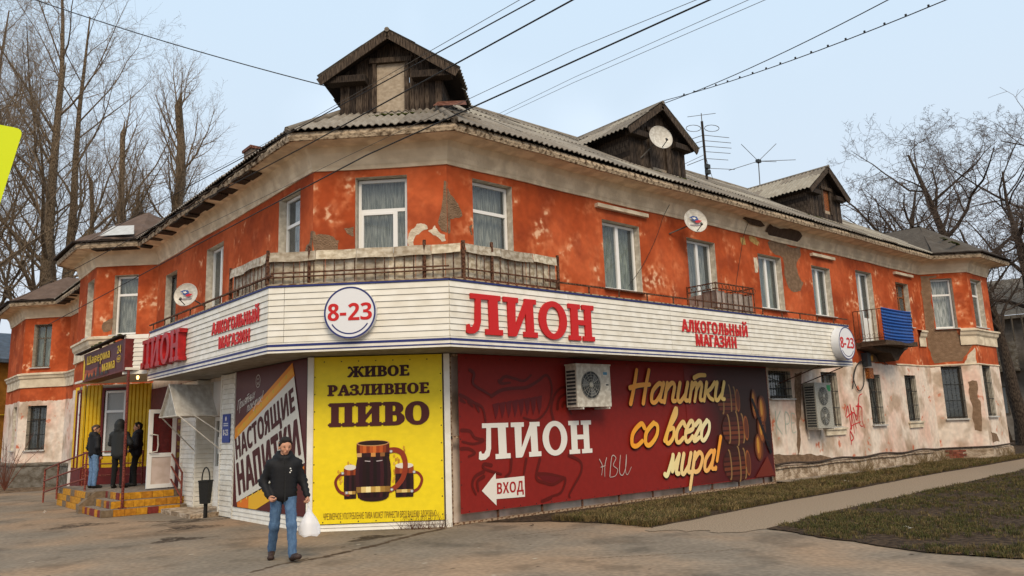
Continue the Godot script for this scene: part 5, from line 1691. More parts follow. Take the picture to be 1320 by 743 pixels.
# ---------------------------------------------------------------- cafe, porch and entrance things
func pole(p: Node3D, called: String, a: Vector3, b: Vector3, r: float, m: Material, sides := 8) -> void:
	var mb := MB.new()
	mb.tube([a, b], [r], sides)
	part(p, called, mb, m)

func cafe() -> void:
	var c := thing("cafe", "yellow ribbed cafe wall with red trim on the bay beside the porch", "cafe front", BAY_SPLAY.p(0, 0.5, 0.1))
	var ym := mat("yellow_board", hx("d8b016"), 0.5, TEX["sidingtex"], 0.6)
	var red := mat("cafe_red", hx("6a1e1c"), 0.55, TEX["blot"], 0.7)
	var f := BAY_SPLAY.moved(0.1)
	var f2 := BAY_FRONT.moved(0.1)
	# upright boards; f has a window from 0.56 to 1.26
	for q in [[f, 0.0, 2.0, 0.52, 1.30], [f2, 1.0, 2.31, 1.35, 1.85]]:
		var ff: Face = q[0]
		var s: float = q[1]
		while s < q[2] - 0.01:
			var w := minf(0.118, q[2] - s)
			if not (s + w > q[3] + 0.02 and s < q[4] - 0.02):
				var mb := MB.new()
				mb.hexa([ff.p(s, 0.98, -0.02), ff.p(s + 0.02, 0.98, 0.02), ff.p(s + w - 0.02, 0.98, 0.02), ff.p(s + w - 0.001, 0.98, -0.02), ff.p(s, 3.4, -0.02), ff.p(s + 0.02, 3.4, 0.02), ff.p(s + w - 0.02, 3.4, 0.02), ff.p(s + w - 0.001, 3.4, -0.02)].map(func(v): return v))
				part(c, "board", mb, ym)
			s += w
		var ba := MB.new()
		fbox(ba, ff, q[1], q[2], 0.4, 0.98, -0.04, 0.015)
		part(c, "base_panel", ba, red)
		var bk := MB.new()
		fbox(bk, ff, q[1], q[2], 0.4, 3.4, -0.09, -0.07)
		part(c, "backing", bk, MAT["gap"])
		var tr := MB.new()
		for s3 in [q[3] - 0.02, q[4] - 0.05]: fbox(tr, ff, s3, s3 + 0.07, 0.98, 3.3, -0.05, 0.035)
		fbox(tr, ff, q[3] + 0.05, q[4] - 0.05, 3.23, 3.3, -0.05, 0.035)
		part(c, "trim", tr, red)
		window(c, ff, q[3] + 0.05, q[4] - 0.05, 1.3, 3.23, "tr", "pvc", "curtain_grey" if ff == f else "curtain_white", 0.0, false, false)
		var un := MB.new()
		fbox(un, ff, q[3] + 0.05, q[4] - 0.05, 0.98, 1.3, -0.05, 0.0)
		part(c, "board", un, ym)
	# menu board on the wall to the right of the bay
	var mf := Face.new(6.72, -24.45, 6.72, -20.95)
	var me := thing("menu_board", "dark red menu board with yellow writing behind the open cafe door", "menu board", mf.p(0, 0.5))
	var mb2 := MB.new()
	fbox(mb2, mf, 0.05, 3.5, 0.5, 3.2, -0.02, 0.02)
	part(me, "panel", mb2, red)
	var wr := MB.new()
	var r := RandomNumberGenerator.new()
	r.seed = 4
	for k in 5: # handwriting too far off to read
		for col in [1.0, 2.65]:
			var a := PackedVector2Array()
			var len := r.randf_range(0.5, 0.75)
			for q in 14: a.append(Vector2(col + len * q / 13.0, 2.5 - k * 0.3 + (0.07 if q % 2 else -0.04) * r.randf_range(0.5, 1.3)))
			stroke(wr, mf, a, 0.028, 0.02, 0.024, lin("b99a2a"), lin("b99a2a"))
			if k % 2: stroke(wr, mf, V2([col, 2.4 - k * 0.3, col + len, 2.41 - k * 0.3]), 0.012, 0.012, 0.024, lin("b99a2a"), lin("b99a2a"))
	part(me, "writing", wr, MAT["print"])
	# sign box over the porch
	var sg := Face.new(5.0, -25.06, 5.0, -20.6)
	var s1 := thing("cafe_sign", "dark red cafe sign box with yellow lettering over the porch", "sign", sg.p(0, 3.42))
	var bx := MB.new()
	fbox(bx, sg, 0.0, sg.L, 3.42, 4.22, -0.4, 0.0)
	part(s1, "box", bx, mat("sign_red", hx("6f2622"), 0.5, TEX["blot"], 0.6))
	var pr := MB.new()
	art(pr, sg, [0.06, 3.47, 4.3, 3.47, 4.3, 4.17, 0.06, 4.17], 0.003, "4e1417")
	art(pr, sg, [0.06, 3.47, 2.9, 3.47, 2.4, 3.66, 1.7, 3.74, 0.9, 3.7, 0.06, 3.78], 0.006, "8f3a18")
	art(pr, sg, [0.06, 3.47, 2.2, 3.47, 1.7, 3.57, 0.9, 3.62, 0.06, 3.66], 0.009, "b85a1a")
	art(pr, sg, [0.06, 3.47, 0.06, 4.17, 0.28, 3.9, 0.2, 3.47], 0.012, "d8b01c")
	for q in [[1.0, 0.14], [1.4, 0.22], [1.85, 0.42], [2.3, 0.28], [2.75, 0.2], [0.6, 0.2]]:
		art(pr, sg, [q[0] - 0.22, 3.475, q[0] + 0.22, 3.475, q[0] + 0.06, 3.475 + q[1] * 0.7, q[0], 3.475 + q[1], q[0] - 0.06, 3.475 + q[1] * 0.7], 0.015, "2b1a1c")
	var ring := []
	for k in 19: ring.append(3.95 + 0.2 * cos(TAU * k / 18)); ring.append(3.76 + 0.08 * sin(TAU * k / 18))
	stroke(pr, sg, V2(ring), 0.015, 0.015, 0.012, lin("c9a42a"), lin("c9a42a"))
	part(s1, "print", pr, MAT["print"])
	text_on(s1, "lettering", sg, "Шаверма", false, true, Vector2(0.5, 3.79), Vector2(2.55, 0.0), Vector2(0, 0.33), 0.018, 0.002, MAT["ink_yellow"])
	text_on(s1, "lettering", sg, "мама", false, true, Vector2(2.3, 3.56), Vector2(1.3, 0.0), Vector2(0, 0.2), 0.018, 0.002, MAT["ink_yellow"])
	text_on(s1, "lettering", sg, "24", false, true, Vector2(3.78, 3.9), Vector2(0.38, 0.0), Vector2(0, 0.2), 0.018, 0.002, MAT["ink_yellow"])
	text_on(s1, "lettering", sg, "часа", false, true, Vector2(3.82, 3.725), Vector2(0.28, 0.0), Vector2(0, 0.07), 0.018, 0.002, MAT["ink_yellow"])
	var dk := MB.new() # porch roof behind the sign
	dk.hexa([Vector3(5.02, 3.44, -20.5), Vector3(6.7, 3.44, -20.4), Vector3(6.7, 3.44, -24.6), Vector3(5.02, 3.44, -26.2), Vector3(5.02, 3.5, -20.5), Vector3(6.7, 3.5, -20.4), Vector3(6.7, 3.5, -24.6), Vector3(5.02, 3.5, -26.2)])
	part(s1, "porch_roof", dk, MAT["siding_b"])
	var bd := MB.new()
	bd.bar(Vector3(4.95, 4.26, -25.6), Vector3(4.95, 4.3, -20.7), 0.16, 0.03)
	part(s1, "top_board", bd, MAT["plank3"])
	var wd := MB.new()
	for k in 40: wd.ball(Vector3(5.0 + r.randf_range(-0.08, 0.2), 4.31 + r.randf_range(0, 0.04), -21.0 - r.randf() * r.randf() * 3.2), Vector3(0.06, 0.04, 0.07) * r.randf_range(0.5, 1.3), 6)
	part(s1, "moss_tuft", wd, MAT["moss"])
	var sp := thing("support_pole", "slim dark red steel pole carrying the end of the cafe sign", "pole", Vector3(5.08, 0.17, -20.42))
	pole(sp, "shaft", Vector3(5.08, 0.18, -20.42), Vector3(5.08, 3.42, -20.5), 0.035, MAT["red_pole"])
	var fp := MB.new()
	fp.box(Vector3(5.08, 0.18, -20.42), Vector3(0.16, 0.02, 0.16))
	part(sp, "foot_plate", fp, MAT["red_pole"])
	# small lit bulb under the porch roof
	var lb := thing("bulb_lamp", "small lit bulb hanging under the porch roof", "lamp", Vector3(5.4, 3.44, -20.9))
	pole(lb, "socket", Vector3(5.4, 3.44, -20.9), Vector3(5.4, 3.34, -20.9), 0.02, MAT["black_metal"])
	var bm := MB.new()
	bm.ball(Vector3(5.4, 3.29, -20.9), Vector3(0.035, 0.05, 0.035), 10)
	var em := mat("bulb", hx("ffd9a0"), 0.3)
	em.emission_enabled = true; em.emission = Color(1.0, 0.72, 0.4); em.emission_energy_multiplier = 3.0
	part(lb, "bulb", bm, em)
	var li := OmniLight3D.new()
	li.name = "lamp_light"
	li.light_color = Color(1.0, 0.75, 0.45); li.light_energy = 0.05; li.omni_range = 6.0; li.omni_attenuation = 2.0; li.light_size = 0.04; li.shadow_enabled = true
	lb.add_child(li)
	li.position = Vector3(0, -0.22, 0)
	# porch with painted brick steps
	var st := thing("porch_steps", "concrete porch with worn yellow and red painted brick steps", "steps", Vector3(5.8, 0, -22.5))
	var tiers := [[4.6, -20.25, -22.1, 0.0, 0.165], [4.85, -20.5, -22.1, 0.165, 0.335], [5.1, -20.78, -25.6, 0.335, 0.5]]
	var cm := mat("porch_concrete", hx("8a8076"), 0.95, TEX["blot"], 0.7, 0, TEX["bump"], 1.0)
	var bcol := [mat("brick_yellow", hx("c98f22"), 0.8, TEX["blot"], 1.3), mat("brick_ochre", hx("b87c22"), 0.85, TEX["blot"], 1.3), mat("brick_red", hx("7e2f2a"), 0.8, TEX["blot"], 1.3), mat("brick_bare", hx("7d6c58"), 0.95, TEX["blot"], 1.3)]
	for t in tiers:
		var co := MB.new()
		co.box(Vector3((t[0] + 6.78) * 0.5, (t[3] + t[4]) * 0.5 - (0.05 if t[3] == 0.0 else 0.0), (t[1] + t[2]) * 0.5), Vector3(6.78 - t[0] - 0.04, t[4] - t[3] + (0.1 if t[3] == 0.0 else 0.0), t[1] - t[2] - 0.04))
		part(st, "tread", co, cm)
		for side in 2:
			var ff3 := Face.new(t[0], t[1], 6.52, t[1]) if side == 0 else Face.new(t[0], t[2], t[0], t[1])
			var s4 := 0.0
			while s4 < ff3.L - 0.03:
				var w4 := minf(0.25, ff3.L - s4)
				var bk2 := MB.new()
				var wob := r.randf_range(-0.006, 0.006)
				fbox(bk2, ff3, s4 + 0.004, s4 + w4 - 0.004, t[3] + 0.006, t[4] - 0.004, -0.04, 0.012 + wob)
				var pick := r.randf()
				part(st, "brick", bk2, bcol[0 if pick < 0.62 else (1 if pick < 0.78 else (3 if pick < 0.9 else 2))] if side == 0 else bcol[[2, 3, 0, 2, 1, 0, 3, 2][r.randi() % 8]])
				s4 += w4
	var wing := MB.new()
	wing.box(Vector3(4.92, 0.2, -24.0), Vector3(0.4, 0.6, 3.6))
	part(st, "tread", wing, cm)
	var ck := Face.new(4.7, -25.8, 4.7, -22.1)
	for k in 15:
		for j in 3:
			if k < 3 and j == 2: continue
			var b3 := MB.new()
			fbox(b3, ck, k * 0.246 + 0.004, (k + 1) * 0.246 - 0.004, j * 0.165 + 0.005, (j + 1) * 0.165 - 0.003, -0.04, 0.012)
			part(st, "brick", b3, bcol[[0, 3, 0, 1, 0, 0, 3][(k * 2 + j * 3) % 7]])
	var ch2 := Face.new(4.3, -22.1, 4.7, -22.1)
	var wd2 := MB.new()
	prism(wd2, Face.new(4.25, -22.08, 5.1, -22.08), V2([0.25, 0.0, 0.85, 0.0, 0.85, 0.5, 0.62, 0.5, 0.25, 0.2]), -0.25, 0.0)
	part(st, "cheek_wall", wd2, bcol[3])
	# railings
	var ra := thing("porch_railing", "brownish red pipe railing along the ramp left of the porch", "railing", Vector3(4.66, 0, -25.0), "red pipe railings round the porch")
	var posts := [Vector3(4.6, 0.0, -27.3), Vector3(4.62, 0.2, -25.5), Vector3(4.78, 0.5, -22.9)]
	for q in posts: pole(ra, "post", q - UP * 0.02, q + UP * 0.97, 0.026, MAT["red_paint"])
	for k in 2:
		for h in [0.96, 0.62, 0.3]: pole(ra, "rail", posts[k] + UP * h, posts[k + 1] + UP * h, 0.022, MAT["red_paint"])
	var rb := thing("porch_railing", "red pipe railing between the porch and the yellow cafe wall", "railing", Vector3(5.35, 0.5, -25.2), "red pipe railings round the porch")
	var p2 := [Vector3(5.2, 0.5, -25.3), Vector3(5.9, 0.5, -24.85), Vector3(6.5, 0.5, -24.2)]
	for q in p2: pole(rb, "post", q, q + UP * 0.95, 0.024, MAT["red_paint"])
	for k in 2:
		for h in [0.94, 0.6, 0.28]: pole(rb, "rail", p2[k] + UP * h, p2[k + 1] + UP * h, 0.02, MAT["red_paint"])
	var rc := thing("porch_railing", "short sloping red pipe railing against the white boarded column", "railing", Vector3(6.3, 0.0, -20.9), "red pipe railings round the porch")
	var p3 := [Vector3(6.42, 0.5, -21.45), Vector3(6.4, 0.17, -20.36)]
	pole(rc, "post", p3[0], p3[0] + UP * 0.95, 0.026, MAT["red_paint"])
	pole(rc, "post", p3[1], p3[1] + UP * 0.75, 0.026, MAT["red_paint"])
	for h in [[0.94, 0.74], [0.62, 0.45], [0.3, 0.15]]: pole(rc, "rail", p3[0] + UP * h[0], p3[1] + UP * h[1], 0.022, MAT["red_paint"])
	# open door leaf
	var dl := Face.new(5.82, -21.28, 6.5, -21.3)
	var d := thing("open_door", "white plastic door standing open on the porch with large handle", "door", dl.p(0, 0.5))
	var fr := MB.new()
	var y0 := 0.53
	var y1 := 2.5
	fbox(fr, dl, 0.0, 0.1, y0, y1, -0.03, 0.03); fbox(fr, dl, dl.L - 0.1, dl.L, y0, y1, -0.03, 0.03)
	fbox(fr, dl, 0.1, dl.L - 0.1, y1 - 0.1, y1, -0.03, 0.03); fbox(fr, dl, 0.1, dl.L - 0.1, y0, y0 + 0.1, -0.03, 0.03); fbox(fr, dl, 0.1, dl.L - 0.1, 1.3, 1.4, -0.03, 0.03)
	part(d, "frame", fr, MAT["pvc"])
	var lp := MB.new()
	fbox(lp, dl, 0.1, dl.L - 0.1, y0 + 0.1, 1.3, -0.015, 0.012)
	part(d, "lower_panel", lp, mat("door_panel", hx("cdbcb4"), 0.5, TEX["sidingtex"], 0.6))
	var gp := MB.new()
	fbox(gp, dl, 0.1, dl.L - 0.1, 1.4, y1 - 0.1, -0.006, 0.0)
	part(d, "pane", gp, mat("door_film", hx("5d1a18"), 0.2, TEX["blot"], 0.9))
	var hd := MB.new()
	hd.tube([dl.p(0.03, 1.42, 0.03), dl.p(0.06, 1.42, 0.09), dl.p(0.2, 1.44, 0.1), dl.p(0.22, 1.6, 0.1), dl.p(0.2, 1.85, 0.1), dl.p(0.06, 1.87, 0.09), dl.p(0.03, 1.87, 0.03)], [0.017], 7)
	part(d, "handle", hd, MAT["white_metal"])
	# gabled canopy over the shop door
	var cn := thing("door_canopy", "small white gabled tin canopy on struts over the shop door", "canopy", Vector3(6.5, 2.25, -19.0))
	var A0 := Vector3(5.6, 2.25, -19.64)
	var A1 := Vector3(5.6, 3.0, -19.0)
	var A2 := Vector3(5.6, 2.25, -18.36)
	var out := Vector3(0.92, 0, 0)
	for q in [[A2, A2 + out, A1 + out, A1], [A1, A1 + out, A0 + out, A0]]:
		var sl := MB.new()
		sl.quad(q[0], q[1], q[2], q[3])
		var dn: Vector3 = (q[1] - q[0]).cross(q[3] - q[0]).normalized() * -0.012
		sl.quad(q[3] + dn, q[2] + dn, q[1] + dn, q[0] + dn); sl.quad(q[0] + dn, q[1] + dn, q[1], q[0])
		part(cn, "roof_sheet", sl, MAT["white_metal"])
	var gb := MB.new()
	gb.tri(A0 + Vector3(0.05, 0, 0), A2 + Vector3(0.05, 0, 0), A1 + Vector3(0.05, -0.02, 0))
	part(cn, "gable", gb, mat("gable", hx("a9a79f"), 0.6, TEX["blot"], 0.8))
	for q in [[A0, A2], [A0, A1], [A1, A2], [A0, A0 + out], [A2, A2 + out]]: pole(cn, "edge_rod", q[0], q[1], 0.014, MAT["white_metal"], 6)
	pole(cn, "strut", A0 + Vector3(0.05, 0, 0), Vector3(6.5, 1.45, -19.86), 0.016, MAT["white_metal"], 6)
	pole(cn, "strut", A2 + Vector3(0.05, 0, 0), Vector3(6.5, 1.45, -18.0), 0.016, MAT["white_metal"], 6)
	pole(cn, "strut", A2 + Vector3(0.4, 0, 0), Vector3(6.5, 1.84, -18.05), 0.016, MAT["white_metal"], 6)
	# address plate
	var ap := thing("address_plate", "narrow blue address plate with white print on the white boarded column", "sign", SHOP_L.p(2.85, 1.62))
	var pl := MB.new()
	fbox(pl, SHOP_L, 2.98, 3.42, 1.62, 2.25, 0.005, 0.025)
	part(ap, "plate", pl, mat("plate_blue", hx("27408c"), 0.4))
	var pp := MB.new()
	art(pp, SHOP_L, oval(3.2, 2.15, 0.045, 0.055, 12), 0.028, "d8d8da")
	for k in 2: art(pp, SHOP_L, [3.06, 2.055 - k * 0.045, 3.34, 2.055 - k * 0.045, 3.34, 2.03 - k * 0.045, 3.06, 2.03 - k * 0.045], 0.028, "c4c8d2")
	part(ap, "print", pp, MAT["print"])
	text_on(ap, "lettering", SHOP_L, "8-23", false, true, Vector2(3.05, 1.78), Vector2(0.3, 0), Vector2(0, 0.13), 0.027, 0.002, MAT["ink_white"])
	# litter bin
	var bn := thing("litter_bin", "black metal litter bin with loop handle beside the shop door", "bin", Vector3(6.16, 0, -17.95))
	var bp := Vector3(6.16, 0, -17.95)
	pole(bn, "post", bp - UP * 0.05, bp + UP * 0.4, 0.03, MAT["black_metal"])
	pole(bn, "post", bp + Vector3(0.06, -0.05, -0.06), bp + Vector3(0.06, 0.4, -0.06), 0.02, MAT["black_metal"])
	var bb := MB.new()
	var tb := Basis(Vector3(0.7, 0, 0.7).normalized(), UP, Vector3(-0.7, 0, 0.7).normalized())
	var ring2 := []
	for q in [[0.31, 0.085], [0.80, 0.115]]:
		for e in [[-1, 1], [1, 1], [1, -1], [-1, -1]]: ring2.append(bp + UP * q[0] + tb * Vector3(e[0] * q[1], 0, e[1] * q[1]))
	bb.hexa(ring2)
	part(bn, "bucket", bb, MAT["black_metal"])
	var rm := MB.new()
	for k in 4: rm.bar(ring2[4 + k], ring2[4 + (k + 1) % 4], 0.02, 0.03)
	part(bn, "rim", rm, MAT["black_metal"])
	var hl := MB.new()
	var hp := []
	for k in 11: hp.append(bp + UP * (0.82 + 0.27 * sin(PI * k / 10.0)) + tb * Vector3(0.09 * cos(PI * k / 10.0), 0, 0))
	hl.tube(hp, [0.016], 7)
	part(bn, "handle", hl, MAT["black_metal"])

# ---------------------------------------------------------------- air conditioners, dishes, antennas, wiring
func ac_unit(label: String, x0: float, x1: float, y0: float, y1: float, zb: float, zf: float, fans: Array, m: String) -> void:
	var a := thing("air_conditioner", label, "air conditioner", Vector3((x0 + x1) * 0.5, y0, zb))
	var f := Face.new(x0, zf, x1, zf)
	var c := MB.new()
	var r := 0.025
	# casing with rounded upright edges
	prism(c, Face.new(x0, zf, x1, zf), V2([0.0, y0, x1 - x0, y0, x1 - x0, y1, 0.0, y1]), zb - zf, 0.0)
	part(a, "casing", c, MAT[m])
	var top := MB.new()
	top.box(Vector3((x0 + x1) * 0.5, y1 + 0.012, (zb + zf) * 0.5), Vector3(x1 - x0 + 0.03, 0.03, zf - zb + 0.03))
	part(a, "lid", top, MAT[m])
	for q in fans:
		var fc := MB.new()
		fc.lathe(f.p(q[0], q[1], 0.004), [Vector2(q[2], 0.0), Vector2(0.0, 0.0)], 28, Basis(f.u, f.nn, -UP))
		part(a, "fan_opening", fc, MAT["ac_dark"])
		var fb := MB.new()
		for k in 3:
			var t: float = TAU * k / 3 + q[0]
			var e := Vector2(cos(t), sin(t))
			var e2 := Vector2(cos(t + 0.8), sin(t + 0.8))
			fb.quad(f.p(q[0] + e.x * 0.05, q[1] + e.y * 0.05, 0.008), f.p(q[0] + e.x * q[2] * 0.9, q[1] + e.y * q[2] * 0.9, 0.008), f.p(q[0] + e2.x * q[2] * 0.9, q[1] + e2.y * q[2] * 0.9, 0.014), f.p(q[0] + e2.x * 0.05, q[1] + e2.y * 0.05, 0.014))
		part(a, "fan", fb, mat("fan_blade", hx("6e7172"), 0.5))
		var gr := MB.new()
		for k in 5:
			var rr: float = q[2] * (k + 1) / 5.0
			var pts := []
			for z in 25: pts.append(f.p(q[0] + rr * cos(TAU * z / 24), q[1] + rr * sin(TAU * z / 24), 0.022))
			gr.tube(pts, [0.005], 4, false)
		for k in 12:
			var t2 := TAU * k / 12
			gr.bar(f.p(q[0], q[1], 0.022), f.p(q[0] + q[2] * cos(t2), q[1] + q[2] * sin(t2), 0.022), 0.006, 0.006)
		part(a, "fan_grille", gr, MAT["ac_grey"])
		var hub := MB.new()
		hub.lathe(f.p(q[0], q[1], 0.018), [Vector2(0.05, 0.0), Vector2(0.05, 0.012), Vector2(0.0, 0.015)], 14, Basis(f.u, f.nn, -UP))
		part(a, "fan_hub", hub, MAT["ac_grey"])
	var sv := MB.new() # side louvres
	var ny := int((y1 - y0 - 0.1) / 0.075)
	for k in ny:
		sv.box(Vector3(x0 - 0.004, y0 + 0.07 + k * 0.075, (zb + zf) * 0.5), Vector3(0.012, 0.045, (zf - zb) * 0.8))
	part(a, "side_louvre", sv, MAT["ac_dark"])
	for x in [x0 + 0.12, x1 - 0.12]:
		var bk := MB.new()
		bk.bar(Vector3(x, y0 - 0.03, -12.19), Vector3(x, y0 - 0.03, zf + 0.05), 0.04, 0.04)
		bk.bar(Vector3(x, y0 - 0.03, -12.14), Vector3(x, y0 - 0.3, -12.14), 0.04, 0.03)
		part(a, "bracket", bk, MAT["white_metal"])
	if fans.size() == 1:
		var gl := MB.new()
		fbox(gl, f, fans[0][0] - fans[0][2] - 0.04, fans[0][0] + fans[0][2] + 0.04, fans[0][1] - fans[0][2] - 0.06, fans[0][1] + fans[0][2] + 0.06, 0.0, 0.003)
		part(a, "fan_panel", gl, MAT["ac_white"])
		var lg := MB.new()
		fbox(lg, f, x1 - x0 - 0.22, x1 - x0 - 0.1, y1 - y0 + y0 - 0.2, y1 - 0.14, 0.0, 0.004)
		part(a, "badge", lg, mat("badge_blue", hx("4f8aa8"), 0.5))
		var sl := MB.new()
		fbox(sl, f, x1 - x0 - 0.15, x1 - x0 - 0.07, y1 - 0.43, y1 - 0.4, 0.0, 0.004)
		part(a, "grip", sl, MAT["ac_dark"])
	else:
		var bg := MB.new()
		flat_poly(bg, f, V2([x1 - x0 - 0.25, y1 - 0.04, x1 - x0 - 0.03, y1 - 0.04, x1 - x0 - 0.03, y1 - 0.2, x1 - x0 - 0.14, y1 - 0.24, x1 - x0 - 0.25, y1 - 0.14]), 0.004)
		part(a, "badge", bg, mat("badge_green", hx("1d8a4a"), 0.5))

func dish(label: String, at: Vector3, face: Vector3, r: float, wall_at: Vector3, logo: bool) -> void:
	var d := thing("satellite_dish", label, "satellite dish", at)
	var n := face.normalized()
	var u := UP.cross(n).normalized()
	var w := n.cross(u)
	var bs := Basis(u, n, -w) # local y along the axis
	var bowl := MB.new()
	var prof := []
	for k in 9:
		var x := k / 8.0
		prof.append(Vector2(r * x, 0.16 * r * x * x * 1.6))
	# rim first so that the hollow side faces out
	bowl.lathe(at, prof, 32, bs)
	part(d, "reflector", bowl, MAT["dish"])
	var rim := MB.new()
	var rp := []
	for k in 33: rp.append(at + n * 0.16 * r * 1.6 + (u * cos(TAU * k / 32) + w * sin(TAU * k / 32)) * r)
	rim.tube(rp, [0.008], 5, false)
	part(d, "rim", rim, MAT["white_metal"])
	var arm := MB.new()
	arm.tube([at - w * r * 0.9 - n * 0.02, at - w * r * 0.75 + n * r * 1.0], [0.012], 6)
	arm.tube([at - n * 0.02, at - n * 0.12, wall_at], [0.018], 6)
	part(d, "arm", arm, MAT["wire_grey"])
	var ln := MB.new()
	ln.tube([at - w * r * 0.72 + n * r * 1.02, at - w * r * 0.55 + n * r * 0.95], [0.035, 0.028], 8)
	part(d, "receiver", ln, MAT["wire_grey"])
	if logo:
		var f := Face.new(0, 0, 1, 0)
		f.o = at; f.u = u; f.nn = n
		var lg := MB.new()
		var P := func(a: Array) -> PackedVector2Array:
			var o := PackedVector2Array()
			for q in V2(a): o.append(q * r)
			return o
		lg.col = lin("2b4a86")
		flat_poly(lg, f, P.call([-0.55, 0.28, -0.2, 0.42, 0.15, 0.38, 0.3, 0.12, 0.05, -0.02, -0.25, 0.05, -0.3, 0.2]), 0.06)
		lg.col = lin("b3202c")
		flat_poly(lg, f, P.call([-0.05, 0.0, 0.28, 0.1, 0.6, 0.05, 0.35, -0.12, 0.05, -0.15]), 0.063)
		lg.col = lin("d6d4cc")
		flat_poly(lg, f, P.call([-0.3, 0.26, -0.05, 0.3, 0.1, 0.2, -0.1, 0.12]), 0.064)
		lg.col = lin("8a7f86")
		flat_poly(lg, f, P.call([-0.5, -0.3, 0.5, -0.26, 0.5, -0.36, -0.5, -0.4]), 0.06)
		lg.col = Color.WHITE
		part(d, "emblem", lg, MAT["print"])

func wall_things() -> void:
	ac_unit("white single-fan air conditioner mounted on the long red banner", 11.56, 12.6, 2.12, 3.0, -11.9, -11.58, [[0.42, 2.58, 0.29]], "ac_white")
	ac_unit("tall grey twin-fan air conditioner on the whitewashed wall", 21.55, 22.5, 1.42, 2.72, -12.1, -11.75, [[0.45, 2.35, 0.27], [0.45, 1.77, 0.27]], "ac_grey")
	dish("satellite dish with emblem behind the canopy rail near the porch", Vector3(6.2, 5.28, -19.9), Vector3(-0.75, 0.2, 0.75), 0.30, Vector3(6.8, 5.1, -20.3), true)
	dish("satellite dish with emblem above a window of the orange wall", Vector3(16.25, 6.82, -11.7), Vector3(-0.45, 0.22, 1.0), 0.32, Vector3(15.8, 6.55, -12.18), true)
	dish("plain white satellite dish fixed to a plank dormer", Vector3(15.98, 9.26, -12.42), Vector3(-0.4, 0.2, 1.0), 0.34, Vector3(15.6, 8.75, -12.8), false)
	var sp := thing("satellite_dish", "small dark dish seen edge-on at the end of the blue balcony", "satellite dish", Vector3(27.75, 4.95, -11.5))
	var sd := MB.new()
	sd.lathe(Vector3(27.75, 4.95, -11.5), [Vector2(0.0, 0.0), Vector2(0.12, 0.02), Vector2(0.22, 0.07)], 18, Basis(Vector3(0.4, 0, 0.6).normalized(), Vector3(0.8, 0.2, -0.5).normalized(), UP))
	part(sp, "reflector", sd, MAT["ac_dark"])
	pole(sp, "arm", Vector3(27.75, 4.95, -11.5), Vector3(27.5, 4.9, -11.5), 0.02, MAT["rusty"])
	# antennas on the roof
	var a1 := thing("tv_antenna", "tall mast with several bent television aerials on the roof ridge", "antenna", Vector3(21.75, 10.0, -15.0))
	var b := Vector3(21.75, 9.6, -15.0)
	var top := Vector3(21.72, 12.0, -15.0)
	pole(a1, "mast", b, top, 0.045, MAT["plank3"])
	pole(a1, "mast_tip", top, top + UP * 0.3, 0.015, MAT["wire_grey"])
	var U := Vector3(0.76, -0.03, 0.64)
	var hs := [12.2, 11.75, 11.5, 11.3, 11.1, 10.9, 10.65, 10.3]
	for k in hs.size():
		var el := MB.new()
		var len: float = [0.5, 0.3, 0.9, 0.95, 0.95, 0.9, 0.8, 1.0][k]
		var o := Vector3(21.73, hs[k], -15.0)
		if k == 0: el.tube([o - U * len + UP * -0.03, o + U * len + UP * 0.1], [0.012], 4)
		elif k == 1:
			for sg in [-1, 1]:
				var lp := []
				for q in 13: lp.append(o + U * sg * (0.32 + 0.26 * cos(TAU * q / 12)) + UP * 0.12 * sin(TAU * q / 12))
				el.tube(lp, [0.012], 4, false)
		else:
			el.tube([o, o + U * len + UP * (-0.12 + 0.01 * k)], [0.012], 4)
			if k % 2 == 0 or k == 3: el.tube([o, o - U * len * 0.8 - UP * 0.25], [0.012], 4)
		part(a1, "element", el, MAT["wire_grey"])
	var bxs := MB.new()
	for q in [10.15, 10.35]: bxs.box(Vector3(21.76, q, -14.95), Vector3(0.18, 0.14, 0.12))
	part(a1, "amplifier", bxs, MAT["ac_dark"])
	pole(a1, "guy_wire", Vector3(21.74, 10.8, -15), Vector3(20.0, 9.9, -15.4), 0.008, MAT["wire_grey"], 4)
	pole(a1, "guy_wire", Vector3(21.74, 10.8, -15), Vector3(23.4, 10.1, -15.8), 0.008, MAT["wire_grey"], 4)
	var a2 := thing("tv_antenna", "small whip television antenna with crossed rods on the roof ridge", "antenna", Vector3(26.7, 10.55, -16.0))
	var h2 := Vector3(26.78, 11.87, -16.0)
	pole(a2, "mast", Vector3(26.7, 10.3, -16.0), h2, 0.02, MAT["wire_grey"])
	var hb := MB.new()
	hb.box(h2, Vector3(0.2, 0.12, 0.14))
	part(a2, "amplifier", hb, MAT["ac_dark"])
	for q in [Vector3(0.95, 0.85, 0.3), Vector3(-0.8, 0.6, -0.2), Vector3(-1.2, -0.45, -0.6), Vector3(1.25, 0.05, 0.9), Vector3(1.0, 0.12, 0.2)]:
		pole(a2, "rod", h2, h2 + q, 0.012, MAT["wire_grey"], 5)
	# junction boxes and loops of cable below the blue balcony
	var jb := thing("junction_box", "ochre cable junction box with loops of black cable under the balcony", "junction box", RIGHT.p(17.0, 3.0))
	var q1 := MB.new()
	fbox(q1, RIGHT, 17.0, 17.3, 2.95, 3.3, 0.0, 0.14)
	part(jb, "box", q1, mat("ochre_box", hx("a8672e"), 0.6, TEX["rust"], 1.5))
	var q2 := MB.new()
	fbox(q2, RIGHT, 16.85, 17.1, 3.35, 3.8, 0.0, 0.2)
	part(jb, "box", q2, MAT["ac_dark"])
	var q3 := MB.new()
	fbox(q3, RIGHT, 17.2, 17.42, 3.55, 3.72, 0.0, 0.12)
	part(jb, "box", q3, mat("ochre_box2", hx("c08a30"), 0.6))
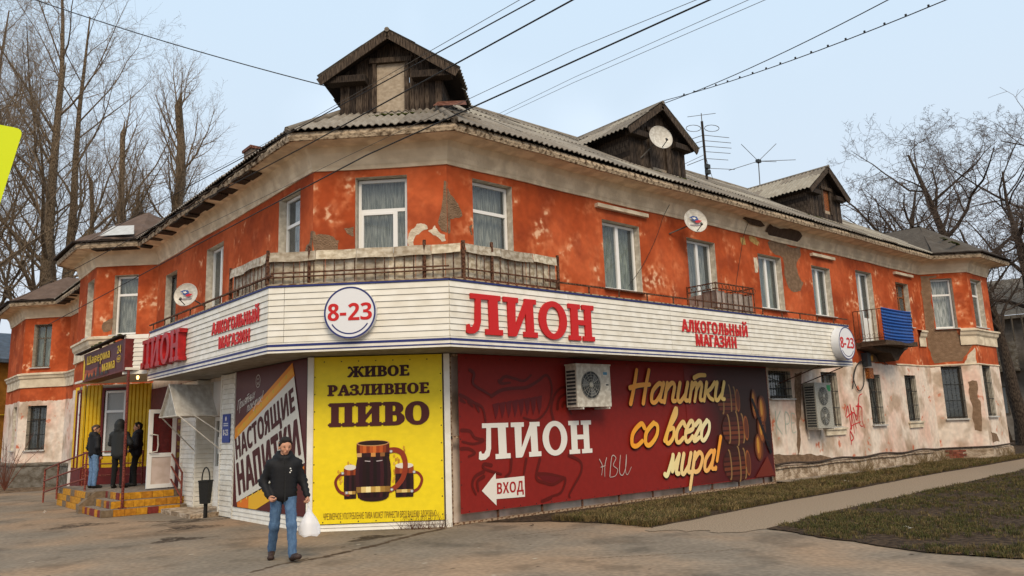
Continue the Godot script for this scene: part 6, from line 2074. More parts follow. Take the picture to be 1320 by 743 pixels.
	for l in [[17.0, 3.5, 16.4, 3.4, 16.05, 2.95, 16.3, 2.55, 16.7, 2.75, 16.8, 3.3], [17.0, 2.95, 17.2, 2.5, 17.35, 1.9, 17.2, 1.55], [17.1, 3.5, 16.6, 3.5, 16.2, 3.2, 15.9, 2.6], [17.0, 3.7, 17.3, 3.9, 18.6, 3.45]]:
		var ln := smooth_line(V2(l), 5)
		var pts := []
		for q in ln: pts.append(RIGHT.p(q.x, q.y, 0.05))
		var tb := MB.new()
		tb.tube(pts, [0.016], 6)
		part(jb, "cable_loop", tb, MAT["cable"])
	# pipe run along the plinth
	var pr := thing("wall_pipe", "long dark pipe running along the plinth of the whitewashed wall", "pipe", RIGHT.p(10.9, 0.45))
	var pts2 := []
	for k in 28:
		var s := 10.9 + k * (11.3 / 27.0)
		pts2.append(RIGHT.p(s, 0.47 + 0.03 * sin(k * 0.9), 0.10))
	pts2.append(END_FRONT.p(0.0, 0.47, 0.13)); pts2.append(END_FRONT.p(2.1, 0.5, 0.12))
	var pm := MB.new()
	pm.tube(pts2, [0.032], 7)
	part(pr, "pipe", pm, mat("pipe_dark", hx("4b4138"), 0.8, TEX["rust"], 1.2))
	var pts3 := []
	for k in 20: pts3.append(RIGHT.p(10.9 + k * 0.55, 0.37 + 0.02 * sin(k * 1.3), 0.12))
	var pm2 := MB.new()
	pm2.tube(pts3, [0.022], 6)
	part(pr, "pipe", pm2, mat("pipe_pale", hx("a89a86"), 0.8, TEX["rust"], 1.2))
	# graffiti
	var gr := thing("graffiti_tag", "bright red sprayed graffiti tag on the whitewashed wall", "graffiti", RIGHT.p(15.4, 1.0, 0.004))
	var gm := MB.new()
	for l in [[15.35, 1.75, 15.55, 2.05, 15.62, 1.3, 15.75, 1.9, 15.95, 1.35], [15.4, 1.7, 15.85, 1.85, 16.1, 1.7], [15.9, 2.0, 16.05, 1.6, 16.25, 2.15, 16.2, 1.5, 16.4, 1.4], [15.55, 1.25, 15.7, 1.05, 15.5, 1.0, 15.6, 1.4, 16.3, 1.55], [16.25, 1.95, 16.35, 2.35, 16.6, 2.45], [16.1, 2.05, 16.45, 2.0, 16.4, 1.6, 16.5, 1.35], [15.7, 2.1, 15.8, 1.2], [15.52, 0.95, 15.5, 0.85]]:
		stroke(gm, RIGHT, V2(l), 0.05, 0.025, 0.008, lin("c02020"), lin("c02020"))
	part(gr, "paint", gm, MAT["print"])
	var gr2 := thing("graffiti_tag", "faint green letters sprayed on the wall beside the banner", "graffiti", RIGHT.p(11.2, 1.5, 0.004))
	var gm2 := MB.new()
	for l in [[11.3, 1.95, 11.25, 1.3], [11.55, 1.95, 11.3, 1.6, 11.55, 1.3], [11.75, 1.3, 11.8, 1.9, 12.0, 1.8, 11.95, 1.6, 11.78, 1.58], [12.3, 1.85, 12.12, 1.85, 12.1, 1.35, 12.3, 1.35], [12.1, 1.6, 12.25, 1.6]]:
		stroke(gm2, RIGHT, V2(l), 0.028, 0.02, 0.008, lin("a3b3a4"), lin("a3b3a4"))
	part(gr2, "paint", gm2, MAT["print"])
	# hanging service wires on the orange wall
	for q in [["thin wire hanging from the eaves across the orange wall beside a window", [7.0, 7.3, 6.5, 6.4, 5.9, 5.6, 5.3, 5.0]], ["thin wire drooping from the broken frieze down the orange wall", [10.6, 7.4, 10.3, 6.6, 9.9, 5.6, 9.8, 5.2]]]:
		var tw := thing("service_wire", q[0], "wire", RIGHT.p(q[1][6], q[1][7], 0.02))
		var pz := []
		for v in smooth_line(V2(q[1]), 6): pz.append(RIGHT.p(v.x, v.y, 0.03 + maxf(0.0, (v.y - 7.0) * 0.3)))
		var wm := MB.new()
		wm.tube(pz, [0.007], 4)
		part(tw, "wire", wm, MAT["cable"])

func span(label: String, pts: Array, r: float, sag: float, clips := 0, key := "cable") -> void:
	var p0: Vector3 = pts[0]
	var w := thing("overhead_cable", label, "cable", p0, "overhead cables")
	var line := []
	for k in pts.size() - 1:
		for q in 12:
			var t := q / 12.0
			line.append(pts[k].lerp(pts[k + 1], t) - UP * sag * 4.0 * t * (1.0 - t))
	line.append(pts[pts.size() - 1])
	var mb := MB.new()
	mb.tube(line, [r], 5)
	part(w, "cable", mb, MAT[key])
	if clips > 0:
		for k in clips:
			var i := (k + 0.5) * (line.size() - 2) / clips
			var at: Vector3 = line[int(i)].lerp(line[int(i) + 1], i - int(i))
			var c := MB.new()
			c.box(at + UP * 0.02, Vector3(0.03, 0.045, 0.03))
			part(w, "clip", c, MAT["cable"])

func overhead() -> void:
	var dir := func(a: Vector3, b: Vector3, k: float) -> Vector3: return a + (a - b) * k
	var w1 := [Vector3(5.04, 5.85, -4.86), Vector3(4.73, 5.89, -9.93), Vector3(4.68, 6.06, -13.19), Vector3(4.41, 6.48, -23.59), Vector3(4.0, 7.1, -38.0)]
	w1.push_front(dir.call(w1[0], w1[1], 2.0))
	span("thick black cable passing the corner dormer foot along the left street", w1, 0.0095, 0.0)
	var w2 := [Vector3(5.46, 6.47, -5.85), Vector3(5.15, 6.62, -10.84), Vector3(5.0, 6.9, -15.5), Vector3(4.6, 7.4, -26.0)]
	w2.push_front(dir.call(w2[0], w2[1], 2.0))
	span("black cable crossing in front of the boarded corner dormer window", w2, 0.0085, 0.0)
	var w2b := [Vector3(5.36, 6.5, -5.95), Vector3(5.15, 6.66, -10.86), Vector3(5.0, 6.95, -15.5), Vector3(4.6, 7.5, -26.0)]
	w2b.push_front(dir.call(w2b[0], w2b[1], 2.0))
	span("thin grey wire running just above the cable crossing the corner dormer", w2b, 0.0042, 0.0, 0, "wire_grey")
	var w3 := [Vector3(5.85, 5.66, -3.84), Vector3(4.94, 5.38, -8.7), Vector3(4.99, 5.5, -12.54), Vector3(4.1, 5.1, -25.67)]
	w3.push_front(dir.call(w3[0], w3[1], 2.0))
	span("thick black cable hanging in front of the corner eaves and orange wall", w3, 0.0095, 0.0)
	var w4 := [Vector3(7.44, 6.81, -5.07), Vector3(7.19, 6.86, -6.95), Vector3(5.82, 6.21, -11.06), Vector3(5.0, 5.9, -16.0)]
	w4.push_front(dir.call(w4[0], w4[1], 2.0))
	span("thin grey wire beside the thick cable in front of the corner eaves", w4, 0.0042, 0.0, 0, "wire_grey")
	span("upper of two thin wires reaching the slates right of the corner dormer", [Vector3(7.0, 6.0, -0.6), Vector3(8.62, 7.23, -5.07), Vector3(10.05, 8.33, -9.74), Vector3(10.87, 8.92, -13.07)], 0.0042, 0.0, 0, "wire_grey")
	span("lower of two thin wires reaching the slates right of the corner dormer", [Vector3(7.2, 5.9, -0.4), Vector3(8.72, 7.18, -4.89), Vector3(10.05, 8.23, -9.75), Vector3(10.9, 8.85, -13.0)], 0.0042, 0.0, 0, "wire_grey")
	span("clipped cable bundle tied to the ridge of the dormer with the dish", [Vector3(10.1, 7.6, 3.0), Vector3(13.34, 8.52, -4.25), Vector3(16.42, 10.5, -12.5)], 0.010, 0.12, 36)
	span("plain cable joining the clipped bundle at the dormer with the dish", [Vector3(9.9, 8.1, 3.0), Vector3(13.06, 8.8, -5.05), Vector3(16.42, 10.42, -12.48)], 0.010, 0.1)
	span("single cable reaching the left eave of the boarded corner dormer", [Vector3(-0.5, 14.2, -22.5), Vector3(2.44, 12.04, -19.85), Vector3(7.25, 9.1, -14.35)], 0.012, 0.08)
	# yellow-green sign plate near the kerb
	var s := thing("road_sign", "fluorescent yellow-green sign plate on a grey post", "sign", Vector3(0.2, 0, -6.1))
	pole(s, "post", Vector3(0.2, -0.1, -6.15), Vector3(0.22, 4.0, -6.15), 0.035, mat("sign_post", hx("8a8d8e"), 0.5, TEX["fine"], 1.0, 0.5))
	var sf := Face.new(-0.35, -6.05, 0.66, -5.96)
	var P := PackedVector2Array()
	var cor := [[-0.05, 3.05], [0.93, 3.02], [1.08, 3.87], [-0.05, 3.9]]
	for k in 4:
		var c := Vector2(cor[k][0], cor[k][1])
		var a := (Vector2(cor[(k + 3) % 4][0], cor[(k + 3) % 4][1]) - c).normalized()
		var b := (Vector2(cor[(k + 1) % 4][0], cor[(k + 1) % 4][1]) - c).normalized()
		for q in 5:
			var t := q / 4.0
			P.append(c + a * 0.05 * (1 - t) * (1 - t) + b * 0.05 * t * t)
	var pm := MB.new()
	prism(pm, sf, P, -0.02, 0.0)
	part(s, "plate", pm, mat("sign_lime", hx("d2e000"), 0.45))

# ---------------------------------------------------------------- neighbouring houses
func neighbours() -> void:
	var h := thing("neighbour_house", "ochre plastered house with blue-grey roof beyond the far bay", "building", Vector3(4, 0, -60))
	var f := Face.new(-6.0, -57.0, 11.0, -60.0)
	var och := mat("ochre_wall", hx("b87a2e"), 0.95, TEX["blot"], 0.3, 0, TEX["bump"], 0.6)
	var wl := MB.new()
	fbox(wl, f, 0.0, f.L, 0.0, 7.0, -9.0, 0.0)
	part(h, "wall", wl, och)
	var rf := MB.new()
	rf.hexa([f.p(-0.6, 6.9, 0.7), f.p(f.L + 0.6, 6.9, 0.7), f.p(f.L + 0.6, 6.9, -9.7), f.p(-0.6, 6.9, -9.7), f.p(-0.6, 7.1, 0.7), f.p(f.L + 0.6, 7.1, 0.7), f.p(f.L + 0.6, 7.1, -9.7), f.p(-0.6, 7.1, -9.7)])
	rf.quad(f.p(-0.6, 7.12, 0.7), f.p(f.L + 0.6, 7.12, 0.7), f.p(f.L - 2.0, 9.4, -4.5), f.p(2.0, 9.4, -4.5))
	rf.quad(f.p(f.L + 0.6, 7.12, -9.7), f.p(-0.6, 7.12, -9.7), f.p(2.0, 9.4, -4.5), f.p(f.L - 2.0, 9.4, -4.5))
	rf.tri(f.p(f.L + 0.6, 7.12, 0.7), f.p(f.L + 0.6, 7.12, -9.7), f.p(f.L - 2.0, 9.4, -4.5)); rf.tri(f.p(-0.6, 7.12, -9.7), f.p(-0.6, 7.12, 0.7), f.p(2.0, 9.4, -4.5))
	part(h, "roof", rf, mat("roof_blue", hx("707a86"), 0.7, TEX["blot"], 0.3))
	var bs := MB.new()
	fbox(bs, f, -0.05, f.L + 0.05, -0.2, 0.9, -9.05, 0.08)
	part(h, "plinth", bs, MAT["plinth_grey"])
	for s in [1.5, 5.0, 8.5, 15.5]:
		for y in [1.6, 4.8]:
			var wn := MB.new()
			fbox(wn, f, s, s + 1.2, y, y + 1.6, 0.0, 0.06)
			var w := part(h, "window", wn, MAT["pvc"])
			var pn := MB.new()
			fbox(pn, f, s + 0.1, s + 1.1, y + 0.1, y + 1.5, 0.06, 0.065)
			part(w, "pane", pn, mat("far_pane", hx("737b80"), 0.08))
	var gp := MB.new()
	gp.tube([f.p(12.6, 0.3, 0.15), f.p(12.6, 3.6, 0.15), f.p(14.6, 3.6, 0.15)], [0.06], 7)
	part(h, "gas_pipe", gp, mat("gas_yellow", hx("c9a21c"), 0.6))
	var g := thing("neighbour_house", "grey two-storey house with slate roof and boarded balcony behind the end bay", "building", Vector3(53, 0, -16))
	var f2 := Face.new(50.5, -24.0, 56.0, -4.0)
	var gw := MB.new()
	fbox(gw, f2, 0.0, f2.L, -0.2, 7.2, -9.0, 0.0)
	part(g, "wall", gw, mat("grey_wall", hx("8d867e"), 0.95, TEX["blot"], 0.3, 0, TEX["bump"], 0.6))
	var gr := MB.new()
	gr.hexa([f2.p(-0.6, 7.1, 0.8), f2.p(f2.L + 0.6, 7.1, 0.8), f2.p(f2.L + 0.6, 7.1, -9.8), f2.p(-0.6, 7.1, -9.8), f2.p(-0.6, 7.3, 0.8), f2.p(f2.L + 0.6, 7.3, 0.8), f2.p(f2.L + 0.6, 7.3, -9.8), f2.p(-0.6, 7.3, -9.8)])
	gr.quad(f2.p(-0.6, 7.32, 0.8), f2.p(f2.L + 0.6, 7.32, 0.8), f2.p(f2.L - 3.0, 10.2, -4.5), f2.p(3.0, 10.2, -4.5))
	gr.tri(f2.p(-0.6, 7.32, -9.8), f2.p(-0.6, 7.32, 0.8), f2.p(3.0, 10.2, -4.5)); gr.tri(f2.p(f2.L + 0.6, 7.32, 0.8), f2.p(f2.L + 0.6, 7.32, -9.8), f2.p(f2.L - 3.0, 10.2, -4.5))
	part(g, "roof", gr, MAT["slate3"])
	for s in [4.0, 6.6, 9.2, 12.0, 15.0]:
		for y in [1.5, 4.6]:
			var wn2 := MB.new()
			fbox(wn2, f2, s, s + 1.2, y, y + 1.7, 0.0, 0.05)
			var w2 := part(g, "window", wn2, MAT["old_frame"])
			var pn2 := MB.new()
			fbox(pn2, f2, s + 0.1, s + 1.1, y + 0.1, y + 1.6, 0.05, 0.055)
			part(w2, "pane", pn2, MAT["far_pane"])
	for q in [[6.0, 8.6], [9.0, 11.4]]:
		var bl := MB.new()
		fbox(bl, f2, q[0], q[1], 4.0, 4.15, 0.0, 1.1)
		part(g, "balcony_slab", bl, MAT["plinth_grey"])
		for k in 8:
			lap_board(g, f2, q[0], q[1], 4.15 + k * 0.2, 4.15 + (k + 1) * 0.2 - 0.01, 1.08, MAT["plinth_grey"])
		for s2 in [q[0] + 0.05, (q[0] + q[1]) * 0.5, q[1] - 0.05]: pole(g, "balcony_post", f2.p(s2, 5.7, 1.05), f2.p(s2, 7.2, 1.05), 0.05, MAT["old_frame"])

# ---------------------------------------------------------------- people
# bones [a, b, ra, rb] blended into one skin, meshed as surface nets
func skin(mb: MB, bones: Array, cell: float, k: float, quilt := 0.0, fold := 0.0) -> void:
	var lo := Vector3(1e9, 1e9, 1e9)
	var hi := -lo
	var mg := k * 0.6 + cell * 2.5
	for b in bones:
		var r: float = maxf(b[2], b[3]) + mg
		lo = lo.min(b[0] - Vector3.ONE * r).min(b[1] - Vector3.ONE * r)
		hi = hi.max(b[0] + Vector3.ONE * r).max(b[1] + Vector3.ONE * r)
	var nx := int((hi.x - lo.x) / cell) + 3
	var ny := int((hi.y - lo.y) / cell) + 3
	var nz := int((hi.z - lo.z) / cell) + 3
	var val := PackedFloat32Array()
	val.resize(nx * ny * nz)
	val.fill(1000.0)
	var touched := PackedInt32Array()
	var sy := nx
	var sz := nx * ny
	for b in bones:
		var a: Vector3 = b[0]
		var e: Vector3 = b[1]
		var ab := e - a
		var l2 := maxf(ab.length_squared(), 1e-8)
		var ra: float = b[2]
		var rb: float = b[3]
		var r2: float = maxf(ra, rb) + mg
		var i0 := ((a.min(e) - Vector3.ONE * r2 - lo) / cell).floor()
		var i1 := ((a.max(e) + Vector3.ONE * r2 - lo) / cell).ceil()
		for z in range(maxi(0, int(i0.z)), mini(nz - 1, int(i1.z)) + 1):
			for y in range(maxi(0, int(i0.y)), mini(ny - 1, int(i1.y)) + 1):
				var row := z * sz + y * sy
				for x in range(maxi(0, int(i0.x)), mini(nx - 1, int(i1.x)) + 1):
					var p := lo + Vector3(x, y, z) * cell - a
					var t := clampf(p.dot(ab) / l2, 0.0, 1.0)
					var d := (p - ab * t).length() - (ra + (rb - ra) * t)
					var v := val[row + x]
					if v > 900.0:
						touched.append(row + x)
						val[row + x] = d
					else:
						var h := maxf(k - absf(v - d), 0.0) / k
						val[row + x] = minf(v, d) - h * h * k * 0.25
	var idx := {}
	var vs := PackedVector3Array()
	var off := [0, 1, sy, sy + 1, sz, sz + 1, sz + sy, sz + sy + 1]
	var edges := [[0, 1], [2, 3], [4, 5], [6, 7], [0, 2], [1, 3], [4, 6], [5, 7], [0, 4], [1, 5], [2, 6], [3, 7]]
	var cp := [Vector3(0, 0, 0), Vector3(1, 0, 0), Vector3(0, 1, 0), Vector3(1, 1, 0), Vector3(0, 0, 1), Vector3(1, 0, 1), Vector3(0, 1, 1), Vector3(1, 1, 1)]
	var tot := nx * ny * nz
	for c in touched:
		if absf(val[c]) > cell * 2.2 or c + sz + sy + 1 >= tot: continue
		var m := 0
		for q in 8:
			if val[c + off[q]] < 0.0: m |= 1 << q
		if m == 0 or m == 255: continue
		var s := Vector3.ZERO
		var n := 0
		for e2 in edges:
			var va := val[c + off[e2[0]]]
			var vb := val[c + off[e2[1]]]
			if (va < 0.0) != (vb < 0.0):
				var t2 := va / (va - vb)
				s += cp[e2[0]].lerp(cp[e2[1]], t2)
				n += 1
		var z2 := c / sz
		var y2 := (c - z2 * sz) / sy
		var x2 := c - z2 * sz - y2 * sy
		idx[c] = vs.size()
		vs.append(lo + (Vector3(x2, y2, z2) + s / n) * cell)
	var nr := PackedVector3Array()
	nr.resize(vs.size())
	var tris := PackedInt32Array()
	for c in idx:
		var v0 := val[c] < 0.0
		for ax in 3:
			var st: int = [1, sy, sz][ax]
			var o1: int = [sy, sz, 1][ax]
			var o2: int = [sz, 1, sy][ax]
			if c + st >= tot: continue
			if v0 == (val[c + st] < 0.0): continue
			if not (idx.has(c - o1) and idx.has(c - o2) and idx.has(c - o1 - o2)): continue
			var A: int = idx[c]
			var B: int = idx[c - o1]
			var C: int = idx[c - o1 - o2]
			var D: int = idx[c - o2]
			if v0: tris.append_array([A, B, C, A, C, D])
			else: tris.append_array([A, D, C, A, C, B])
	for q in range(0, tris.size(), 3):
		var fn := (vs[tris[q + 1]] - vs[tris[q]]).cross(vs[tris[q + 2]] - vs[tris[q]])
		for w in 3: nr[tris[q + w]] += fn
	var base := mb.v.size()
	for q in vs.size():
		var nn := nr[q].normalized()
		var p2 := vs[q]
		if quilt > 0.0: p2 += nn * quilt * (absf(sin(p2.y * 46.0 + p2.x * 1.5)) - 0.7)
		if fold > 0.0: p2 += nn * fold * (sin(p2.y * 37.0 + p2.x * 60.0 + p2.z * 31.0) * 0.5 + sin(p2.y * 90.0 - p2.z * 55.0) * 0.3)
		mb.vert(p2, nn)
	for q in range(0, tris.size(), 3): mb.tri_i(base + tris[q], base + tris[q + 1], base + tris[q + 2])

func person(label: String, at: Vector3, facing: Vector3, sc: float, J: Dictionary, look: Dictionary, cell: float) -> Node3D:
	var root := thing("person", label, "person", at)
	var fz := Vector3(facing.x, 0, facing.z).normalized()
	var fx := UP.cross(fz)
	var B := Basis(fx, UP, fz)
	var T := func(v: Vector3) -> Vector3: return at + B * (v * sc)
	# head frame, turned by J.turn about the neck
	var hb := B * Basis(UP, J.get("turn", 0.0)) * Basis(Vector3(1, 0, 0), J.get("nod", 0.0))
	var neck: Vector3 = J.get("neck", Vector3(0, 1.44, 0.0))
	var Hd := func(v: Vector3) -> Vector3: return at + B * (neck * sc) + hb * ((v - Vector3(0, 1.44, 0)) * sc)
	var L := func(a: String) -> Vector3: return T.call(J[a])
	var body := MB.new()
	# slim body under the clothes: one skin from head to ankles
	var core := [[T.call(Vector3(0, 0.92, 0)), T.call(Vector3(0, 1.3, 0)), 0.09, 0.10], [T.call(Vector3(0, 1.3, 0)), T.call(neck), 0.1, 0.05], [T.call(neck), Hd.call(Vector3(0, 1.55, 0)), 0.05, 0.05]]
	for sd in ["R", "L"]:
		core.append([L.call("hip" + sd), L.call("knee" + sd), 0.06, 0.05]); core.append([L.call("knee" + sd), L.call("ank" + sd), 0.05, 0.04])
		core.append([T.call(Vector3(0, 1.34, 0)), L.call("sh" + sd), 0.06, 0.05]); core.append([L.call("sh" + sd), L.call("el" + sd), 0.045, 0.036]); core.append([L.call("el" + sd), L.call("wr" + sd), 0.036, 0.028])
		core.append([L.call("hip" + sd), T.call(Vector3(0, 0.92, 0)), 0.07, 0.08])
	skin(body, core, maxf(cell, 0.018), 0.03)
	# head
	var hd := [[Hd.call(Vector3(0, 1.618, -0.02)), Hd.call(Vector3(0, 1.605, 0.01)), 0.088, 0.084], [Hd.call(Vector3(0, 1.55, 0.02)), Hd.call(Vector3(0, 1.52, 0.045)), 0.06, 0.045],
		[Hd.call(Vector3(-0.035, 1.555, 0.05)), Hd.call(Vector3(0.035, 1.555, 0.05)), 0.032, 0.032], [Hd.call(Vector3(0, 1.498, 0.06)), Hd.call(Vector3(0, 1.50, 0.05)), 0.025, 0.03],
		[Hd.call(Vector3(0, 1.59, 0.084)), Hd.call(Vector3(0, 1.552, 0.104)), 0.010, 0.016], [Hd.call(Vector3(-0.032, 1.606, 0.066)), Hd.call(Vector3(0.032, 1.606, 0.066)), 0.018, 0.018],
		[Hd.call(Vector3(0, 1.40, -0.01)), Hd.call(Vector3(0, 1.55, -0.005)), 0.055, 0.052],
		[Hd.call(Vector3(-0.012, 1.522, 0.083)), Hd.call(Vector3(0.012, 1.522, 0.083)), 0.012, 0.012]]
	for e in [-1, 1]: hd.append([Hd.call(Vector3(e * 0.083, 1.585, 0.0)), Hd.call(Vector3(e * 0.088, 1.55, 0.0)), 0.016, 0.011])
	skin(body, hd, maxf(0.007, cell * 0.5), 0.016)
	# hands: palm and five bent fingers
	for sd in ["R", "L"]:
		if J.has("nohand" + sd): continue
		var w: Vector3 = J["wr" + sd]
		var fw: Vector3 = (J["hand" + sd] - w).normalized()
		var sg := -1.0 if sd == "R" else 1.0
		var inw: Vector3 = J.get("palm" + sd, Vector3(-sg, 0, 0.2)).normalized()
		inw = (inw - fw * inw.dot(fw)).normalized()
		var ac := fw.cross(inw).normalized() # across the knuckles
		if ac.z < 0: ac = -ac
		var bones := [[T.call(w), T.call(w + fw * 0.075), 0.026 * sc, 0.032 * sc]]
		var curl: float = J.get("curl" + sd, 0.6)
		for k in 4:
			var len: float = [0.068, 0.078, 0.072, 0.056][k]
			var r0 := w + fw * 0.075 + ac * (0.030 - 0.02 * k)
			var d1 := (fw * cos(curl * 0.7) + inw * sin(curl * 0.7)).normalized()
			var d2 := (fw * cos(curl * 1.7) + inw * sin(curl * 1.7)).normalized()
			var d3 := (fw * cos(curl * 2.6) + inw * sin(curl * 2.6)).normalized()
			var p1: Vector3 = r0 + d1 * len * 0.45
			var p2: Vector3 = p1 + d2 * len * 0.32
			var p3: Vector3 = p2 + d3 * len * 0.25
			bones.append([T.call(r0), T.call(p1), 0.0095 * sc, 0.009 * sc]); bones.append([T.call(p1), T.call(p2), 0.009 * sc, 0.0085 * sc]); bones.append([T.call(p2), T.call(p3), 0.0085 * sc, 0.0075 * sc])
		var t0 := w + fw * 0.025 + ac * 0.026
		var t1: Vector3 = t0 + (fw * 0.6 + ac * 0.6 + inw * 0.4).normalized() * 0.04
		var t2: Vector3 = t1 + (fw * 0.7 + inw * 0.6).normalized() * 0.035
		bones.append([T.call(t0), T.call(t1), 0.013 * sc, 0.011 * sc]); bones.append([T.call(t1), T.call(t2), 0.011 * sc, 0.008 * sc])
		skin(body, bones, maxf(0.006, cell * 0.45), 0.008)
	part(root, "body", body, mat("skin", hx("bf8d72"), 0.6))
	# face details
	var fd := MB.new()
	for e in [-1, 1]:
		fd.ball(Hd.call(Vector3(e * 0.031, 1.588, 0.084)), Vector3(0.013, 0.006, 0.008) * sc, 8, hb)
		fd.ball(Hd.call(Vector3(e * 0.032, 1.607, 0.086)), Vector3(0.02, 0.005, 0.007) * sc, 8, hb)
	part(root, "eyes", fd, mat("eye_dark", hx("241a16"), 0.5))
	var mo := MB.new()
	mo.ball(Hd.call(Vector3(0, 1.522, 0.097)), Vector3(0.022, 0.0055, 0.006) * sc, 8, hb)
	part(root, "mouth", mo, mat("lips", hx("8e4f48"), 0.5))
	if look.get("hood", false):
		var ho := MB.new()
		skin(ho, [[Hd.call(Vector3(0, 1.60, -0.03)), Hd.call(Vector3(0, 1.63, -0.01)), 0.125, 0.12], [Hd.call(Vector3(0, 1.48, -0.04)), Hd.call(Vector3(0, 1.58, -0.03)), 0.125, 0.12]], cell, 0.05, 0.004)
		part(root, "hood", ho, look.jacket)
	else:
		var ha := MB.new()
		var hbones := [[Hd.call(Vector3(0, 1.648, -0.004)), Hd.call(Vector3(0, 1.622, -0.045)), 0.081, 0.08], [Hd.call(Vector3(0, 1.60, -0.065)), Hd.call(Vector3(0, 1.55, -0.06)), 0.058, 0.045], [Hd.call(Vector3(-0.04, 1.682, 0.04)), Hd.call(Vector3(0.045, 1.68, 0.05)), 0.026, 0.024]]
		for e in [-1, 1]: hbones.append([Hd.call(Vector3(e * 0.06, 1.63, 0.02)), Hd.call(Vector3(e * 0.076, 1.575, -0.012)), 0.034, 0.02])
		skin(ha, hbones, maxf(0.008, cell * 0.5), 0.02, 0.0, 0.006)
		part(root, "hair", ha, look.hair)
	# jacket
	var ja := MB.new()
	var hem: float = look.get("hem", 0.80)
	var g: float = look.get("girth", 1.0)
	var jb := [[T.call(Vector3(0, 1.36, -0.01)), T.call(Vector3(0, hem + 0.1, 0)), 0.118 * g, 0.122 * g],
		[T.call(Vector3(-0.06, 1.42, -0.03)), T.call(Vector3(0.06, 1.42, -0.03)), 0.09, 0.09], [T.call(Vector3(-0.05, 1.46, -0.07)), T.call(Vector3(0.05, 1.46, -0.07)), 0.065, 0.065],
		[T.call(Vector3(-0.075, 1.45, -0.01)), T.call(Vector3(-0.045, 1.42, 0.07)), 0.045, 0.04], [T.call(Vector3(0.075, 1.45, -0.01)), T.call(Vector3(0.045, 1.42, 0.07)), 0.045, 0.04]]
	for k in 6:
		var yy := lerpf(1.30, hem + 0.115, k / 5.0)
		var wx: float = [0.088, 0.085, 0.078, 0.076, 0.08, 0.084][k]
		jb.append([T.call(Vector3(-wx, yy, 0.008)), T.call(Vector3(wx, yy, 0.008)), 0.112 * g, 0.112 * g])
	for sd in ["R", "L"]:
		jb.append([T.call(Vector3(0, 1.36, -0.01)), L.call("sh" + sd), 0.085, 0.078]); jb.append([L.call("sh" + sd), L.call("el" + sd), 0.076 * g, 0.064 * g]); jb.append([L.call("el" + sd), L.call("wr" + sd), 0.064 * g, 0.046])
	skin(ja, jb, cell, 0.045, look.get("quilt", 0.014), 0.003)
	part(root, "jacket", ja, look.jacket)
	if look.has("mark"):
		var mk := MB.new()
		for q in [Vector3(0.085, 1.27, 0.121), Vector3(0.095, 1.24, 0.119), Vector3(0.08, 1.215, 0.119)]: mk.ball(T.call(q), Vector3(0.012, 0.012, 0.006), 7, B)
		part(root, "jacket_mark", mk, MAT["ink_white"])
	if look.has("mark"): # zip and grey shirt at the neck
		var zp := MB.new()
		zp.bar(T.call(Vector3(0.012, 1.38, 0.115)), T.call(Vector3(0.012, hem + 0.02, 0.135)), 0.012, 0.02)
		part(root, "zip", zp, MAT["black_metal"])
		var sw := MB.new()
		sw.ball(T.call(Vector3(0, 1.425, 0.055)), Vector3(0.045, 0.05, 0.035), 10, B)
		part(root, "shirt", sw, mat("shirt_grey", hx("7b7f84"), 0.9))
	# trousers
	var tr := MB.new()
	var tb := [[L.call("hipR"), L.call("hipL"), 0.094, 0.094], [T.call(Vector3(-0.05, 0.93, 0)), T.call(Vector3(0.05, 0.93, 0)), 0.09, 0.09]]
	for sd in ["R", "L"]:
		tb.append([L.call("hip" + sd), L.call("knee" + sd), 0.09, 0.07]); tb.append([L.call("knee" + sd), L.call("ank" + sd), 0.070, 0.058])
	skin(tr, tb, cell, 0.035, 0.0, 0.006)
	part(root, "trousers", tr, look.trousers)
	for sd in ["R", "L"]:
		var sh := MB.new()
		var an: Vector3 = J["ank" + sd]
		var to: Vector3 = J["toe" + sd]
		var dn := Vector3(0, -0.035, 0)
		var bk: Vector3 = an + (an - to).normalized() * 0.03
		skin(sh, [[T.call(an + dn * 0.3), T.call(an + dn), 0.05, 0.042], [T.call(Vector3(bk.x, an.y - 0.04, bk.z)), T.call(to), 0.038, 0.034], [T.call(an + dn), T.call(to.lerp(an, 0.35)), 0.045, 0.040], [T.call(to + Vector3(0.018, 0, 0)), T.call(to - Vector3(0.018, 0, 0)), 0.032, 0.032]], maxf(0.009, cell * 0.6), 0.02)
		part(root, "shoe", sh, look.shoes)
	return root

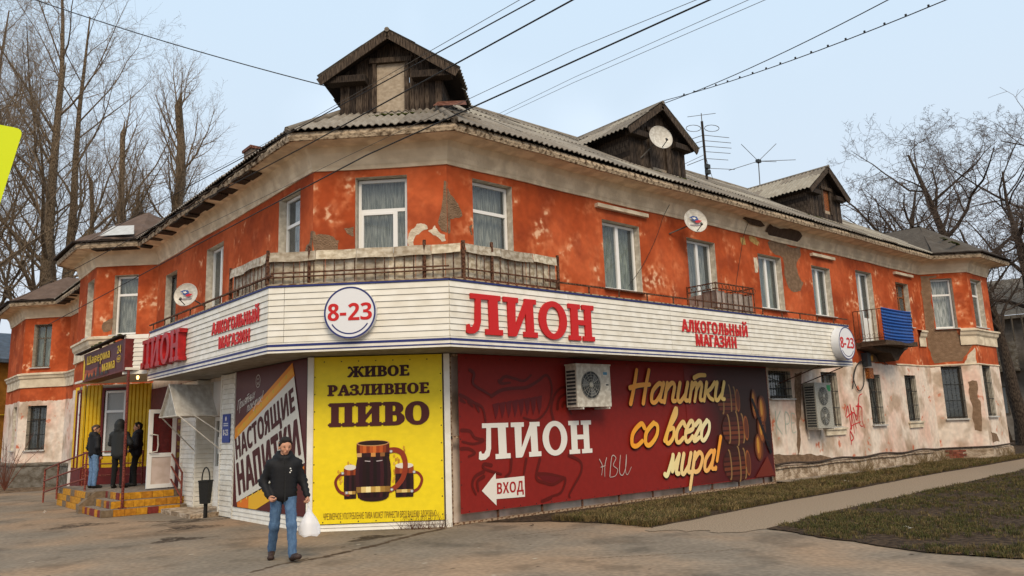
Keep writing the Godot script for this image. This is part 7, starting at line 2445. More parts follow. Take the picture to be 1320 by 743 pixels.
func people() -> void:
	var black := mat("jacket_black", hx("14151a"), 0.7, TEX["fine"], 2.0)
	var grey := mat("jacket_grey", hx("2a2d2e"), 0.65, TEX["fine"], 2.0)
	var navy := mat("jacket_navy", hx("1b1d27"), 0.7, TEX["fine"], 2.0)
	var dye := noise_tex("denim", 15, 0.016, Color(0.78, 0.81, 0.85), Color(1, 1, 1), 0.2, 0.8)
	var jeans := mat("jeans", hx("54708f"), 0.9, dye, 2.2, 0, TEX["fine"], 0.2, Vector3(1, 0.6, 1))
	var jeans2 := mat("jeans_pale", hx("6f8fb4"), 0.9, dye, 2.2, 0, TEX["fine"], 0.2, Vector3(1, 0.6, 1))
	var dark := mat("trousers_black", hx("1a1a1b"), 0.9, TEX["fine"], 2.0)
	var shoe := mat("shoe_brown", hx("3a2b26"), 0.6, TEX["blot"], 2.0)
	var shoeb := mat("shoe_black", hx("1d1b1a"), 0.6)
	var hair := mat("hair_black", hx("1f1814"), 0.75, TEX["fine"], 4.0)
	var hairb := mat("hair_brown", hx("4a3a2c"), 0.7, TEX["fine"], 4.0)
	# the man walking towards the street with a bag
	var at := Vector3(4.86, 0.0, -10.93)
	var fz := Vector3(-0.36, 0, 0.93)
	var m := person("man in black puffer jacket and faded blue jeans walking with carrier bag", at, fz, 1.0,
		{"hipR": Vector3(-0.09, 0.88, 0), "kneeR": Vector3(-0.115, 0.475, -0.04), "ankR": Vector3(-0.14, 0.12, -0.22), "toeR": Vector3(-0.155, 0.035, -0.07),
		"hipL": Vector3(0.09, 0.88, 0), "kneeL": Vector3(0.11, 0.485, 0.17), "ankL": Vector3(0.125, 0.095, 0.25), "toeL": Vector3(0.19, 0.09, 0.42),
		"shR": Vector3(-0.175, 1.335, -0.01), "elR": Vector3(-0.285, 1.10, -0.05), "wrR": Vector3(-0.205, 0.90, 0.09), "handR": Vector3(-0.15, 0.83, 0.13), "curlR": 0.9, "palmR": Vector3(1, 0, 0),
		"shL": Vector3(0.175, 1.335, -0.01), "elL": Vector3(0.265, 1.10, -0.02), "wrL": Vector3(0.325, 0.875, 0.08), "handL": Vector3(0.335, 0.78, 0.10), "curlL": 1.15,
		"turn": 0.28, "nod": 0.16, "neck": Vector3(0, 1.44, 0.02)},
		{"jacket": black, "trousers": jeans, "shoes": shoe, "hair": hair, "mark": true, "hem": 0.79, "girth": 0.94}, 0.013)
	# the bag
	var fx := UP.cross(fz).normalized()
	var B := Basis(fx, UP, fz)
	var top := at + B * Vector3(0.345, 0.745, 0.105)
	var bag := thing("plastic_bag", "white plastic carrier bag of cans hanging from the walking man's hand", "bag", top - UP * 0.43)
	var bm := MB.new()
	var rows := 14
	var cols := 28
	for i in rows + 1:
		var t := float(i) / rows
		var y := -0.43 * t
		var wd := 0.012 + 0.125 * smoothstep(0.0, 0.75, t) + 0.012 * t
		var dp := 0.012 + 0.075 * smoothstep(0.1, 0.8, t)
		if i == rows: wd *= 0.72; dp *= 0.72
		for k in cols:
			var a := TAU * k / cols
			var wr := 1.0 + 0.10 * sin(a * 5.0 + t * 6.0) * t + 0.07 * sin(a * 9.0 - t * 11.0) * (1.0 - t * 0.5)
			var p := top + B * Vector3(cos(a) * wd * wr + 0.03 * t, y + (0.01 * sin(a * 3.0) if i == rows else 0.0), -sin(a) * dp * wr)
			bm.vert(p, (B * Vector3(cos(a) * dp, 0.05, -sin(a) * wd)).normalized())
		if i > 0:
			var s := i * cols
			for k in cols:
				var w := (k + 1) % cols
				bm.tri_i(s + k, s + w, s - cols + w); bm.tri_i(s + k, s - cols + w, s - cols + k)
	var cb := bm.vert(top + B * Vector3(0.03, -0.435, 0), Vector3.DOWN)
	for k in cols: bm.tri_i(cb, rows * cols + (k + 1) % cols, rows * cols + k)
	var pm := mat("bag_film", Color(0.9, 0.9, 0.92, 0.72), 0.35)
	pm.transparency = BaseMaterial3D.TRANSPARENCY_ALPHA
	part(bag, "film", bm, pm)
	var hm := MB.new()
	hm.tube([top + B * Vector3(0.0, -0.02, 0.0), top + B * Vector3(-0.012, 0.035, 0.0), top + B * Vector3(-0.01, 0.06, 0.0), top + B * Vector3(0.01, 0.03, 0.01)], [0.012, 0.009, 0.009, 0.012], 7)
	part(bag, "handle_loop", hm, mat("bag_white", hx("e4e4e6"), 0.45))
	for q in [[-0.045, 0.02], [0.03, -0.01], [0.10, 0.015]]:
		var can := MB.new()
		can.lathe(top + B * Vector3(q[0], -0.415, q[1]), [Vector2(0.0, 0.0), Vector2(0.032, 0.0), Vector2(0.034, 0.01), Vector2(0.034, 0.14), Vector2(0.028, 0.155), Vector2(0.0, 0.155)], 14)
		part(bag, "can", can, mat("can_gold", hx("b9a24e"), 0.4, TEX["blot"], 3.0, 0.3))
	# three people on the porch
	var R := Vector3(0.76, 0, 0.64)
	var F := Vector3(0.64, 0, -0.76)
	var stand := {"hipR": Vector3(-0.09, 0.88, 0), "kneeR": Vector3(-0.11, 0.48, 0.02), "ankR": Vector3(-0.12, 0.09, -0.01), "toeR": Vector3(-0.15, 0.035, 0.16),
		"hipL": Vector3(0.09, 0.88, 0), "kneeL": Vector3(0.11, 0.48, 0.03), "ankL": Vector3(0.12, 0.09, 0.0), "toeL": Vector3(0.16, 0.035, 0.16),
		"shR": Vector3(-0.18, 1.335, -0.01), "elR": Vector3(-0.27, 1.10, -0.04), "wrR": Vector3(-0.26, 0.88, 0.06), "handR": Vector3(-0.25, 0.80, 0.09),
		"shL": Vector3(0.18, 1.335, -0.01), "elL": Vector3(0.27, 1.10, -0.02), "wrL": Vector3(0.26, 0.90, 0.09), "handL": Vector3(0.24, 0.82, 0.13)}
	var s2 := stand.duplicate()
	s2["turn"] = -0.5; s2["nod"] = 0.15
	person("man in black puffer jacket and pale blue jeans standing by the ramp railing", Vector3(5.14, 0.5, -23.8), R * 0.55 + F * 0.75, 0.985, s2, {"jacket": black, "trousers": jeans2, "shoes": shoeb, "hair": hairb, "hem": 0.82}, 0.02)
	var s3 := stand.duplicate()
	s3["elL"] = Vector3(0.27, 1.12, 0.06); s3["wrL"] = Vector3(0.12, 1.05, 0.22); s3["handL"] = Vector3(0.05, 1.06, 0.26)
	s3["elR"] = Vector3(-0.30, 1.12, 0.0); s3["wrR"] = Vector3(-0.22, 1.0, 0.18); s3["handR"] = Vector3(-0.16, 1.0, 0.25)
	person("hooded person in charcoal quilted jacket seen from behind at the cafe window", Vector3(5.56, 0.5, -22.95), F + R * 0.1, 1.045, s3, {"jacket": grey, "trousers": dark, "shoes": shoeb, "hair": hair, "hood": true, "hem": 0.74, "girth": 1.12}, 0.02)
	var s4 := stand.duplicate()
	s4["kneeR"] = Vector3(-0.12, 0.48, 0.1); s4["ankR"] = Vector3(-0.12, 0.09, 0.12); s4["toeR"] = Vector3(-0.14, 0.035, 0.28)
	s4["wrL"] = Vector3(0.15, 0.95, 0.14); s4["handL"] = Vector3(0.1, 0.93, 0.2)
	person("man in dark navy jacket leaning by the yellow wall behind the red pole", Vector3(6.12, 0.5, -23.4), -R * 0.9 - F * 0.25, 1.01, s4, {"jacket": navy, "trousers": dark, "shoes": shoeb, "hair": hair, "hem": 0.78, "quilt": 0.004, "girth": 1.1}, 0.02)

# ---------------------------------------------------------------- trees
class Wood:
	var v := PackedVector3Array()
	var n := PackedVector3Array()
	var ix := PackedInt32Array()
	func limb(pts: PackedVector3Array, rad: PackedFloat32Array, sides: int) -> void:
		var m := pts.size()
		var ref := Vector3(0.31, 0.22, 0.92).normalized()
		for k in m:
			var d := (pts[mini(k + 1, m - 1)] - pts[maxi(k - 1, 0)]).normalized()
			var x := ref.cross(d).normalized()
			var y := d.cross(x)
			var st := v.size()
			for q in sides:
				var a := TAU * q / sides
				var o := x * cos(a) + y * sin(a)
				v.append(pts[k] + o * rad[k]); n.append(o)
			if k > 0:
				for q in sides:
					var w := (q + 1) % sides
					ix.append(st - sides + q); ix.append(st + w); ix.append(st - sides + w)
					ix.append(st - sides + q); ix.append(st + q); ix.append(st + w)
	func mesh() -> ArrayMesh:
		var a := []
		a.resize(Mesh.ARRAY_MAX)
		a[Mesh.ARRAY_VERTEX] = v; a[Mesh.ARRAY_NORMAL] = n; a[Mesh.ARRAY_INDEX] = ix
		var me := ArrayMesh.new()
		me.add_surface_from_arrays(Mesh.PRIMITIVE_TRIANGLES, a)
		return me

# grow a bare tree; up pulls branches skyward, crook bends them
func grow(sd: int, P: Dictionary) -> Array:
	var r := RandomNumberGenerator.new()
	r.seed = sd
	var big := Wood.new()
	var fine := Wood.new()
	var stack := []
	for s in P.stems: stack.append([Vector3(s[0], 0, s[1]), Vector3(s[2], 1, s[3]).normalized(), float(s[4]), float(s[5]), 0])
	var budget: int = P.get("budget", 6500)
	var made := 0
	while stack.size() > 0 and made < budget:
		var b: Array = stack.pop_front()
		made += 1
		var p: Vector3 = b[0]
		var d: Vector3 = b[1]
		var len: float = b[2]
		var r0: float = b[3]
		var lv: int = b[4]
		var segs: int = [9, 6, 5, 3, 2][lv]
		var pts := PackedVector3Array([p])
		var rad := PackedFloat32Array([r0 * (1.25 if lv == 0 else 1.0)])
		var cr: float = P.crook * [P.get("bend", 0.35), 1.0, 1.2, 1.0, 0.8][lv]
		var dirs := [d]
		for k in segs:
			d = (d + Vector3(r.randf_range(-1, 1), r.randf_range(-0.7, 0.7), r.randf_range(-1, 1)) * cr + UP * P.up * [0.05, 0.10, 0.10, 0.06, 0.02][lv]).normalized()
			if lv == 0: d = (d + UP * 0.25).normalized()
			p += d * len / segs
			pts.append(p)
			var t := float(k + 1) / segs
			rad.append(maxf(0.004, r0 * (1.0 - (0.9 if lv == 0 else 0.82) * t)))
			dirs.append(d)
		if P.get("cut", 0.0) > 0.0 and lv == 0:
			for k in rad.size(): rad[k] = r0 * (1.0 - 0.5 * k / rad.size()) * r.randf_range(0.88, 1.12)
			# splintered top
			pts.append(p + d * 0.35 + Vector3(0.12, 0, 0.05)); rad.append(r0 * 0.28)
			pts.append(p + d * 0.9 + Vector3(0.2, 0, 0.08)); rad.append(0.02)
		var w := big if lv <= 1 else fine
		w.limb(pts, rad, [8, 6, 4, 3, 3][lv])
		if lv >= P.levels: continue
		var nc: int = [P.n0, P.n1, P.n2, P.n3][lv]
		for k in nc:
			var t2: float = lerpf([P.first, 0.22, 0.15, 0.1][lv], 1.0, (k + r.randf()) / nc)
			var f := t2 * segs
			var i := mini(int(f), segs - 1)
			var q := pts[i].lerp(pts[i + 1], f - i)
			var dd: Vector3 = dirs[i]
			var side := dd.cross(Vector3(r.randf_range(-1, 1), r.randf_range(-1, 1), r.randf_range(-1, 1))).normalized()
			var an: float = P.angle * r.randf_range(0.7, 1.3) * [1.0, 1.0, 1.1, 1.15][lv]
			var nd := (dd * cos(an) + side * sin(an)).normalized()
			var cl: float = len * [P.l0, 0.52, 0.5, 0.48][lv] * r.randf_range(0.6, 1.15) * (1.15 - 0.65 * t2 * (1.0 if lv == 0 else 0.8))
			var cr2: float = lerpf(rad[i], rad[i + 1], f - i) * [P.get("thin", 0.5), 0.58, 0.6, 0.65][lv]
			stack.append([q, nd, cl, maxf(cr2, 0.006), lv + 1])
	return [big.mesh(), fine.mesh() if fine.v.size() > 0 else null]

func tree(called: String, label: String, at: Vector3, turn: float, sc: float, g: Array, key: String, group := "") -> void:
	var t := thing(called, label, "tree", at, group)
	var b := Basis(UP, turn).scaled(Vector3.ONE * sc)
	for k in 2:
		if g[k] == null: continue
		var o := MeshInstance3D.new()
		o.name = ["trunk", "crown"][k]
		o.mesh = g[k]; o.material_override = MAT[key if k == 0 else key + "_twig"]
		o.basis = b
		t.add_child(o, true)

func trees() -> void:
	var bark := noise_tex("bark", 16, 0.03, Color(0.5, 0.47, 0.44), Color(1, 1, 1), 0.3, 0.7)
	mat("bark_pale", hx("877661"), 0.95, bark, 0.6, 0, bark, 2.0, Vector3(2, 0.5, 2))
	mat("bark_pale_twig", hx("7f6e5b"), 0.95)
	mat("bark_dark", hx("52463c"), 0.95, bark, 0.6, 0, bark, 2.0, Vector3(2, 0.5, 2))
	mat("bark_dark_twig", hx("5c4e44"), 0.95)
	# tall poplars behind the left wing
	var pop := {"stems": [[0, 0, 0.02, 0.0, 30, 0.42]], "crook": 0.19, "up": 1.35, "levels": 4, "n0": 27, "n1": 9, "n2": 7, "n3": 5, "first": 0.18, "angle": 0.8, "l0": 0.41, "thin": 0.36, "budget": 11000}
	var pop2 := pop.duplicate()
	pop2["stems"] = [[0, 0, -0.06, 0.02, 31, 0.5], [0.9, -0.2, 0.05, -0.02, 29, 0.45]]
	pop2["budget"] = 14000; pop2["n0"] = 20
	var g1 := grow(3, pop)
	var g2 := grow(8, pop2)
	var g3 := grow(14, pop)
	tree("poplar_tree", "massive twin-trunk bare poplar rising behind the far felt roof", Vector3(8.2, 0, -51.3), 0.6, 1.0, g2, "bark_pale", "bare poplars behind the left wing")
	tree("poplar_tree", "tall bare poplar with dense branches left of the twin trunk", Vector3(3.2, 0, -54.0), 2.1, 1.0, g1, "bark_pale", "bare poplars behind the left wing")
	tree("poplar_tree", "tall bare poplar standing behind the twin-trunk poplar", Vector3(6.8, 0, -62.0), 4.0, 1.05, g3, "bark_pale", "bare poplars behind the left wing")
	tree("poplar_tree", "slimmer bare poplar between the twin trunk and the pollards", Vector3(9.6, 0, -57.0), 3.0, 0.92, g1, "bark_pale", "bare poplars behind the left wing")
	tree("poplar_tree", "bare poplar filling the sky beside the lime sign plate", Vector3(0.5, 0, -47.0), 5.0, 0.9, g3, "bark_pale", "bare poplars behind the left wing")
	# pollards: stumps with whips
	var pol := {"stems": [[0, 0, 0.05, 0.0, 21, 0.42]], "crook": 0.18, "up": 2.0, "levels": 3, "n0": 15, "n1": 11, "n2": 9, "n3": 0, "first": 0.6, "angle": 0.7, "l0": 0.36, "thin": 0.26, "bend": 1.1, "cut": 1.0, "budget": 2600}
	var q1 := grow(31, pol)
	var pol2 := pol.duplicate()
	pol2["stems"] = [[0, 0, 0.1, 0.05, 16, 0.36], [0.3, 0.2, -0.35, 0.0, 20, 0.24], [0.1, 0.3, 0.3, 0.1, 18, 0.2]]
	var q2 := grow(37, pol2)
	tree("pollard_tree", "lopped tree with a broken top and fine whips above the left eaves", Vector3(15.5, 0, -49.7), 0.0, 1.08, q1, "bark_pale", "lopped trees behind the roof")
	tree("pollard_tree", "lopped tree with one long curved bough beside the tin roof sheet", Vector3(11.2, 0, -50.8), 1.2, 1.0, q2, "bark_pale", "lopped trees behind the roof")
	tree("pollard_tree", "forked lopped tree between two other lopped trees", Vector3(13.3, 0, -51.5), 3.4, 1.0, q2, "bark_pale", "lopped trees behind the roof")
	# spreading dark trees on the right
	var spr := {"stems": [[0, 0, -0.05, 0.0, 12, 0.42]], "crook": 0.36, "up": 0.5, "levels": 4, "n0": 12, "n1": 9, "n2": 8, "n3": 6, "first": 0.38, "angle": 0.95, "l0": 0.62, "budget": 10000}
	var spr2 := spr.duplicate()
	spr2["stems"] = [[0, 0, -0.25, 0.1, 11, 0.4], [0.3, 0.1, 0.3, -0.2, 10, 0.3]]
	var r1 := grow(51, spr)
	var r2 := grow(57, spr2)
	tree("bare_tree", "spreading bare dark tree with crooked boughs behind the end bay roof", Vector3(49.6, 0, -16.4), 0.4, 1.5, r1, "bark_dark", "bare trees right of the house")
	tree("bare_tree", "forked bare dark tree leaning over the grey neighbour house", Vector3(50.0, 0, -12.6), 2.6, 1.5, r2, "bark_dark", "bare trees right of the house")
	tree("bare_tree", "bare dark tree with low fine crown right of the end dormer", Vector3(54.0, 0, -23.0), 4.4, 1.45, r1, "bark_dark", "bare trees right of the house")
	tree("bare_tree", "slender bare tree standing in front of the grey neighbour house", Vector3(45.0, 0, -13.6), 1.0, 0.95, r1, "bark_dark", "bare trees right of the house")
	# one nearer tree whose boughs reach in from outside
	var nr := spr.duplicate()
	nr["stems"] = [[0, 0, 0.0, 0.0, 9.5, 0.3]]
	nr["budget"] = 1100; nr["levels"] = 3; nr["n0"] = 10; nr["n1"] = 6; nr["n2"] = 5; nr["l0"] = 0.8; nr["up"] = 0.3
	tree("bare_tree", "nearer bare tree by the path whose thin boughs reach across the sky", Vector3(24.0, 0, -2.2), 0.9, 1.0, grow(63, nr), "bark_dark", "bare trees right of the house")

# ---------------------------------------------------------------- ground and plants
func slab_sheet(called: String, pts: Array, y: float, m: Material) -> void:
	var mb := MB.new()
	var pg := PackedVector2Array()
	for k in range(0, pts.size(), 2): pg.append(Vector2(pts[k], pts[k + 1]))
	pg = rough(pg, 0.09, int(absf(pts[0] * 10)), 6)
	var tr := Geometry2D.triangulate_polygon(pg)
	for q in pg: mb.vert(Vector3(q.x, y, q.y), UP, q)
	for k in range(0, tr.size(), 3):
		var a := pg[tr[k]]
		var b := pg[tr[k + 1]]
		var c := pg[tr[k + 2]]
		if (b - a).cross(c - a) < 0: mb.tri_i(tr[k], tr[k + 1], tr[k + 2])
		else: mb.tri_i(tr[k], tr[k + 2], tr[k + 1])
	var o := MeshInstance3D.new()
	o.name = numbered(self, called); o.mesh = mb.mesh(); o.material_override = m
	add_child(o, true)
	o.set_meta("kind", "structure")

func ground() -> void:
	var dirt := noise_tex("dirt", 17, 0.02, Color(0.6, 0.55, 0.5), Color(1, 1, 1), 0.25, 0.7)
	var grain := noise_tex("grain", 18, 0.12, Color.BLACK, Color.WHITE, 0.2, 0.8)
	var g := MeshInstance3D.new()
	g.name = "ground"
	var pm := PlaneMesh.new()
	pm.size = Vector2(900, 900)
	g.mesh = pm
	g.position = Vector3(0, -0.03, 0)
	g.material_override = mat("earth", hx("84705a"), 1.0, dirt, 0.3, 0, grain, 2.0)
	add_child(g)
	g.set_meta("kind", "structure")
	# worn asphalt yard: computed patches, dust, stains and cracks
	var k := 40.0
	var x0 := -6.0
	var z0 := -34.0
	var w := int(30 * k)
	var h := int(34 * k)
	var n1 := noise_bytes(301, 0.006, w, h, 5)
	var n2 := noise_bytes(302, 0.25, w, h, 3)
	var n3 := noise_bytes(303, 0.018, w, h, 5)
	var out := PackedByteArray()
	out.resize(w * h * 3)
	for i in w * h:
		var a := n1[i] * 0.0039
		var b := n2[i] * 0.0039
		var c := n3[i] * 0.0039
		var v := 129.0 + 36.0 * (b - 0.5) + 34.0 * (a - 0.5)
		var warm := clampf((a - 0.35) * 2.5, 0, 1)
		var st := clampf((c - 0.60) * 5.0, 0, 1) * 0.16
		var du := clampf((0.40 - c) * 5.0, 0, 1) * 0.3
		v = v * (1.0 - st) + 26.0 * du
		var j := i * 3
		out[j] = clampi(int(v * (1.0 + 0.05 * warm)), 0, 255); out[j + 1] = clampi(int(v * (0.91 - 0.02 * warm)), 0, 255); out[j + 2] = clampi(int(v * (0.80 - 0.07 * warm)), 0, 255)
	var im := Image.create_from_data(w, h, false, Image.FORMAT_RGB8, out)
	var r := RandomNumberGenerator.new()
	r.seed = 12
	var crack := func(ax: float, az: float, bx: float, bz: float, wd: int, c: Color) -> void:
		var p := Vector2(ax, az)
		var q := Vector2(bx, bz)
		var n := int(p.distance_to(q) * k)
		var o := 0.0
		for s in n:
			o = clampf(o + r.randf_range(-0.02, 0.02), -0.25, 0.25)
			var e := p.lerp(q, float(s) / n) + (q - p).orthogonal().normalized() * o
			var X := int((e.x - x0) * k)
			var Y := int((e.y - z0) * k)
			var ww := r.randi_range(1, wd)
			if X > 3 and Y > 3 and X < w - 4 and Y < h - 4: im.fill_rect(Rect2i(X - ww / 2, Y - ww / 2, ww, ww), im.get_pixel(X, Y).lerp(c, 0.7))
	for q in [[5.0, -10.6, 8.3, -12.0, 5], [4.2, -10.3, 5.2, -10.75, 3], [8.2, -10.2, 10.0, -9.6, 1], [7.6, -7.6, 9.6, -6.5, 1], [4.2, -14.6, 5.2, -14.3, 2], [9.0, -11.2, 10.6, -10.9, 1], [5.0, -18.6, 5.8, -17.4, 3]]:
		crack.call(q[0], q[1], q[2], q[3], q[4], Color(0.27, 0.21, 0.16))
	# broken hollows showing darker earth
	for q in [[4.55, -14.7, 0.5, 0.22], [5.3, -16.4, 0.7, 0.3], [5.7, -17.6, 0.9, 0.3], [3.9, -19.0, 0.8, 0.3], [6.9, -11.9, 0.6, 0.15]]:
		for s in 900:
			var an := r.randf() * TAU
			var rr := sqrt(r.randf()) * (0.7 + 0.3 * sin(an * 3.0))
			var X2 := int((q[0] + cos(an) * rr * q[2] - x0) * k)
			var Y2 := int((q[1] + sin(an) * rr * q[3] * 2.0 - z0) * k)
			if X2 > 2 and Y2 > 2 and X2 < w - 4 and Y2 < h - 4: im.fill_rect(Rect2i(X2, Y2, 2, 1), im.get_pixel(X2, Y2).lerp(Color(0.22, 0.18, 0.145), 0.45))
	for s in 500: # grit and scraps
		var X3 := r.randi_range(5, w - 6)
		var Y3 := r.randi_range(5, h - 6)
		var pale := r.randf() < 0.35
		im.fill_rect(Rect2i(X3, Y3, r.randi_range(1, 3), r.randi_range(1, 2)), Color(0.66, 0.62, 0.56) if pale else Color(0.2, 0.16, 0.13))
	var m := StandardMaterial3D.new()
	m.albedo_texture = ImageTexture.create_from_image(im)
	m.roughness = 0.95; m.metallic_specular = 0.3
	m.heightmap_enabled = true; m.heightmap_texture = ImageTexture.create_from_image(Image.create_from_data(w, h, false, Image.FORMAT_L8, n2)); m.heightmap_scale = 0.6
	var mb := MB.new()
	mb.quad(Vector3(x0, 0, 0), Vector3(x0 + 30, 0, 0), Vector3(x0 + 30, 0, z0), Vector3(x0, 0, z0))
	var o := MeshInstance3D.new()
	o.name = "yard"; o.mesh = mb.mesh(); o.material_override = m
	add_child(o)
	o.set_meta("kind", "structure")
	var asph := mat("path_asphalt", hx("9c8b77"), 0.95, noise_tex("pathtex", 19, 0.15, Color(0.8, 0.78, 0.75), Color(1, 1, 1), 0.2, 0.8), 0.35, 0, grain, 0.4)
	slab_sheet("path", [10.3, -8.8, 10.5, -8.88, 15.0, -9.25, 22.0, -9.65, 33.0, -10.1, 60.0, -11.3, 60.0, -9.0, 33.0, -8.5, 26.4, -8.2, 15.0, -7.62, 11.4, -7.28, 10.9, -7.35, 10.6, -7.6, 10.75, -7.9, 10.35, -8.1, 10.5, -8.35, 10.1, -8.6], 0.008, asph)
	var soil := mat("soil", hx("5c4934"), 1.0, dirt, 0.7, 0, grain, 3.0)
	slab_sheet("grass_verge", [9.3, -11.85, 10.1, -11.0, 10.45, -10.0, 10.5, -8.88, 15.0, -9.25, 22.0, -9.65, 33.0, -10.05, 60.0, -11.2, 60.0, -30.0, 34.4, -30.0, 34.4, -10.9, 32.3, -10.85, 31.0, -11.95, 9.3, -11.95], 0.012, soil)
	slab_sheet("lawn_soil", [11.4, -7.28, 15.0, -7.62, 26.4, -8.2, 33.0, -8.5, 60.0, -9.0, 60.0, 8.0, 12.5, 8.0, 12.0, 0.0, 11.3, -2.6, 10.75, -3.6, 10.6, -4.5, 10.95, -5.6, 11.1, -6.3], 0.016, soil)
	var apron := mat("apron", hx("a3978a"), 0.95, TEX["blot"], 0.5, 0, grain, 1.5)
	slab_sheet("apron", [19.5, -12.15, 31.0, -12.12, 31.0, -11.75, 25.0, -11.62, 19.5, -11.55], 0.05, apron)

func tuft(sd: int, h: float, n: int, spread: float) -> ArrayMesh:
	var r := RandomNumberGenerator.new()
	r.seed = sd
	var mb := MB.new()
	for k in n:
		var a := r.randf() * TAU
		var b := Vector3(cos(a), 0, sin(a)) * r.randf() * spread
		var lean := Vector3(cos(a + r.randf()), 0, sin(a + r.randf())) * r.randf_range(0.2, 1.1) * h
		var hh := h * r.randf_range(0.5, 1.1)
		var w := Vector3(-sin(a), 0, cos(a)) * r.randf_range(0.003, 0.006)
		var mid := b + lean * 0.35 + UP * hh * 0.65
		var tip := b + lean + UP * hh * r.randf_range(0.6, 1.0)
		mb.quad(b - w, b + w, mid + w * 0.7, mid - w * 0.7)
		mb.tri(mid - w * 0.7, mid + w * 0.7, tip)
	return mb.mesh()

func scatter(called: String, label: String, category: String, me: Mesh, m: Material, n: int, sd: int, place: Callable, cols: Array) -> void:
	var r := RandomNumberGenerator.new()
	r.seed = sd
	var trs := []
	for k in n:
		var p = place.call(r)
		if p == null: continue
		trs.append(Transform3D(Basis(UP, r.randf() * TAU).scaled(Vector3.ONE * r.randf_range(0.5, 1.35)), p))
	var mm := MultiMesh.new()
	mm.transform_format = MultiMesh.TRANSFORM_3D
	mm.use_colors = true
	mm.mesh = me
	mm.instance_count = trs.size()
	for k in trs.size():
		mm.set_instance_transform(k, trs[k])
		var c: Color = cols[r.randi() % cols.size()]
		mm.set_instance_color(k, c * r.randf_range(0.75, 1.2))
	var o := MultiMeshInstance3D.new()
	o.name = numbered(self, called); o.multimesh = mm; o.material_override = m
	add_child(o, true)
	meta(o, label, category, "", "stuff")

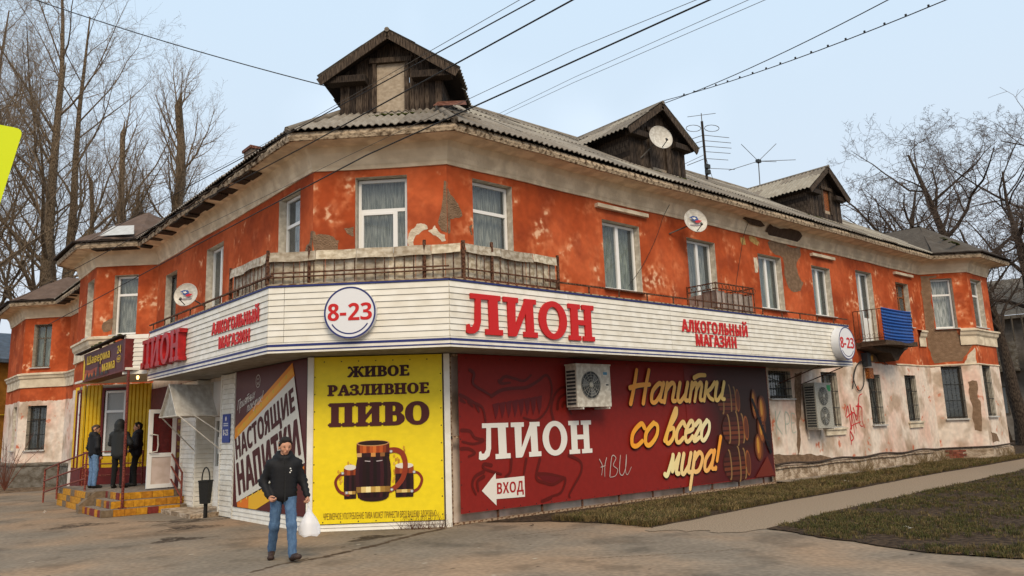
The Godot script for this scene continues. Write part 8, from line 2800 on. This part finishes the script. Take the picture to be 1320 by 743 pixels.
func plants() -> void:
	var gm := vmat("grass", 0.95)
	gm.backlight_enabled = true
	gm.backlight = Color(0.25, 0.25, 0.15)
	var nf := FastNoiseLite.new()
	nf.seed = 77; nf.frequency = 0.35
	var lawn := Geometry2D
	var lp := PackedVector2Array([Vector2(11.4, -7.28), Vector2(15.0, -7.62), Vector2(26.4, -8.2), Vector2(40.0, -8.6), Vector2(40, 0), Vector2(12.0, 0.0), Vector2(11.3, -2.6), Vector2(10.75, -3.6), Vector2(10.6, -4.5), Vector2(10.95, -5.6), Vector2(11.1, -6.3)])
	var vp := PackedVector2Array([Vector2(10.2, -11.0), Vector2(10.45, -10.0), Vector2(10.5, -8.95), Vector2(15.0, -9.33), Vector2(22.0, -9.75), Vector2(33.0, -10.2), Vector2(36, -10.3), Vector2(36.0, -10.7), Vector2(32.3, -10.7), Vector2(31.0, -11.7), Vector2(25, -11.6), Vector2(19.5, -11.5), Vector2(19.3, -11.35), Vector2(14.0, -11.3)])
	var inl := func(r: RandomNumberGenerator):
		var x := 10.6 + pow(r.randf(), 1.5) * 26.0
		var z := r.randf_range(-8.6, -0.5)
		var q := Vector2(x, z)
		if not Geometry2D.is_point_in_polygon(q, lp): return null
		if nf.get_noise_2d(x, z) + 0.5 * nf.get_noise_2d(x * 3.1, z * 3.1) < r.randf_range(-0.35, 0.45): return null
		return Vector3(x, 0.015, z)
	var inv := func(r: RandomNumberGenerator):
		var x := 10.0 + pow(r.randf(), 1.25) * 25.0
		var z := r.randf_range(-11.9, -8.9)
		if not Geometry2D.is_point_in_polygon(Vector2(x, z), vp): return null
		if nf.get_noise_2d(x * 1.5, z * 1.5) + 0.4 * nf.get_noise_2d(x * 5.0, z * 5.0) < r.randf_range(-0.5, 0.35): return null
		return Vector3(x, 0.011, z)
	var dry := [lin("7a6842"), lin("86714a"), lin("665a34"), lin("505026"), lin("6b583a"), lin("574a30")]
	var grn := [lin("474722"), lin("4f4c26"), lin("5f5532"), lin("55462c"), lin("3b3d1e"), lin("6b5c3a")]
	scatter("grass", "thin brownish green grass on the trodden lawn by the path", "grass", tuft(1, 0.06, 9, 0.07), gm, 40000, 5, inl, grn)
	scatter("grass", "longer dry grass on the verge below the red banner", "grass", tuft(2, 0.14, 10, 0.07), gm, 30000, 6, inv, dry)
	# fallen leaves on lawn and verge
	var lf := MB.new()
	lf.quad(Vector3(-0.03, 0.004, -0.02), Vector3(-0.02, 0.008, 0.025), Vector3(0.035, 0.002, 0.02), Vector3(0.02, 0.01, -0.025))
	scatter("fallen_leaves", "brown fallen leaves strewn over the lawn", "leaves", lf.mesh(), vmat("leaf", 0.9), 2600, 9, inl, [lin("6b4a30"), lin("80603c"), lin("4a3424"), lin("8a745a")])
	# dead weeds at the foot of the yellow banner
	var wd := thing("dead_weed", "reddish brown dead weed at the foot of the yellow banner", "weed", SHOP_C.p(2.1, 0, 0.12))
	var r := RandomNumberGenerator.new()
	r.seed = 3
	var st := MB.new()
	for k in 130:
		var b := SHOP_C.p(2.1 + r.randfn(0, 0.22), 0, 0.12 + absf(r.randfn(0, 0.07)))
		var t := b + Vector3(r.randfn(0, 0.1), r.randf_range(0.06, 0.3), r.randfn(0, 0.1))
		st.tube([b, b.lerp(t, 0.6) + UP * 0.02, t], [0.003, 0.002, 0.001], 3, false)
	part(wd, "stems", st, mat("dead_stem", hx("5c3a2a"), 0.95))
	# dry weeds along the foot of the whitewashed wall
	for q in [[24.2, -11.75, "low dry weed beside the plinth right of the twin-fan unit"], [28.6, -11.8, "bushy dry weed before the plinth under the barred windows"], [30.2, -11.8, "dry weed near the inner corner of the end bay"], [33.0, -10.6, "dry weed at the foot of the end bay"]]:
		var dw := thing("dry_weed", q[2], "weed", Vector3(q[0], 0.012, q[1]), "dry weeds along the wall")
		var dm := MB.new()
		for k in 90:
			var b3 := Vector3(q[0] + r.randfn(0, 0.25), 0.0, q[1] + r.randfn(0, 0.08))
			var t3 := b3 + Vector3(r.randfn(0, 0.14), r.randf_range(0.1, 0.45), r.randfn(0, 0.12))
			dm.tube([b3, b3.lerp(t3, 0.6) + UP * 0.03, t3], [0.005, 0.004, 0.002], 3, false)
		part(dw, "stems", dm, mat("dry_stem", hx("7a6644"), 0.95))
	# reddish sapling by the far bay
	var sp := thing("sapling", "leafless reddish sapling in front of the far whitewashed bay", "shrub", Vector3(4.75, 0, -36.0))
	var sm := MB.new()
	for k in 16:
		var b2 := Vector3(4.75, 0.0, -36.0)
		var t2 := b2 + Vector3(r.randfn(0, 0.5), r.randf_range(0.9, 2.3), r.randfn(0, 0.5))
		sm.tube([b2, b2.lerp(t2, 0.5) + UP * 0.15, t2], [0.015, 0.01, 0.004], 4, false)
		for q in 4:
			var a := b2.lerp(t2, r.randf_range(0.4, 0.9))
			sm.tube([a, a + Vector3(r.randfn(0, 0.2), r.randf_range(0.1, 0.35), r.randfn(0, 0.2))], [0.006, 0.003], 3, false)
	part(sp, "stems", sm, mat("sapling", hx("6e4436"), 0.95))
	# litter
	var li := 0
	for q in [[10.9, -11.0, "d8d2c8", "crumpled pale wrapper at the corner of the grass verge", 0.09], [12.6, -5.6, "d9d6d0", "white scrap of paper lying on the lawn edge", 0.07], [13.6, -10.2, "c9c4ba", "small white scrap in the dry grass of the verge", 0.06], [4.0, -23.4, "d0ccc4", "white cup lying by the ramp left of the porch", 0.06], [20.2, -10.4, "bfb8ac", "grey paper scrap beside the path under the banner end", 0.07], [9.4, -10.7, "3b2a20", "dark clod of earth on the yard before the red banner", 0.05]]:
		var lt := thing("litter", q[3], "litter", Vector3(q[0], 0.012, q[1]))
		var lm := MB.new()
		for i in 7:
			var c: Vector3 = Vector3(q[0], 0.02, q[1]) + Vector3(r.randfn(0, 0.4), absf(r.randfn(0, 0.2)), r.randfn(0, 0.4)) * q[4]
			var e1: Vector3 = Vector3(r.randfn(0, 1), r.randfn(0, 0.4), r.randfn(0, 1)).normalized() * q[4]
			var e2: Vector3 = Vector3(r.randfn(0, 1), r.randfn(0, 0.6), r.randfn(0, 1)).normalized() * q[4] * 0.7
			lm.tri(c, c + e1, c + e2)
		part(lt, "scrap", lm, mat("litter%d" % li, hx(q[2]), 0.8))
		li += 1
